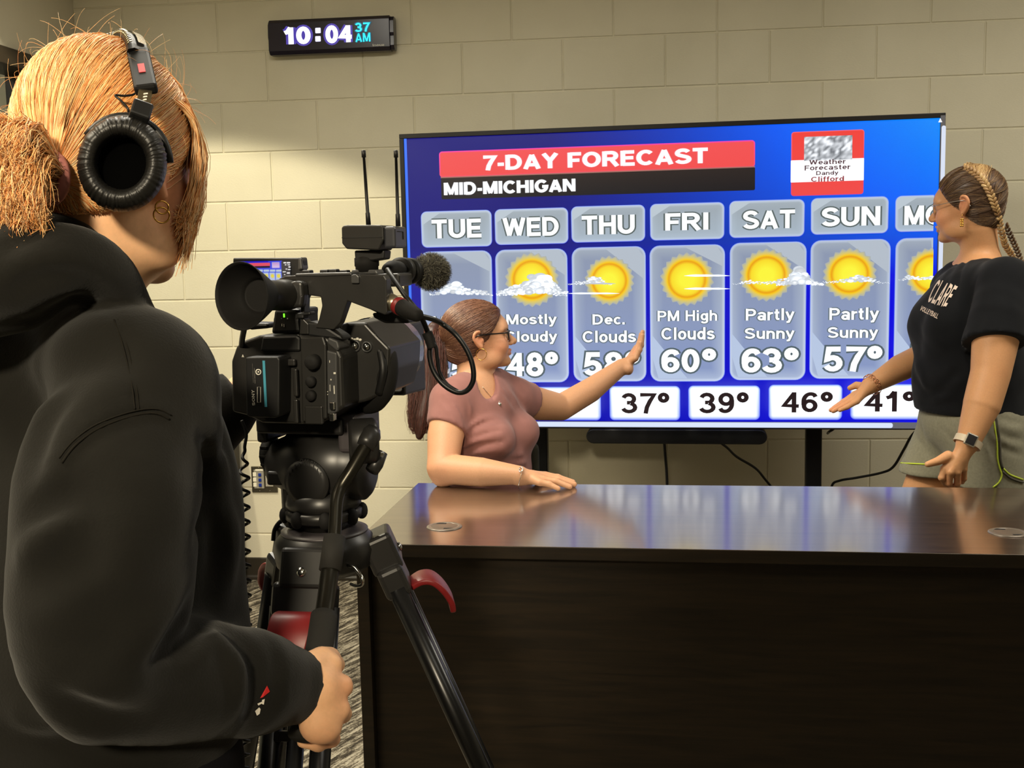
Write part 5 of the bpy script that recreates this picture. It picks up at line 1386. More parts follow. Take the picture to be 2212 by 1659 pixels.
# ------------------------------------------------------------------ people: shared
M_SKIN = skin_mat('skin')
M_HOODIE = mat('black_fleece', (25, 24, 21), 0.95, spec=0.12, sheen=0.10, noise=(9, 0.16), bump=(420, 0.35, 0.0012))
M_RIB = mat('black_rib_knit', (17, 17, 17), 0.95, spec=0.1, sheen=0.15, bump=(260, 0.4, 0.001))
M_EYEW = mat('eye_white', (232, 228, 222), 0.25); M_IRIS = mat('eye_iris', (70, 62, 48), 0.2)
M_DENIM = mat('black_trousers', (22, 22, 26), 0.9, spec=0.15, bump=(300, .3, .001)); M_SHOE = mat('dark_shoe', (26, 26, 28), 0.6)
M_HAIR = mat('hair', (255, 255, 255), 0.42, spec=0.55, attr='Col')
def eyes(H, parent, iris=M_IRIS):
    for s_ in (1, -1):
        mb = MB(); c = H(.0752, .033 * s_, -.004); mb.ell(c, np.array([.0125, .0125, .0125]) * H.k, M_EYEW, 16, 10)
        e = mb.build('eyeball', parent)
        mb = MB(); mb.lathe([(.0058 * H.k, 0), (.0054 * H.k, .0008), (.002 * H.k, .0016)], H(.0752 + .0113, .033 * s_, -.004), H.f, iris, 16)
        mb.build('iris', e)

# ------------------------------------------------------------------ camera operator in the foreground
R1, A1 = axes_at(225)
def face_dir(a, R, A, dip=0.0): return norm(math.cos(math.radians(a)) * R + math.sin(math.radians(a)) * A - dip * Z3)
Hop = Frame(P(246, 360, 1.13), face_dir(48, R1, A1, .09), Z3, .865, 1.09)
Fb = face_dir(45, R1, A1); Rb = np.array([Fb[1], -Fb[0], 0])
opr = thing('person', 'person in black hoodie with blond ponytail seen from behind working the video camera', 'person', (P(190, 1500, 1.17)[0], P(190, 1500, 1.17)[1], 0))
Nk = P(170, 590, 1.15)
B = Sdf()
head_sdf(B, Hop, Nk + np.array([0, 0, -.04]), .056)
Tch = P(180, 1020, 1.18); Tbe = P(200, 1260, 1.18); Thi = P(190, 1600, 1.18)
Rt = np.stack([Fb, -Rb, Z3], 1)
B.ell(Tch, (.085, .14, .15), Rt, k=.05); B.ell(Tbe, (.09, .13, .2), Rt, k=.05); B.ell(Thi, (.1, .15, .16), Rt, k=.05)
armR = [P(290, 850, 1.04), P(236, 1130, .985), P(225, 1400, .985), P(430, 1470, 1.04), P(652, 1484, 1.135)]
B.chain(armR, [.045, .043, .036, .034, .026], k=.02)
armL = [Q_ for Q_ in (Tch - Rb * .16 + Z3 * .10, P(250, 1080, 1.50), P(400, 950, 1.46), P(540, 838, 1.475))]
B.chain(armL, [.045, .038, .034, .025], k=.02)
# right fist round the pan handle (handle axis runs from (690,1400) to (648,1600) in the photo)
d_ = 1.14
kn = [P(716, 1436, d_ + .012), P(738, 1482, d_ + .006), P(733, 1532, d_ - .004), P(712, 1572, d_ - .012)]
fing = [[P(724, 1436, d_ + .052), P(688, 1438, d_ + .066), P(664, 1446, d_ + .05)],
        [P(742, 1486, d_ + .048), P(700, 1492, d_ + .064), P(664, 1500, d_ + .048)],
        [P(740, 1542, d_ + .036), P(702, 1556, d_ + .056), P(660, 1556, d_ + .042)],
        [P(716, 1596, d_ + .018), P(688, 1606, d_ + .034), P(655, 1602, d_ + .034)]]
hand_sdf(B, P(655, 1482, d_ - .004), P(690, 1490, d_ - .016), kn, fing, [P(672, 1440, d_ - .004), P(694, 1424, d_ + .012), P(712, 1420, d_ + .032), P(706, 1428, d_ + .056)], wr=.034, pr=.0175)
B.ell(P(688, 1560, d_ - .012), (.02, .02, .022), k=.012)
# left hand steadying the far side of the camera body
hand_sdf(B, P(540, 838, 1.475), P(572, 812, 1.485), [P(592, 770, 1.485), P(606, 790, 1.49), P(608, 812, 1.49), P(604, 834, 1.485)],
         [[P(620, 760, 1.47), P(640, 758, 1.45)], [P(634, 786, 1.475), P(654, 790, 1.45)], [P(636, 814, 1.475), P(654, 820, 1.45)], [P(628, 840, 1.47), P(642, 848, 1.45)]],
         [P(560, 800, 1.48), P(575, 772, 1.465), P(590, 756, 1.45)], wr=.03)
hip = np.array([Thi[0], Thi[1], .86])
legs = []
for s_ in (1, -1):
    h_ = hip + Rb * .09 * s_; kn_ = h_ + Fb * .02 + Rb * .015 * s_ - Z3 * .40; an = np.array([h_[0], h_[1], .09]) + Rb * .02 * s_ - Fb * .02
    kn_ = kn_ - R1 * (.05 if s_ > 0 else .01); an = an - R1 * (.10 if s_ > 0 else .03) - A1 * .02
    legs.append((h_, kn_, an)); B.chain([h_, kn_, an], [.075, .05, .036], k=.03)
    B.chain([an, an + Fb * .12 - Z3 * .05], [.036, .03], k=.02)
lo = np.array([-.95, -3.95, 0.0]); hi = np.array([-.1, -2.9, 1.72])
lo = np.minimum.reduce([np.array(q) for q in (legs[0][2], legs[1][2], Tch, armR[2], armL[1], kn[1], Hop.o)]) - .3
hi = np.maximum.reduce([np.array(q) for q in (legs[0][2], legs[1][2], Tch, armR[2], armL[1], kn[1], Hop.o, armL[3])]) + .3
lo[2] = -.02; hi[2] = 1.7
hx = P(700, 1490, d_)
FB_ = Hop(.02, 0, -.02)
def rng(c, r, h): return (float(c - r), float(c + r), h)
V, F = surface(B, lo, hi, .007, (((rng(hx[0], .07, .003)), rng(FB_[0], .1, .0035)), (rng(hx[1], .07, .003), rng(FB_[1], .1, .0035)), (rng(hx[2], .08, .003), rng(FB_[2] - .02, .15, .0035))))
SK1 = (238, 186, 142)
colr = tint(V, SK1, [(Hop(.06, -.05, -.04), .05, (222, 140, 110), .35), (Hop(0, -.08, -.02), .03, (214, 120, 92), .6), (P(735, 1490, d_), .02, (226, 150, 112), .5), (P(700, 1600, d_), .03, (216, 128, 104), .5), (Hop(.1, 0, -.075), .02, (196, 104, 96), .7)])
np_mesh('body', V, F, M_SKIN, opr, colr)
eyes(Hop, opr)

# hoodie
C = Sdf()
C.ell(Tch, (.118, .17, .165), Rt, k=.05); C.ell(Tbe, (.126, .168, .22), Rt, k=.06); C.ell(Thi + Z3 * .06, (.135, .18, .17), Rt, k=.06)
C.chain([Nk - Z3 * .05, P(235, 780, 1.09), armR[0] + Z3 * .0], [.045, .062, .07], k=.05)
C.chain([Nk - Z3 * .05, Tch - Rb * .08 + Z3 * .12, armL[0] + Z3 * .0], [.045, .06, .07], k=.05)
C.chain([armR[0], P(240, 1010, 1.0), armR[1], P(215, 1290, .975), P(235, 1420, .985), P(330, 1462, 1.01), armR[3], P(560, 1475, 1.09)], [.075, .078, .081, .078, .07, .062, .056, .045], k=.035, spline=3)
C.chain([P(545, 1474, 1.085), P(606, 1478, 1.115)], [.049, .040], k=.012)                     # bulge above the cuff
C.chain([P(612, 1480, 1.118), P(652, 1484, 1.135)], [.036, .036], k=.006)                     # cuff
C.chain(armL[:3] + [P(470, 893, 1.465)], [.078, .068, .058, .048], k=.04); C.chain([P(470, 893, 1.465), P(520, 854, 1.472)], [.04, .036], k=.01)
# hood rolled round the neck
ring = [(-110, 640, 1.03, .050), (-40, 606, 1.0, .046), (25, 584, .985, .0425), (108, 562, .985, .034), (180, 563, 1.0, .0285), (238, 596, 1.025, .024), (278, 650, 1.06, .019), (300, 705, 1.11, .018), (285, 760, 1.19, .022), (180, 760, 1.26, .03), (60, 690, 1.30, .045), (-70, 650, 1.22, .05), (-110, 640, 1.03, .050)]
C.chain([P(*q[:3]) for q in ring], [q[3] for q in ring], k=.006, spline=4)
inn = [(-40, 520, 1.06, .020), (80, 504, 1.05, .020), (165, 516, 1.06, .018), (232, 572, 1.09, .015), (276, 634, 1.13, .014)]
C.chain([P(*q[:3]) for q in inn], [q[3] for q in inn], k=.006, spline=4)
C.chain([P(-60, 650, 1.02), P(40, 640, 1.015), P(130, 605, 1.02), P(225, 628, 1.045), P(290, 690, 1.09)], [.036, .032, .024, .018, .014], k=.008, spline=4)
# folds, drawn on the surface where the photo shows them
def pf(px, w, a): C.pfold(px, w * .9, a * 1.5)
pf([(0, 545), (60, 510), (135, 494)], .007, -.007); pf([(20, 640), (80, 600), (170, 600), (240, 640)], .010, -.006)
pf([(0, 615), (70, 575), (150, 560), (230, 600)], .012, .004)
pf([(60, 870), (150, 790), (230, 760)], .030, -.012); pf([(80, 900), (170, 850), (260, 830)], .025, .008)
pf([(75, 1000), (90, 920), (150, 840)], .022, -.014); pf([(110, 1040), (140, 930), (230, 870)], .018, .008)
pf([(138, 1006), (202, 940), (302, 903), (365, 914)], .006, -.004); pf([(130, 985), (195, 922), (300, 884), (372, 892)], .006, .003)
pf([(235, 640), (262, 700), (280, 770), (298, 890)], .005, -.0022)
pf([(437, 945), (440, 1050), (432, 1150)], .012, -.012); pf([(455, 900), (470, 1000), (455, 1120)], .016, .008)
pf([(480, 1080), (500, 1180), (480, 1290)], .018, .006); pf([(460, 1100), (470, 1200), (450, 1290)], .012, -.008)
pf([(70, 1110), (100, 1090), (140, 1070)], .014, -.012); pf([(45, 1200), (95, 1160), (160, 1120)], .016, .009); pf([(75, 1260), (130, 1230), (210, 1200)], .02, -.007)
pf([(330, 1440), (380, 1360), (410, 1300)], .016, -.013); pf([(270, 1430), (330, 1370), (400, 1290)], .022, .009)
pf([(372, 1415), (410, 1390), (440, 1350)], .010, -.014); pf([(400, 1430), (440, 1400), (465, 1380)], .014, .009)
pf([(190, 1380), (240, 1330), (320, 1280)], .028, -.007); pf([(205, 1480), (280, 1480), (340, 1440)], .02, .008)
pf([(500, 1370), (545, 1420), (560, 1500), (540, 1580)], .014, -.011); pf([(470, 1390), (505, 1440), (510, 1530)], .016, .008)
pf([(590, 1400), (600, 1470), (585, 1550)], .008, -.006); pf([(450, 1380), (490, 1440), (500, 1540)], .010, -.006)
pf([(125, 1510), (180, 1540), (300, 1560)], .016, -.01); pf([(40, 1540), (100, 1560), (190, 1590)], .02, .007); pf([(0, 1600), (120, 1620), (300, 1630)], .02, -.008)
pf([(250, 1130), (290, 1220), (280, 1320)], .03, .006); pf([(340, 1000), (370, 1100), (380, 1200)], .03, .005); pf([(150, 1010), (170, 1100), (150, 1190)], .03, -.006)
pf([(0, 820), (40, 900), (30, 1000)], .03, -.012)
C.ripple(.0016, 26, 5)
C.plane(P(655, 1484, 1.137), armR[4] - P(612, 1480, 1.118), within=(P(655, 1484, 1.137), .07))
C.plane(P(521, 853, 1.472), P(540, 838, 1.475) - P(470, 893, 1.465), within=(P(521, 853, 1.472), .07))
C.plane((0, 0, .80), (0, 0, -1))
S_in = Hop(-.02, 0, -.07)
C.chain([Hop(-.02, 0, -.03), Nk + Fb * .02 + Z3 * .02], [.058, .052], k=.006, mode='s')
V, F = surface(C, lo, hi, .006)
hood = np_mesh('hoodie', V, F, M_HOODIE, opr)
def seam(px, r, name, mtl, lift=.3):
    q = C.trace_many(px); q = [a - norm(ray(*p)) * r * lift for a, p in zip(q, px) if not np.isnan(a[0])]
    if len(q) > 2: mb = MB(); mb.tube(q, r, mtl, 6, spline=4); mb.build(name, hood)
M_SEAM = mat('worn_seam', (30, 28, 24), .95, spec=.1, bump=(600, .4, .001))
seam([(133, 1000), (160, 964), (202, 931), (250, 909), (304, 894), (340, 893), (366, 906)], .0011, 'shoulder_seam', M_SEAM)
seam([(127, 990), (155, 955), (198, 922), (248, 900), (303, 885), (343, 884), (370, 897)], .0007, 'shoulder_stitching', M_SEAM)
for dx in (0, 9): seam([(246 + dx, 690), (262 + dx, 735), (276 + dx, 790), (286 + dx, 840), (291 + dx, 884)], .0007, 'top_seam', M_SEAM)
# small print on the cuff side of the sleeve
def stick(S, poly_px, off=.0012):
    """a small patch laid on a sculpted surface"""
    pts = []
    for p in poly_px:
        q = S.trace(*p)
        if q is None: return None
        pts.append(q - norm(ray(*p)) * off)
    return pts
M_PRINTR = mat('red_print', (196, 34, 34), 0.7); M_PRINTW = mat('white_sleeve_print', (224, 218, 206), 0.7)
q = stick(C, [(577, 1481), (583, 1494), (568, 1506), (562, 1508)])
if q: mb = MB(); mb.add(q, [(0, 1, 2, 3)], M_PRINTR); mb.build('red_patch', hood)
for px in ([(556, 1520), (570, 1514), (571, 1517), (558, 1524)], [(551, 1536), (560, 1528), (563, 1532), (561, 1542), (555, 1546)], [(566, 1512), (572, 1510), (570, 1522), (566, 1521)]):
    q = stick(C, px)
    if q: mb = MB(); mb.add(q, [tuple(range(len(q)))], M_PRINTW); mb.build('sleeve_print', hood)
# trousers and shoes
T_ = Sdf()
T_.ell(hip + Z3 * .03, (.125, .165, .12), Rt, k=.05)
for (h_, kn_, an) in legs: T_.chain([h_, kn_, an + Z3 * .0], [.088, .066, .056], k=.03)
T_.plane((0, 0, .955), (0, 0, 1)); T_.plane((0, 0, .05), (0, 0, -1))
V, F = surface(T_, lo, hi, .012); np_mesh('trousers', V, F, M_DENIM, opr)
for (h_, kn_, an) in legs:
    T_ = Sdf(); a0 = np.array([an[0], an[1], .045])
    T_.chain([a0 - Fb * .04, a0 + Fb * .06, a0 + Fb * .15 - Z3 * .008], [.045, .043, .036], k=.01); T_.plane((0, 0, .002), (0, 0, -1)); T_.plane((0, 0, .1), (0, 0, 1))
    V, F = surface(T_, a0 - .2, a0 + .25, .008); np_mesh('shoe', V, F, M_SHOE, opr)

# hair: a close cap plus combed strands gathered to the tie, and a loose tail
def cap_hair(S, H, off=.011, nape=True, cutp=((.018, 0, 0), (.75, 0, -.66)), ears=True):
    k = H.k
    S.ell(H(-.014, 0, .034), np.array([.099 + off, .076 + off, (.089 + off) * H.kz]) * k, H.R)
    if nape: S.ell(H(-.040, 0, -.03), np.array([.064, .064, .068]) * k, H.R, k=.03)
    S.plane(H(*cutp[0]), H.R @ np.array(cutp[1]), k=.006)
def push_out(S, pts, off):
    """move points outward until they lie off above the sculpt"""
    sh = pts.shape; q = pts.reshape(-1, 3).astype(np.float32); o = np.broadcast_to(np.asarray(off, np.float32), sh[:-1]).reshape(-1)
    for _ in range(3):
        d = S.ev(q); m_ = d < o
        if not m_.any(): break
        w = q[m_]; g = np.stack([S.ev(w + e) - S.ev(w - e) for e in np.eye(3, dtype=np.float32) * .002], 1)
        g /= np.linalg.norm(g, axis=1, keepdims=True) + 1e-6
        q[m_] = w + g * (o[m_] - d[m_])[:, None]
    return q.reshape(sh).astype(float)
def comb(H, S, roots, tie, rs, n=14, wob=.003, layer=.004):
    """strands combed over the hair cap S from world-space roots to the tie (head-frame point)"""
    c = np.array([-.014, 0, .034]); rad = np.array([.099, .076, .089]); out = []; t = np.linspace(0, 1, n); tie = np.asarray(tie)
    for w_ in roots:
        r_ = H.local(w_)
        a = (r_ - c) / rad; b = (tie - c) / rad
        la, lb = np.linalg.norm(a), np.linalg.norm(b); a /= la; b /= lb
        w = math.acos(np.clip(a @ b, -.9999, .9999)); s_ = math.sin(w) + 1e-6
        dirs = (np.sin((1 - t) * w)[:, None] * a + np.sin(t * w)[:, None] * b) / s_
        L = la + (lb - la) * t ** 3
        perp = np.cross(a, b); perp /= np.linalg.norm(perp) + 1e-6
        ph, am = rs.uniform(0, 6.28), rs.normal() * wob
        q = c + dirs * L[:, None] * rad + perp * (am * np.sin(t * 5 + ph) * np.sin(np.pi * t))[:, None]
        out.append(H.o + H.k * ((q * np.array([1, 1, H.kz])) @ H.R.T))
    out = np.array(out)
    lay = rs.uniform(.0002, layer, (len(out), 1)) * (.35 + .65 * np.sin(np.pi * t))[None]
    return push_out(S, out, lay)
rs = np.random.RandomState(4)
HS = Sdf(); cap_hair(HS, Hop, .010)
HS.plane(Hop(-.06, 0, -.052), Hop.R @ np.array([.25, 0, -1.0]), k=.006)
V, F = surface(HS, Hop.o - .17, Hop.o + .17, .004)
BL = [(240, 168, 98), (248, 188, 118), (252, 208, 148), (230, 150, 88), (250, 196, 130), (254, 220, 170)]
hair = np_mesh('hair', V, F, M_HAIR, opr, np.tile(np.array(lin((206, 142, 80)), np.float32), (len(V), 1)))
tie = np.array([-.120, -.024, -.030])
vi = rs.randint(0, len(V), 8000); rts = V[vi]
hl = Hop.local(rts)
rts = rts[((hl - np.array([.018, 0, 0])) @ np.array([.75, 0, -.66]) < .004)]
pa = comb(Hop, HS, rts, tie, rs, 13)
V, F = strands(pa, .00045, .0004)
np_mesh('combed_hair', V, F, M_HAIR, hair, hair_cols(len(pa), 13, BL, 3, rs))
# gathered tail spilling left and down from the tie
tails = []
tw = Hop(*tie)
for cl_i in range(90):
    a = rs.uniform(0, 6.28); b = rs.uniform(.1, 1) ** .5; L = rs.uniform(.015, .06); curl = rs.uniform(-.6, 1.2)
    base = np.array([-.006, .017 * b * math.cos(a), .019 * b * math.sin(a)])
    m1 = base + np.array([-.034, .026 * b * math.cos(a) + .010, .030 * b * math.sin(a) + .002])
    m2 = m1 + np.array([-.022, .012 * math.cos(a), -.45 * L - .010])
    m3 = m2 + np.array([.004 + .010 * curl, -.004 * math.cos(a), -.5 * L])
    m4 = m3 + np.array([.012 * curl, -.006 * math.cos(a) + rs.normal() * .004, -.22 * L])
    for q_ in range(36):
        w_ = rs.normal(size=(5, 3)) * np.array([[.0018], [.0036], [.0046], [.0050], [.0056]]); f_ = rs.uniform(.4, 1.0)
        pts = [base + w_[0], m1 + w_[1], m2 + w_[2], m2 + (m3 - m2) * f_ + w_[3], m2 + (m4 - m2) * f_ + w_[4]]
        tails.append([tw + Hop.R @ p_ for p_ in catmull(pts, 3)])
tails = np.array(tails)
V, F = strands(tails, .00042, .0002)
cc = hair_cols(len(tails), tails.shape[1], BL + [(170, 122, 74), (150, 112, 76)], 3, rs)
np_mesh('ponytail', V, F, M_HAIR, hair, cc)
TS = Sdf(); TS.ell(tw + Hop.R @ np.array([-.036, .010, -.008]), (.022, .026, .026), Hop.R, k=.01); TS.chain([tw, tw + Hop.R @ np.array([-.034, .010, -.02])], [.015, .022], k=.01)
V, F = surface(TS, tw - .14, tw + .14, .004); np_mesh('tail_core', V, F, M_HAIR, hair, np.tile(np.array(lin((178, 122, 70)), np.float32), (len(V), 1)))
mb = MB(); ax = norm(Hop.R @ np.array([-1, 0, 0])); ringp = [tw + Hop.R @ np.array([-.006, .019 * math.cos(a), .021 * math.sin(a)]) for a in np.linspace(0, 6.283, 20)[:-1]]
mb.tube(ringp, .006, mat('mauve_hair_tie', (176, 112, 104), .7), 8, closed=True); mb.build('hair_tie', hair)
# loose front lengths beside the cheek and flyaway hairs
loose = []
def lerp3(a, b, t): return np.array(a) + (np.array(b) - np.array(a)) * t
for i in range(1150):
    t = rs.uniform(0, 1) ** .8; j = rs.normal(size=(5, 3)) * .003
    q = [lerp3((-.03, -.078, .075), (.03, -.01, .132), t), lerp3((.03, -.088, .05), (.078, -.03, .10), t), lerp3((.042, -.086, .0), (.092, -.050, .03), t), lerp3((.030, -.080, -.05), (.066, -.070, -.035), t)]
    e = q[3] + np.array([-.016 * t - .004, .006, -rs.uniform(.0, .06) * (.3 + t)])
    loose.append([Hop(*w) for w in catmull([q[k] + j[k] * (.5 if k < 2 else 1.2) for k in range(4)] + [e + j[4] * 1.6], 4)])
loose = np.array(loose)
V, F = strands(loose, .0005, .0003); np_mesh('front_lengths', V, F, M_HAIR, hair, hair_cols(len(loose), loose.shape[1], BL + [(255, 224, 176)], 3, rs))
fly = []
for i in range(120):
    d = rs.normal(size=3); d[2] = abs(d[2]) * .8 + .1; d /= np.linalg.norm(d)
    if d[0] * .75 - d[2] * .66 > .3: continue
    c = np.array([-.014, 0, .034]) + d * (np.array([.099, .076, .089]) + .013)
    t_ = norm(np.cross(d, rs.normal(size=3))); L = rs.uniform(.015, .05)
    fly.append([Hop(*(c + t_ * L * s_ + d * (.010 * math.sin(2.6 * s_) + L * .35 * s_ * s_))) for s_ in np.linspace(0, 1, 8)])
fly = np.array(fly); V, F = strands(fly, .00015, .0001)
np_mesh('flyaway_hair', V, F, M_HAIR, hair, hair_cols(len(fly), 8, BL, 3, rs))

# headphones: band over the crown, right cup turned outward to show its ear pad
hp = thing('headphones', 'black studio headphones on the blond operator with one ear cup turned outward', 'headphones', Hop(-.02, 0, .13))
M_PAD = mat('ear_pad_leather', (24, 23, 21), .42, spec=.5, bump=(150, .5, .0016)); M_FOAMD = mat('ear_cup_foam', (4, 4, 4), 1.0, spec=0.02)
M_BANDT = mat('head_band_vinyl', (26, 25, 24), .4); M_BANDS = mat('band_steel', (150, 138, 112), .25, .9); M_REDP = mat('red_logo_print', (200, 30, 34), .5)
cc = P(262, 352, 1.0)                                # cup centre, pad side facing us
cn = norm(CAM - cc + RIGHT * -.10 + UP * .10); cu_ = norm(Z3 - cn * np.dot(cn, Z3) + .35 * RIGHT); cu_ = norm(cu_ - cn * np.dot(cu_, cn)); cr_ = np.cross(cu_, cn)
def ovring(name, prof, m, parent, n=64, sx=.88, sy=1.0):
    mb = MB(); V = []; F = []
    if name == 'ear_pad': n = 220
    wr = rs.normal(size=n) * (.009 if name == 'ear_pad' else 0)
    for (r, z) in prof:
        for j in range(n):
            th = 2 * math.pi * j / n; V.append(cc + cn * z + r * (1 + wr[j]) * (sx * math.cos(th) * cr_ + sy * math.sin(th) * cu_) + cn * wr[j] * .03)
    for i in range(len(prof) - 1):
        for j in range(n): F.append((i * n + j, i * n + (j + 1) % n, (i + 1) * n + (j + 1) % n, (i + 1) * n + j))
    if prof[0][0] < .01 or prof[-1][0] < .01: F.append(tuple(range(n))[::-1] if prof[0][0] < .01 else tuple((len(prof) - 1) * n + j for j in range(n)))
    mb.add(V, F, m, smooth=True); return mb.build(name, parent)
pad = [(r * .96, z) for r, z in [(.0245, -.012), (.0245, -.004), (.0256, .003), (.0285, .0085), (.033, .0105), (.038, .0085), (.0425, .002), (.0450, -.007), (.0452, -.014), (.0435, -.018)]]
ovring('ear_pad', pad, M_PAD, hp)
ovring('pad_well', [(.0238, -.004), (.0232, -.013), (.001, -.0135)], M_FOAMD, hp)
ovring('ear_cup', [(.0422, -.016), (.043, -.022), (.041, -.034), (.034, -.042), (.002, -.044)], M_BLACKP, hp)
# band: from above this cup over the head to the other side
hk = Hop.k
def bandpt(a, off=.0135): return Hop(.016 - .052 * min(1, max(0, a / .8)), -math.sin(a) * (.079 + off), .034 + math.cos(a) * (.092 + off))
arc = [bandpt(a) for a in np.linspace(-1.75, .80, 30)]
mb = MB(); V = []; F = []
for i, q in enumerate(arc):
    t = norm(arc[min(i + 1, 29)] - arc[max(i - 1, 0)]); w = Hop.f; nn = norm(np.cross(t, w)); 
    if np.dot(nn, q - Hop(0, 0, .03)) < 0: nn = -nn
    for (a, b) in ((-.014, -.003), (.014, -.003), (.0155, .001), (.010, .0045), (-.010, .0045), (-.0155, .001)): V.append(q + w * a + nn * b)
for i in range(29):
    for e in range(6): F.append((i * 6 + e, i * 6 + (e + 1) % 6, i * 6 + 6 + (e + 1) % 6, i * 6 + 6 + e))
F.append(tuple(range(6))[::-1]); F.append(tuple(29 * 6 + e for e in range(6)))
mb.add(V, F, M_BANDT, smooth=False); band = mb.build('head_band', hp)
mb = MB()
for i in range(6, 29, 1):
    q0, q1 = arc[i], arc[i - 1]
    for k in (0, .5):
        q = q0 + (q1 - q0) * k; nn = norm(q - Hop(-.036, 0, .03)); mb.tube([q - Hop.f * .0158 + nn * .0005, q - Hop.f * .0150 + nn * .004, q - Hop.f * .012 + nn * .0055], .0007, M_BANDS, 5)
so = mb.build('stitching', band); tag(so, kind='stuff')
mb = MB()
for i in range(14, 29):
    pass
V = []; F = []
for i in range(12, 29):
    q = arc[i]; nn = norm(q - Hop(-.036, 0, .03))
    for a in (-.004, .008): V.append(q + Hop.f * a + nn * .0068)
for i in range(16): F.append((2 * i, 2 * i + 1, 2 * i + 3, 2 * i + 2))
mb.add(V, F, M_BANDS); mb.build('band_strip', band)
# slider housing, steel slider with numbers and hinge at the near end
e_ = arc[-1]; tdir = norm(arc[-1] - arc[-3]); top_h = e_
j1 = P(312, 170, 1.035); j2 = P(316, 196, 1.025); j3 = P(309, 228, 1.012); j4 = P(300, 256, 1.002)
def slab2(name, a, b, w, th, m, parent, bev=.0015, wdir=None):
    t = norm(b - a); L = np.linalg.norm(b - a); n = norm(CAM - a); s_ = norm(np.cross(t, n)); n = np.cross(s_, t)
    mb = MB(); mb.box((0, 0, L / 2), (w, th, L), m, xyz_frame(a, s_, n, t), bev=bev); return mb.build(name, parent)
hs = slab2('slider_housing', e_ * .85 + arc[-4] * .15, j2, .021, .011, mat('housing_plastic', (17, 17, 17), .6, spec=.25), hp, .003)
nz = norm(CAM - j1); q = P(323, 160, 1.0)
t = norm(j2 - e_); s_ = norm(np.cross(t, nz)); n_ = np.cross(s_, t)
mb = MB(); c_ = e_ * .45 + j2 * .55 + n_ * .0058; mb.box((0, 0, 0), (.006, .0005, .017), M_REDP, xyz_frame(c_, s_, n_, t)); mb.build('red_marking', hs)
sl = slab2('slider', j2 - (j2 - e_) * .05, j3, .012, .003, M_BANDS, hp, .0006)
for k in range(4):
    c_ = j2 + (j3 - j2) * (.2 + .2 * k) + norm(CAM - j2) * .0022; mb = MB(); mb.box((0, 0, 0), (.004, .0004, .0022), M_MARK, xyz_frame(c_, s_, n_, t)); mb.build('size_mark', sl)
slab2('hinge_block', j3 - (j3 - j2) * .1, j4, .018, .010, M_BLACKP, hp, .002)
mb = MB(); yk = [cc + cn * -.025 + 0.045 * (.88 * math.cos(a) * cr_ + math.sin(a) * cu_) for a in np.linspace(.35, 2.8, 16)]
mb.tube(yk, .004, M_BLACKP, 10); mb.build('yoke', hp)
mb = MB(); mb.tube([P(297, 182, 1.045), P(292, 202, 1.04), P(270, 207, 1.035), P(249, 206, 1.03), P(262, 218, 1.03), P(276, 234, 1.028), P(277, 246, 1.03)], .0011, M_CABLE, 7, spline=5); mb.build('lead_wire', hp)
# the far cup on the left ear
c2_ = Hop(.0, .098, -.012)
mb = MB(); mb.lathe([(.03, -.012), (.042, -.008), (.044, 0), (.042, .01), (.03, .018)], c2_, Hop.l, M_PAD, 40); mb.build('ear_pad', hp)
mb = MB(); mb.lathe([(.042, .012), (.043, .02), (.036, .032), (.01, .036)], c2_, Hop.l, M_BLACKP, 40); mb.build('ear_cup', hp)
mb = MB(); mb.tube([arc[0], Hop(-.03, .108, .02), Hop(.0, .112, -.008)], .005, M_BLACKP, 10, spline=4); mb.build('yoke', hp)
# hoop earrings in the near ear
M_GOLD = mat('gold', (226, 176, 92), .22, 1.0)
er0 = P(350, 446, 1.085)
for nm, c_, r, lab in (('hoop_earring', er0 + UP * -.001, .0062, 'upper small gold hoop in the ear of the blond camera operator'), ('hoop_earring', er0 + UP * -.0085 + RIGHT * -.0005, .0075, 'lower gold hoop in the ear of the blond camera operator')):
    mb = MB(); mb.tube([c_ + r * (math.cos(a) * norm(RIGHT + .5 * FWD) + math.sin(a) * UP) for a in np.linspace(0, 6.283, 26)[:-1]], .0009, M_GOLD, 8, closed=True)
    o = mb.build(nm, origin=c_); tag(o, lab, 'earring')

# ------------------------------------------------------------------ seated woman at the desk
R2, A2 = axes_at(1040)
SWF = norm(.83 * R2 - .55 * A2); SWL = np.cross(Z3, SWF)
St = np.stack([SWF, SWL, Z3], 1)
Hse = Frame(P(1034, 725, 3.33), norm(.985 * R2 + .16 * A2 + .10 * Z3), Z3, .93, .9)
seated = thing('person', 'seated woman in dusty rose T-shirt and glasses raising one hand toward the screen', 'person', (P(1060, 1040, 3.36)[0], P(1060, 1040, 3.36)[1], 0))
NkS = P(1026, 822, 3.335)
B = Sdf()
head_sdf(B, Hse, NkS + Z3 * -.02, .05)
sT = P(1036, 905, 3.35); sB = P(1066, 1010, 3.36); pel = P(1066, 1010, 3.36).copy(); pel[2] = .60; pel = pel - SWF * .06
B.ell(sT, (.09, .13, .14), St, k=.03); B.ell(sB, (.095, .12, .13), St, k=.05); B.ell(pel, (.14, .17, .13), St, k=.06)
B.chain([NkS - Z3 * .03, sT - SWL * .09 + Z3 * .09], [.045, .045], k=.04); B.chain([NkS - Z3 * .03, sT + SWL * .09 + Z3 * .09], [.045, .045], k=.04)
rA = [P(976, 866, 3.24), P(962, 945, 3.19), P(956, 1012, 3.14), P(1040, 1020, 3.105), P(1122, 1026, 3.075)]
B.chain(rA, [.055, .052, .043, .041, .0255], k=.004)
B.chain([rA[2], rA[2] + UP * -.028], [.036, .024], k=.02)
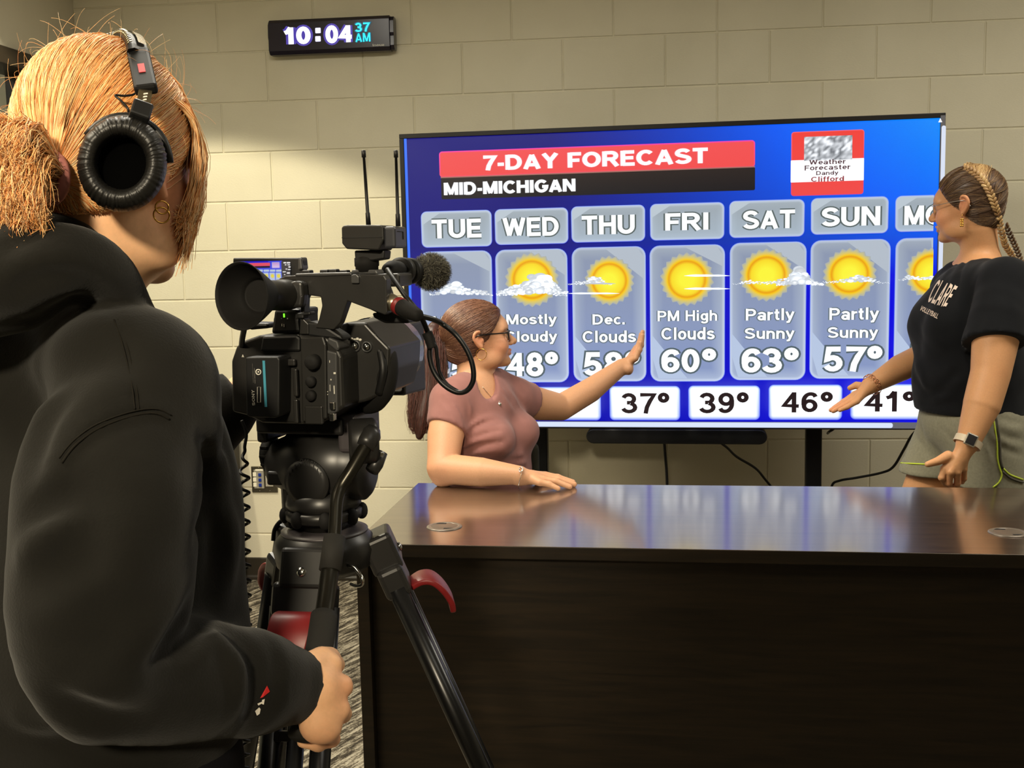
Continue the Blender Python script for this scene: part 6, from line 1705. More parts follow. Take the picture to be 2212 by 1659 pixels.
lA = [P(1110, 858, 3.44), P(1165, 873, 3.52), P(1212, 880, 3.58), P(1275, 843, 3.62), P(1342, 793, 3.66)]
B.chain(lA, [.053, .052, .043, .040, .0265], k=.02)
def flatz(u, v, lift): q = desk_pt(u, v); return q + Z3 * lift
# right hand flat on the desk
rw = rA[4]
kR = [P(1178, 1027, 3.115), P(1176, 1031, 3.09), P(1172, 1036, 3.065), P(1166, 1042, 3.045)]
DZp = DZ + .0085
def onz(q, z): q = np.array(q, float); q[2] = z; return q
fR = [[onz(P(1205, 1035, 3.115), DZp + .014), onz(P(1238, 1045, 3.115), DZp)], [onz(P(1206, 1040, 3.088), DZp + .014), onz(P(1241, 1050, 3.085), DZp)],
      [onz(P(1200, 1045, 3.062), DZp + .014), onz(P(1231, 1053, 3.055), DZp)], [onz(P(1186, 1050, 3.042), DZp + .011), onz(P(1206, 1057, 3.035), DZp)]]
for q in kR: q[2] = max(q[2], DZ + .022)
rw[2] = DZ + .034; rA[3][2] = DZ + .046
hand_sdf(B, rw, (rw + kR[1]) / 2 + Z3 * .002, kR, fR, [P(1140, 1030, 3.115), onz(P(1165, 1036, 3.15), DZ + .012), onz(P(1190, 1040, 3.155), DZ + .010)], wr=.033, pr=.0165)
# left hand raised, palm to the screen, seen along its edge
lw = lA[4]
def lh(u, v, a): return P(u, v, 3.66 + a)
kL = [lh(1371, 762, .045), lh(1374, 764, .02), lh(1375, 768, -.005), lh(1373, 774, -.028)]
fL = [[lh(1381, 742, .05), lh(1385, 722, .05)], [lh(1384, 740, .022), lh(1388, 717, .022)], [lh(1385, 746, -.006), lh(1388, 724, -.006)], [lh(1382, 756, -.032), lh(1384, 740, -.034)]]
hand_sdf(B, lw, lh(1360, 780, .005), kL, fL, [lh(1354, 788, .035), lh(1366, 766, .056), lh(1374, 750, .062)], wr=.032, pr=.0135)
B.ell(lh(1358, 797, -.012), (.016, .02, .02), k=.012)
fx = np.array([pel[0], pel[1], 0])
sl_ = []
for s_ in (1, -1):
    h_ = pel + SWL * .09 * s_ - Z3 * .03; kn_ = h_ + SWF * .36 - A2 * .10 + SWL * .03 * s_; kn_[2] = .53; an = kn_ - SWF * .05 + R2 * .02; an = np.array([an[0], an[1], .09])
    sl_.append((h_, kn_, an)); B.chain([h_, kn_, an], [.085, .058, .038], k=.03); B.chain([an, an + SWF * .13 - Z3 * .05], [.036, .03], k=.02)
# breasts
for s_ in (1, -1): B.ell(sT + SWF * .075 + SWL * .068 * s_ - Z3 * .035, (.055, .06, .06), St, k=.04)
pts_ = [Hse.o, sT, pel] + rA + lA + kL + kR + [q for t in sl_ for q in t]
lo = np.minimum.reduce(pts_) - .22; hi = np.maximum.reduce(pts_) + .22; lo[2] = -.02
def fine3(*boxes): return tuple([rng(c[i], r[i] if hasattr(r, '__len__') else r, h) for c, r, h in boxes] for i in range(3))
V, F = surface(B, lo, hi, .009, fine3((Hse(.01, 0, 0), .13, .0032), (lh(1370, 770, .01), .09, .0034), ((rw + kR[1]) / 2 + R2 * .04, (.12, .1, .06), .0034)))
SK2 = (196, 147, 112)
colr = tint(V, SK2, [(Hse(.06, -.045, -.045), .035, (226, 142, 112), .45), (Hse(-.012, -.082, 0), .03, (222, 136, 104), .5), (Hse(.098, 0, -.072), .010, (196, 106, 96), .75), (Hse(.095, -.014, -.072), .009, (196, 106, 96), .65),
                     (rA[2], .05, (222, 150, 116), .5), (kL[1], .03, (224, 150, 118), .4), (Hse(.08, -.035, .016), .008, (120, 82, 58), .8), (Hse(.073, -.05, .013), .008, (120, 82, 58), .8), (Hse(.084, -.022, .016), .007, (120, 82, 58), .7)])
np_mesh('body', V, F, M_SKIN, seated, colr)
eyes(Hse, seated)
# T-shirt
M_ROSE = mat('dusty_rose_jersey', (140, 97, 92), .85, spec=.15, sheen=.12, noise=(30, .05), bump=(520, .25, .0006))
C = Sdf()
C.ell(sT, (.112, .156, .155), St, k=.04); C.ell(sB + Z3 * .0, (.106, .138, .15), St, k=.04); C.ell(pel + Z3 * .04, (.148, .178, .13), St, k=.06)
C.chain([NkS - Z3 * .035, sT - SWL * .09 + Z3 * .095, rA[0]], [.05, .052, .060], k=.03); C.chain([NkS - Z3 * .035, sT + SWL * .09 + Z3 * .095, lA[0]], [.05, .052, .058], k=.03)
for s_ in (1, -1): C.ell(sT + SWF * .092 + SWL * .070 * s_ - Z3 * .045, (.066, .066, .062), St, k=.03)
C.chain([rA[0], P(968, 905, 3.215), P(964, 940, 3.195)], [.062, .061, .0605], k=.02); C.chain([lA[0], P(1140, 866, 3.485), P(1160, 872, 3.515)], [.06, .059, .058], k=.02)
pf = C.pfold
pf([(1003, 985), (1050, 960), (1100, 945)], .012, -.004)
for a in (((1005, 965), (1040, 948), (1085, 940)), ((1004, 950), (1035, 930), (1070, 922)), ((1006, 985), (1045, 975), (1090, 972)), ((1010, 930), (1040, 905), (1075, 900))): pf(a, .008, .0065)
for a in (((1005, 958), (1040, 940), (1080, 930)), ((1006, 975), (1040, 960), (1088, 955)), ((1008, 940), (1035, 918), (1065, 910))): pf(a, .0065, -.0065)
for a in (((1080, 850), (1095, 870), (1105, 890)), ((1095, 840), (1112, 862), (1128, 885)), ((1075, 830), (1090, 848), (1100, 862)), ((960, 850), (985, 880), (1000, 910)), ((950, 870), (970, 890), (985, 915)), ((985, 840), (1010, 868), (1020, 900))): pf(a, .0065, .0055)
for a in (((1088, 846), (1103, 866), (1116, 888)), ((1104, 838), (1122, 860), (1135, 880)), ((968, 848), (992, 882), (1005, 915))): pf(a, .0055, -.005)
for k in range(6): pf([(1105 + 2 * k, 985 + 9 * k), (1130 + 3 * k, 981 + 9 * k), (1150 + 2 * k, 988 + 9 * k)], .006, .006 if k % 2 == 0 else -.005)
pf([(1000, 850), (1012, 880), (1008, 920)], .006, -.003)
C.ripple(.0006, 60, 3)
C.plane(P(968, 927, 3.2), rA[1] - rA[0] - RIGHT * .02, within=(P(953, 947, 3.17), .08)); C.plane(P(1146, 862, 3.49), (lA[1] - lA[0]) * 1.0 - UP * .0, within=(P(1150, 868, 3.5), .085))
C.plane((0, 0, .57), (0, 0, -1))
# V neckline
C.chain([Hse(-.02, 0, -.05), NkS + Z3 * .012, P(1052, 836, 3.26), P(1066, 852, 3.225), P(1079, 872, 3.20)], [.05, .052, .034, .022, .006], k=.006, mode='s')
V, F = surface(C, lo, hi, .0065)
shS = C; np_mesh('t_shirt', V, F, M_ROSE, seated)
T_ = Sdf()
T_.ell(pel - Z3 * .01, (.152, .182, .125), St, k=.05)
for (h_, kn_, an) in sl_: T_.chain([h_, kn_, an + Z3 * .01], [.096, .072, .056], k=.03)
T_.plane((0, 0, .66), (0, 0, 1)); T_.plane((0, 0, .06), (0, 0, -1))
V, F = surface(T_, lo, hi, .013); np_mesh('jeans', V, F, mat('dark_blue_denim', (38, 44, 62), .9, spec=.15), seated)
for (h_, kn_, an) in sl_:
    T_ = Sdf(); a0 = np.array([an[0], an[1], .045]); T_.chain([a0 - SWF * .04, a0 + SWF * .06, a0 + SWF * .15 - Z3 * .008], [.045, .043, .036], k=.01); T_.plane((0, 0, .002), (0, 0, -1)); T_.plane((0, 0, .1), (0, 0, 1))
    V, F = surface(T_, a0 - .2, a0 + .25, .009); np_mesh('shoe', V, F, M_SHOE, seated)
# sleek auburn hair pulled back into a long ponytail
rs = np.random.RandomState(12)
HS = Sdf(); cap_hair(HS, Hse, .008, cutp=((.026, 0, 0), (.80, 0, -.60)))
V, F = surface(HS, Hse.o - .17, Hse.o + .17, .004)
AU = [(100, 66, 50), (122, 82, 62), (84, 54, 42), (140, 102, 78), (108, 70, 54)]
hairS = np_mesh('hair', V, F, M_HAIR, seated, np.tile(np.array(lin((84, 48, 36)), np.float32), (len(V), 1)))
tieS = np.array([-.118, .0, -.012])
rts = V[rs.randint(0, len(V), 5000)]; hl = Hse.local(rts)
rts = rts[((hl - np.array([.026, 0, 0])) @ np.array([.80, 0, -.60]) < .004)]
pa = comb(Hse, HS, rts, tieS, rs, 11, .0012, .0022)
V, F = strands(pa, .0006, .0006); np_mesh('combed_hair', V, F, M_HAIR, hairS, hair_cols(len(pa), 11, AU, 3, rs))
tw = Hse(*tieS); pt = []
cl = [tw, P(938, 708, 3.33), P(928, 760, 3.31), P(926, 840, 3.29), P(912, 900, 3.27), P(906, 942, 3.26)]
wd = [.012, .024, .042, .044, .034, .014]
cs = catmull(cl, 5)
for i in range(2600):
    a = rs.uniform(0, 6.28); b = rs.uniform(0, 1) ** .5; L = int(rs.uniform(.62, 1) * len(cs)); q = []
    ph = rs.uniform(0, 6.28); jit = 1 + .22 * abs(rs.normal())
    for k in range(12):
        x = k / 11 * (L - 1); j = int(min(x, len(cs) - 2)); c_ = cs[j] + (cs[j + 1] - cs[j]) * (x - j); w = np.interp(x / (len(cs) - 1), np.linspace(0, 1, 6), wd)
        q.append(c_ + w * b * jit * (math.cos(a) * R2 + math.sin(a) * A2 * .7) + R2 * .005 * math.sin(k * .9 + ph))
    pt.append(q)
pt = np.array(pt); V, F = strands(pt, .0007, .0004)
np_mesh('ponytail', V, F, M_HAIR, hairS, hair_cols(len(pt), 12, [(76, 46, 36), (98, 56, 46), (60, 38, 30), (108, 62, 52), (84, 54, 42)], 3, rs))
TS = Sdf(); TS.chain(cl, [w * .8 for w in wd], k=.01, spline=3); V, F = surface(TS, np.minimum.reduce(cl) - .06, np.maximum.reduce(cl) + .06, .005); np_mesh('tail_core', V, F, M_HAIR, hairS, np.tile(np.array(lin((62, 36, 30)), np.float32), (len(V), 1)))
# glasses
def spectacles(H, name, label, m, rim, lens_r, temple_r, square=False):
    g = thing(name, label, 'glasses', H(.098, 0, 0)); Mg = M_GLASS
    rims = []
    for s_ in (1, -1):
        c_ = np.array([.098, .033 * s_, -.006]); n = 28; pts = []
        for i in range(n):
            a = 2 * math.pi * i / n; ca, sa = math.cos(a), math.sin(a)
            if square: e = (abs(ca) ** 4 + abs(sa) ** 4) ** (-.25)
            else: e = 1
            y, z = lens_r[0] * ca * e, lens_r[1] * sa * e
            pts.append(H(c_[0] - .012 * abs(c_[1] + y) / .06, c_[1] + y, c_[2] + z))
        mb = MB(); mb.tube(pts, rim, m, 8, closed=True); mb.build('rim', g)
        mb = MB(); mb.add(pts, [tuple(range(n))], Mg); mb.build('lens', g)
        e0 = H(.090, (.033 + lens_r[0]) * s_, .002); mb = MB(); mb.tube([e0, H(.07, .072 * s_, .004), H(.0, .0845 * s_, .009), H(-.022, .084 * s_, .004), H(-.034, .081 * s_, -.014)], temple_r, m, 8, spline=4); mb.build('temple', g)
    mb = MB(); mb.tube([H(.0965, .033 - lens_r[0], -.002), H(.1015, .006, .002), H(.1015, -.006, .002), H(.0965, -.033 + lens_r[0], -.002)], rim * .9, m, 8, spline=4); mb.build('bridge', g)
    return g
spectacles(Hse, 'eyeglasses', 'black framed eyeglasses on the seated woman in the rose shirt', mat('black_acetate', (14, 12, 12), .25, coat=.3), .0021, (.025, .019), .0021, True)
# jewellery
def hoop(c, r, thick, m, ax1, ax2, label, name='hoop_earring', cat='earring'):
    mb = MB(); mb.tube([np.asarray(c) + r * (math.cos(a) * ax1 + math.sin(a) * ax2) for a in np.linspace(0, 6.283, 40)[:-1]], thick, m, 8, closed=True)
    o = mb.build(name, origin=c); return tag(o, label, cat)
e_ = Hse(-.010, -.083, -.040)
hoop(e_ - Z3 * .0155, .0165, .0009, M_GOLD, norm(Hse.f * .85 - Hse.l * .5), Z3, 'large thin gold hoop hanging from the ear of the seated woman')
M_SILV = mat('silver', (214, 208, 200), .2, 1.0)
nk_px = [(1041, 835), (1052, 846), (1063, 856), (1074, 864), (1080, 868)]
U_ = Sdf(); U_.ops = B.ops
np1 = [B.trace(*p) for p in ((1043, 836), (1050, 845), (1058, 854), (1066, 862))]
np2 = [B.trace(*p) for p in ((1072, 846), (1072, 856))]
pn = shS.trace(1079, 868)
chn = [q - norm(ray(1060, 850)) * .002 for q in np1 if q is not None] + ([pn - norm(ray(1079, 868)) * .003] if pn is not None else []) 
chn2 = [q - norm(ray(1060, 850)) * .002 for q in np2[::-1] if q is not None]
if len(chn) > 2:
    mb = MB(); mb.tube(chn + chn2, .0008, M_SILV, 6, spline=3); 
    nkl = thing('necklace', 'thin necklace with small round pendant at the neckline of the rose shirt', 'necklace', chn[-1]); mb.build('chain', nkl)
    mb = MB(); mb.lathe([(.0055, 0), (.0055, .0012), (.004, .0018)], chn[-1] - Z3 * .007, CAM - chn[-1], M_SILV, 20); mb.build('pendant', nkl)
wa = norm(kR[1] - rA[3]); w1 = norm(np.cross(wa, Z3)); w2 = np.cross(w1, wa)
wc_ = rw + wa * .004
br = thing('bracelet', 'silver chain bracelet with open loop on the wrist resting on the desk', 'bracelet', wc_)
mb = MB(); mb.tube([wc_ + wa * .003 * math.sin(2 * a) + .0315 * (math.cos(a) * w1 + math.sin(a) * w2) for a in np.linspace(0, 6.283, 40)[:-1]], .0010, M_SILV, 7, closed=True); mb.build('chain', br)
lpc = wc_ + .0325 * norm(w2 * .75 + w1 * .6) if np.dot(w1, A2) < 0 else wc_ + .0325 * norm(w2 * .75 - w1 * .6)
ln = norm(lpc - wc_); l1 = norm(np.cross(ln, wa))
mb = MB(); mb.tube([lpc + .0085 * math.cos(a) * l1 + .0055 * math.sin(a) * wa for a in np.linspace(0, 6.283, 24)[:-1]], .0013, M_SILV, 7, closed=True); mb.build('loop', br)
# office chair behind her
chr_ = thing('office_chair', 'dark olive office chair behind the seated woman at the desk', 'chair', (pel[0], pel[1], 0))
M_UPH = mat('olive_upholstery', (50, 48, 38), .9, spec=.2, noise=(60, .08), bump=(400, .25, .0008))
CF = norm(-A2 * .95 - R2 * .3); CLf = np.cross(Z3, CF); pc = np.array([pel[0], pel[1], 0]) + CF * .02
CH = xyz_frame(pc, CF, CLf, Z3)
mb = MB(); mb.box((0.0, 0, .425), (.48, .48, .07), M_UPH, CH, bev=.03, seg=4, smooth=True); mb.build('seat', chr_)
bp_ = []
T_ = Sdf(); Rc = np.stack([CF, CLf, Z3], 1)
T_.box(CH((-.255, 0, .62)), (.028, .135, .165), Rc, .027, k=0); V, F = surface(T_, CH((-.255, 0, .62)) - .3, CH((-.255, 0, .62)) + .3, .01); np_mesh('backrest', V, F, M_UPH, chr_)
mb = MB(); mb.tube([CH((-.12, 0, .39)), CH((-.25, 0, .40)), CH((-.292, 0, .50)), CH((-.285, 0, .60))], .018, M_BLACKP, 12, spline=4); mb.build('back_support', chr_)
mb = MB(); mb.lathe([(.03, .09), (.03, .25), (.02, .26), (.02, .39), (.09, .395), (.09, .405)], pc, Z3, M_BLACKM, 24); mb.build('gas_column', chr_)
for k in range(5):
    a = k * 2 * math.pi / 5 + .4; dd = np.array([math.cos(a), math.sin(a), 0])
    mb = MB(); mb.tube([pc + Z3 * .10 + dd * .02, pc + Z3 * .085 + dd * .16, pc + Z3 * .07 + dd * .28], [.024, .02, .014], M_BLACKP, 10); lg = mb.build('base_arm', chr_)
    mb = MB(); mb.lathe([(.02, -.02), (.028, -.014), (.028, .014), (.02, .02)], pc + dd * .28 + Z3 * .0285, np.cross(dd, Z3), M_BLACKP, 18); mb.build('caster', lg)

# ------------------------------------------------------------------ standing woman at the right
R3, A3 = axes_at(2095)
TWF = norm(-.90 * R3 - .43 * A3); TWL = np.cross(Z3, TWF)
Wt = np.stack([TWF, TWL, Z3], 1)
Hst = Frame(P(2090, 441, 3.46), norm(-math.cos(math.radians(17)) * R3 + math.sin(math.radians(17)) * A3 - .08 * Z3), Z3, 1.0, .92)
stw = thing('person', 'standing woman with braided hair, black T-shirt and grey shorts pointing at the screen', 'person', (P(2095, 950, 3.45)[0], P(2095, 950, 3.45)[1], 0))
NkT = P(2118, 556, 3.48)
B = Sdf()
head_sdf(B, Hst, NkT - Z3 * .02, .056)
tT = P(2098, 690, 3.46); tB = P(2098, 820, 3.46); tH = P(2098, 905, 3.46)
B.ell(tT, (.125, .165, .17), Wt, k=.05); B.ell(tB, (.135, .165, .16), Wt, k=.07); B.ell(tH, (.135, .175, .13), Wt, k=.06)
for s_ in (1, -1):
    B.chain([NkT - Z3 * .03, tT + TWL * .10 * s_ + Z3 * .12], [.048, .052], k=.04)
    B.ell(tT + TWF * .075 + TWL * .07 * s_ - Z3 * .02, (.06, .065, .065), Wt, k=.05)
aL = [P(2172, 612, 3.27), P(2152, 720, 3.22), P(2140, 806, 3.2), P(2122, 872, 3.19), P(2090, 958, 3.18)]
B.chain(aL, [.066, .066, .055, .052, .032], k=.02)
aR = [P(2062, 625, 3.62), P(2040, 735, 3.66), P(2010, 765, 3.68), P(1945, 795, 3.66), P(1878, 834, 3.63)]
B.chain(aR, [.06, .054, .048, .044, .0275], k=.02)
# left hand hanging, back of the hand to us, fingers loosely curled
def h1(u, v, a): return P(u, v, 3.18 + a)
kA = [h1(2040, 1012, .0), h1(2053, 1020, -.012), h1(2068, 1020, -.012), h1(2082, 1013, -.004)]
fA = [[h1(2034, 1032, .0), h1(2042, 1046, .022)], [h1(2050, 1044, .004), h1(2054, 1053, .03)], [h1(2068, 1044, .006), h1(2068, 1050, .032)], [h1(2082, 1034, .01), h1(2078, 1042, .034)]]
hand_sdf(B, aL[4], h1(2070, 995, -.008), kA, fA, [h1(2048, 985, -.004), h1(2026, 996, -.006), h1(2004, 1003, -.002)], wr=.036, pr=.0185)
# right hand held out flat
def h2(u, v, a): return P(u, v, 3.62 + a)
kB = [h2(1846, 852, .03), h2(1846, 857, .01), h2(1848, 862, -.012), h2(1851, 867, -.03)]
fB = [[h2(1822, 868, .034), h2(1800, 882, .036)], [h2(1818, 873, .010), h2(1795, 886, .010)], [h2(1822, 876, -.014), h2(1800, 888, -.016)], [h2(1830, 879, -.036), h2(1814, 886, -.038)]]
hand_sdf(B, aR[4], h2(1862, 850, .0), kB, fB, [h2(1866, 836, .03), h2(1850, 832, .045), h2(1836, 838, .05)], wr=.033, pr=.0145)
hipL = tH + TWL * .09 - Z3 * .06; hipR = tH - TWL * .09 - Z3 * .06
kneeR = P(1962, 1085, 3.62); kneeR[2] = .47; ankR = kneeR + A3 * .03 + R3 * .10; ankR[2] = .09
kneeL = hipL + R3 * .03 - TWF * .02; kneeL[2] = .47; ankL = kneeL + R3 * .05; ankL[2] = .09
lg3 = [(hipL, kneeL, ankL), (hipR, kneeR, ankR)]
for (h_, kn_, an) in lg3:
    B.chain([h_, h_ * .5 + kn_ * .5, kn_, kn_ * .6 + an * .4, an], [.098, .082, .058, .055, .038], k=.03); B.chain([an, an + TWF * .14 - Z3 * .05], [.038, .03], k=.02)
pts_ = [Hst.o, tT, tH] + aL + aR + kA + kB + [q for t in lg3 for q in t]
lo = np.minimum.reduce(pts_) - .22; hi = np.maximum.reduce(pts_) + .22; lo[2] = -.02
V, F = surface(B, lo, hi, .010, fine3((Hst(.01, 0, 0), .13, .0034), (h1(2062, 1010, 0), (.08, .07, .09), .0034), (h2(1840, 858, 0), (.09, .07, .07), .0036)))
SK3 = (212, 156, 110)
colr = tint(V, SK3, [(Hst(.06, .045, -.045), .035, (226, 140, 112), .45), (Hst(-.012, .082, 0), .03, (220, 132, 100), .5), (Hst(.098, 0, -.072), .013, (190, 96, 90), .9), (h2(1810, 880, 0), .04, (222, 140, 110), .4),
                     (h1(2060, 1045, 0), .03, (206, 128, 96), .4), (aL[2] + RIGHT * .01 - FWD * .05, .02, (196, 132, 88), .3)])
np_mesh('body', V, F, M_SKIN, stw, colr)
eyes(Hst, stw)
M_TEE = mat('black_jersey', (19, 20, 23), .9, spec=.15, sheen=.08, noise=(24, .08), bump=(480, .25, .0007))
C = Sdf()
C.ell(tT, (.142, .18, .175), Wt, k=.05); C.ell(tB, (.174, .188, .175), Wt, k=.08); C.ell(tH - Z3 * .0, (.152, .192, .10), Wt, k=.06)
for s_, a0 in ((1, aL), (-1, aR)):
    C.chain([NkT - Z3 * .04, tT + TWL * .10 * s_ + Z3 * .125, a0[0]], [.05, .058, .07], k=.035)
    C.ell(tT + TWF * .096 + TWL * .07 * s_ - Z3 * .02, (.068, .072, .075), Wt, k=.06)
C.chain([aL[0], P(2158, 690, 3.23), P(2146, 752, 3.215)], [.076, .083, .090], k=.025); C.chain([aR[0], P(2042, 735, 3.66)], [.07, .074], k=.03)
pf = C.pfold
for a in (((2090, 552), (2060, 600), (2040, 650)), ((2100, 560), (2080, 610), (2075, 660)), ((2075, 560), (2045, 590), (2020, 630))): pf(a, .010, .004); 
for a in (((2095, 556), (2070, 605), (2058, 655)), ((2110, 600), (2092, 660), (2085, 720))): pf(a, .009, -.004)
for a in (((1975, 842), (2010, 850), (2060, 846)), ((1972, 790), (1985, 830), (2010, 862)), ((2080, 760), (2060, 810), (2020, 850)), ((1985, 870), (2030, 872), (2075, 866))): pf(a, .014, -.006)
for a in (((1972, 862), (2010, 866), (2050, 862)), ((2090, 780), (2070, 830), (2040, 862)), ((1975, 760), (1990, 810), (2000, 840))): pf(a, .013, .005)
for a in (((2130, 640), (2120, 690), (2110, 730)), ((2170, 620), (2175, 680), (2170, 730))): pf(a, .014, -.004)
C.ripple(.001, 36, 8)
C.plane(P(2140, 735, 3.2), aL[1] * 1.0 - aL[0] + RIGHT * .028, within=(P(2146, 748, 3.2), .115)); C.plane(P(2044, 722, 3.655), aR[1] - aR[0], within=(P(2040, 740, 3.66), .09))
hz = P(2000, 893, 3.40)[2]; C.plane((0, 0, hz), (0, 0, -1))
C.chain([Hst(-.02, 0, -.06), NkT + Z3 * .0 + TWF * .012], [.056, .060], k=.008, mode='s')
V, F = surface(C, lo, hi, .007)
tee = np_mesh('t_shirt', V, F, M_TEE, stw)
# lettering on the chest, laid on the shirt
def shirt_text(s, quad, m, w, name, S, parent, sub=2):
    v, f = stroke_text(s, w); v = (v - v.min(0)) / (v.max(0) - v.min(0))
    bl, br, tr, tl_ = [np.array(q, float) for q in quad]
    px = np.array([(bl * (1 - a) + br * a) * (1 - b) + (tl_ * (1 - a) + tr * a) * b for a, b in v])
    q = S.trace_many(px, 2.5, 4.5)
    off = np.array([norm(ray(*p)) for p in px]) * .0025
    q = q - off; mb = MB()
    f = [g for g in f if not np.isnan(q[list(g)]).any() and max(np.linalg.norm(q[g[i]] - q[g[i - 1]]) for i in range(len(g))) < .12]
    q = np.nan_to_num(q)
    use = sorted({i for g in f for i in g}); ix = {i: k for k, i in enumerate(use)}
    mb.add([q[i] for i in use], [tuple(ix[i] for i in g) for g in f], m); return mb.build(name, parent)
M_CREAM = mat('cream_print', (226, 206, 190), .75)
shirt_text('CLARE', [(2000, 655), (2042, 665), (2070, 618), (2026, 602)], M_CREAM, .16, 'shirt_lettering', C, tee)
shirt_text('VOLLEYBALL', [(1986, 670), (2024, 689), (2029, 678), (1992, 660)], M_CREAM, .17, 'shirt_lettering', C, tee)
# shorts with lime piping
M_SHORT = mat('heather_grey_knit', (142, 138, 118), .9, spec=.15, sheen=.1, noise=(140, .10), bump=(500, .25, .0007)); M_LIME = mat('lime_piping', (206, 226, 72), .7); M_PIPEG = mat('grey_binding', (84, 80, 70), .85)
C2 = Sdf(); C2.ell(tH - Z3 * .0, (.146, .184, .13), Wt, k=.05)
for (h_, kn_, an), r0 in zip(lg3, (1.0, 1.0)): C2.chain([h_ + Z3 * .03, h_ * .55 + kn_ * .45], [.112, .113], k=.035)
hemz = P(1970, 1006, 3.60)[2]
pf = C2.pfold
for a in (((2150, 930), (2180, 945), (2211, 950)), ((2152, 960), (2180, 975), (2211, 985)), ((2150, 900), (2185, 910), (2211, 912)), ((2110, 920), (2135, 950), (2150, 990)), ((1990, 910), (1995, 950), (2010, 985)), ((1975, 935), (1990, 960), (2005, 990)), ((2030, 920), (2060, 950), (2080, 940))): pf(a, .008, -.005)
for a in (((2150, 945), (2182, 960), (2211, 966)), ((2150, 915), (2182, 926), (2211, 930)), ((2100, 930), (2125, 960), (2140, 1000)), ((1982, 920), (1994, 955), (2020, 980))): pf(a, .008, .004)
C2.plane((0, 0, hemz - .02), (0, 0, -1)); C2.plane((0, 0, hz + .06), (0, 0, 1))
for (h_, kn_, an) in lg3: C2.chain([h_ * .7 + kn_ * .3, h_ * .4 + kn_ * .6], [.092, .086], k=.004, mode='s')
V, F = surface(C2, lo, hi, .008); sho = np_mesh('shorts', V, F, M_SHORT, stw)
def piping(px, r, m, name='piping'):
    q = C2.trace_many(px, 2.5, 4.5); q = [a - norm(ray(*p)) * r * .4 for a, p in zip(q, px) if not np.isnan(a[0])]
    if len(q) > 2: mb = MB(); mb.tube(q, r, m, 7, spline=3); mb.build(name, sho)
piping([(2146, 905), (2150, 930), (2154, 960), (2155, 990), (2160, 1012), (2164, 1026), (2158, 1042), (2145, 1053)], .0024, M_LIME)
piping([(2151, 900), (2156, 930), (2160, 960), (2161, 990), (2166, 1012)], .0036, M_PIPEG)
piping([(2168, 1012), (2180, 1024), (2196, 1031), (2210, 1036)], .0024, M_LIME); piping([(2166, 1018), (2180, 1031), (2196, 1038), (2210, 1042)], .0032, M_PIPEG)
piping([(1946, 1000), (1965, 1001), (1985, 1002), (2004, 1003)], .0024, M_LIME); piping([(2018, 1015), (2024, 1032), (2034, 1052)], .0022, M_LIME)
for (h_, kn_, an) in lg3:
    T_ = Sdf(); a0 = np.array([an[0], an[1], .045]); T_.chain([a0 - TWF * .04, a0 + TWF * .06, a0 + TWF * .15 - Z3 * .008], [.046, .045, .038], k=.01); T_.plane((0, 0, .002), (0, 0, -1)); T_.plane((0, 0, .1), (0, 0, 1))
    V, F = surface(T_, a0 - .2, a0 + .25, .009); np_mesh('shoe', V, F, mat('white_trainer', (200, 198, 192), .6), stw)
# hair: brown with fair streaks, two plaits
rs = np.random.RandomState(31)
HS = Sdf(); cap_hair(HS, Hst, .006, cutp=((.030, 0, 0), (.82, 0, -.57)))
V, F = surface(HS, Hst.o - .17, Hst.o + .17, .004)
BR = [(86, 62, 44), (102, 76, 54), (72, 52, 38), (130, 100, 68), (92, 66, 48), (150, 118, 80)]
hairT = np_mesh('hair', V, F, M_HAIR, stw, np.tile(np.array(lin((84, 60, 44)), np.float32), (len(V), 1)))
bp_ = [(2083, 362), (2100, 370), (2118, 384), (2131, 402), (2141, 422), (2149, 444), (2156, 466), (2161, 488), (2164, 508)]
q = HS.trace_many(bp_, 2.5, 4.5); path = [a for a in q if not np.isnan(a[0])]
braid_end = [P(2170, 524, 3.42), P(2184, 548, 3.44), P(2198, 574, 3.47), P(2214, 602, 3.49), P(2226, 634, 3.5)]
mids = [Hst.local(a) for a in path]
rts = V[rs.randint(0, len(V), 4600)]; hl = Hst.local(rts)
ok = ((hl - np.array([.030, 0, 0])) @ np.array([.82, 0, -.57]) < .004) & (hl[:, 1] > -.02)
rts = rts[ok]; hl = hl[ok]
near = np.array([mids[min(range(len(mids)), key=lambda i: np.linalg.norm(mids[i] - h - np.array([-.035, 0, -.01])))] for h in hl])
pa = []
for k in range(len(mids)):
    m_ = np.where((near == mids[k]).all(1))[0]
    if len(m_): pa.append(comb(Hst, HS, rts[m_], mids[k], rs, 10, .0012, .0022))
pa = np.concatenate(pa); V, F = strands(pa, .0006, .0006); np_mesh('combed_hair', V, F, M_HAIR, hairT, hair_cols(len(pa), 10, BR, 3, rs))
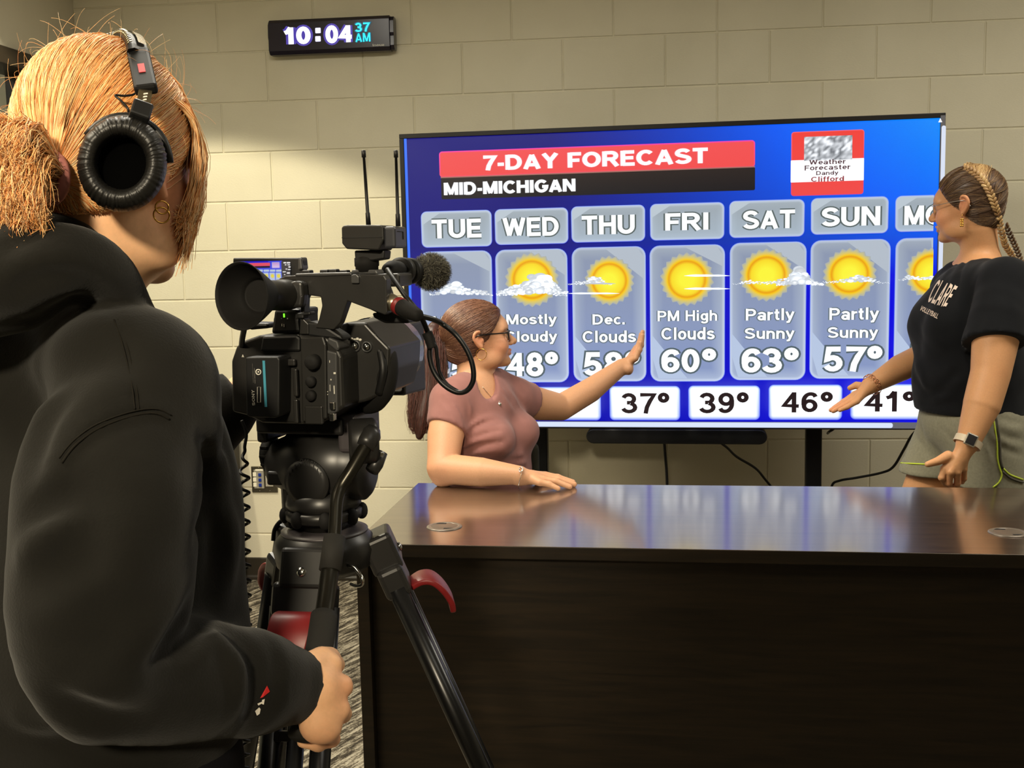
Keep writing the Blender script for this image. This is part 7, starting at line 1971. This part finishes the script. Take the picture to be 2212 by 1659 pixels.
def plait(path, w0, w1, name, cols):
    """three-strand plait: overlapping slanted locks down the path"""
    c = catmull(path, 8); n = len(c); V = []; F = []; cl_ = []; mb = MB(); i = 0; side = 1
    tot = 0
    Mp = M_HAIR; pos = 0
    while i < n - 4:
        t = norm(c[min(i + 4, n - 1)] - c[i]); w = w0 + (w1 - w0) * i / n
        out = norm(CAM - c[i]); s_ = norm(np.cross(t, out))
        for sd in (1, -1):
            cc_ = c[min(i + (2 if sd > 0 else 0), n - 1)] + s_ * sd * w * .48 + out * w * .12
            ax = norm(t * .85 - s_ * sd * .62); bx = norm(np.cross(out, ax))
            k0 = len(mb.v); mb.ell(cc_, (w * .92, w * .46, w * .42), Mp, 12, 8, np.stack([ax, bx, np.cross(ax, bx)], 1))
            cc2 = np.array(lin(cols[rs.randint(len(cols))]))
            for kk in range(k0, len(mb.v)): mb.c[kk] = tuple(cc2 * rs.uniform(.85, 1.15)) + (1,)
        step = w * .95; d = 0
        while d < step and i < n - 1: d += np.linalg.norm(c[i + 1] - c[i]); i += 1
    o = mb.build(name, hairT, colattr=True)
    return c
BB = [(196, 160, 108), (180, 142, 94), (212, 178, 126), (158, 122, 82)]
plait([a + norm(CAM - a) * .004 for a in path] + braid_end, .0115, .0085, 'braid', BB)
plait([P(2172, 486, 3.52), P(2184, 512, 3.54), P(2196, 538, 3.55), P(2206, 566, 3.56), P(2214, 600, 3.56)], .009, .008, 'braid', [(110, 84, 60), (92, 70, 52), (130, 102, 72)])
mb = []
loose = []
for i in range(160):
    t = rs.uniform(0, 1); a = path[0] + (path[min(3, len(path) - 1)] - path[0]) * t; b_ = Hst(-.01 - .05 * t + rs.normal() * .008, .0 + rs.normal() * .01, .128 - .012 * t)
    loose.append(catmull([a + rs.normal(size=3) * .003, (a + b_) / 2 + Z3 * .010 + rs.normal(size=3) * .004, b_ + Z3 * .002], 4))
V, F = strands(push_out(HS, np.array(loose), .003), .0011, .0009); np_mesh('fair_streaks', V, F, M_HAIR, hairT, hair_cols(160, len(loose[0]), BB, 3, rs))
spectacles(Hst, 'eyeglasses', 'thin clear framed eyeglasses on the standing woman with braids', mat('clear_silver', (196, 192, 186), .2, .8), .0011, (.026, .023), .0012)
e_ = Hst(-.008, .0845, -.040)
er = thing('drop_earring', 'gold rectangular drop earring on the standing woman with braids', 'earring', e_)
mb = MB(); mb.tube([e_ + Z3 * .004, e_ - Z3 * .008], .0006, M_GOLD, 6); mb.build('hook', er)
mb = MB()
for k in range(5):
    for j in range(2): mb.ell(e_ - Z3 * (.012 + .005 * k) + R3 * (.0028 * (j * 2 - 1)), (.0032, .0018, .003), M_GOLD, 8, 6)
mb.build('pendant', er)
# smart watch and bracelet
wa = norm(kA[1] - aL[3]); wq = aL[4] - wa * .004; wo = norm(CAM - wq + RIGHT * .4); wo = norm(wo - wa * np.dot(wo, wa)); ws_ = np.cross(wa, wo)
wt = thing('smart_watch', 'square smart watch with pale band on the wrist of the standing woman', 'watch', wq)
M_BAND = mat('pale_watch_band', (206, 190, 164), .5); M_WCASE = mat('watch_case', (196, 188, 170), .25, .7); M_WDIAL = mat('watch_glass', (14, 10, 14), .08, coat=.5)
mb = MB(); n = 40; V = []; F = []; rw_ = .0375
for i in range(n):
    a = 2 * math.pi * i / n; dv = math.cos(a) * wo + math.sin(a) * ws_
    for (x, r) in ((-.010, rw_), (.010, rw_), (.010, rw_ + .002), (-.010, rw_ + .002)): V.append(wq + dv * r + wa * x)
for i in range(n):
    for e in range(4): F.append((i * 4 + e, i * 4 + (e + 1) % 4, ((i + 1) % n) * 4 + (e + 1) % 4, ((i + 1) % n) * 4 + e))
mb.add(V, F, M_BAND, smooth=False); mb.build('band', wt)
WX = xyz_frame(wq + wo * (rw_ + .004), ws_, wa, wo)
mb = MB(); mb.box((0, 0, 0), (.032, .037, .009), M_WCASE, WX, bev=.004, seg=3); cs_ = mb.build('case', wt)
mb = MB(); mb.box((0, 0, .0042), (.025, .030, .002), M_WDIAL, WX, bev=.0008); mb.build('display', cs_)
wa = norm(aR[4] - aR[3]); wq = aR[4] - wa * .012; w1 = norm(np.cross(wa, Z3)); w2 = np.cross(w1, wa)
br = thing('bracelet', 'wide rose gold link bracelet on the outstretched wrist of the standing woman', 'bracelet', wq)
M_RGOLD = mat('rose_gold', (216, 150, 112), .25, 1.0)
for k in range(18):
    a = 2 * math.pi * k / 18; dv = math.cos(a) * w1 + math.sin(a) * w2; tv_ = -math.sin(a) * w1 + math.cos(a) * w2
    mb = MB(); mb.tube([wq + dv * .0345 + tv_ * .0052 * x + wa * .0065 * y for x, y in ((-1, -1), (1, -1), (1, 1), (-1, 1))], .0012, M_RGOLD, 6, closed=True); mb.build('link', br)
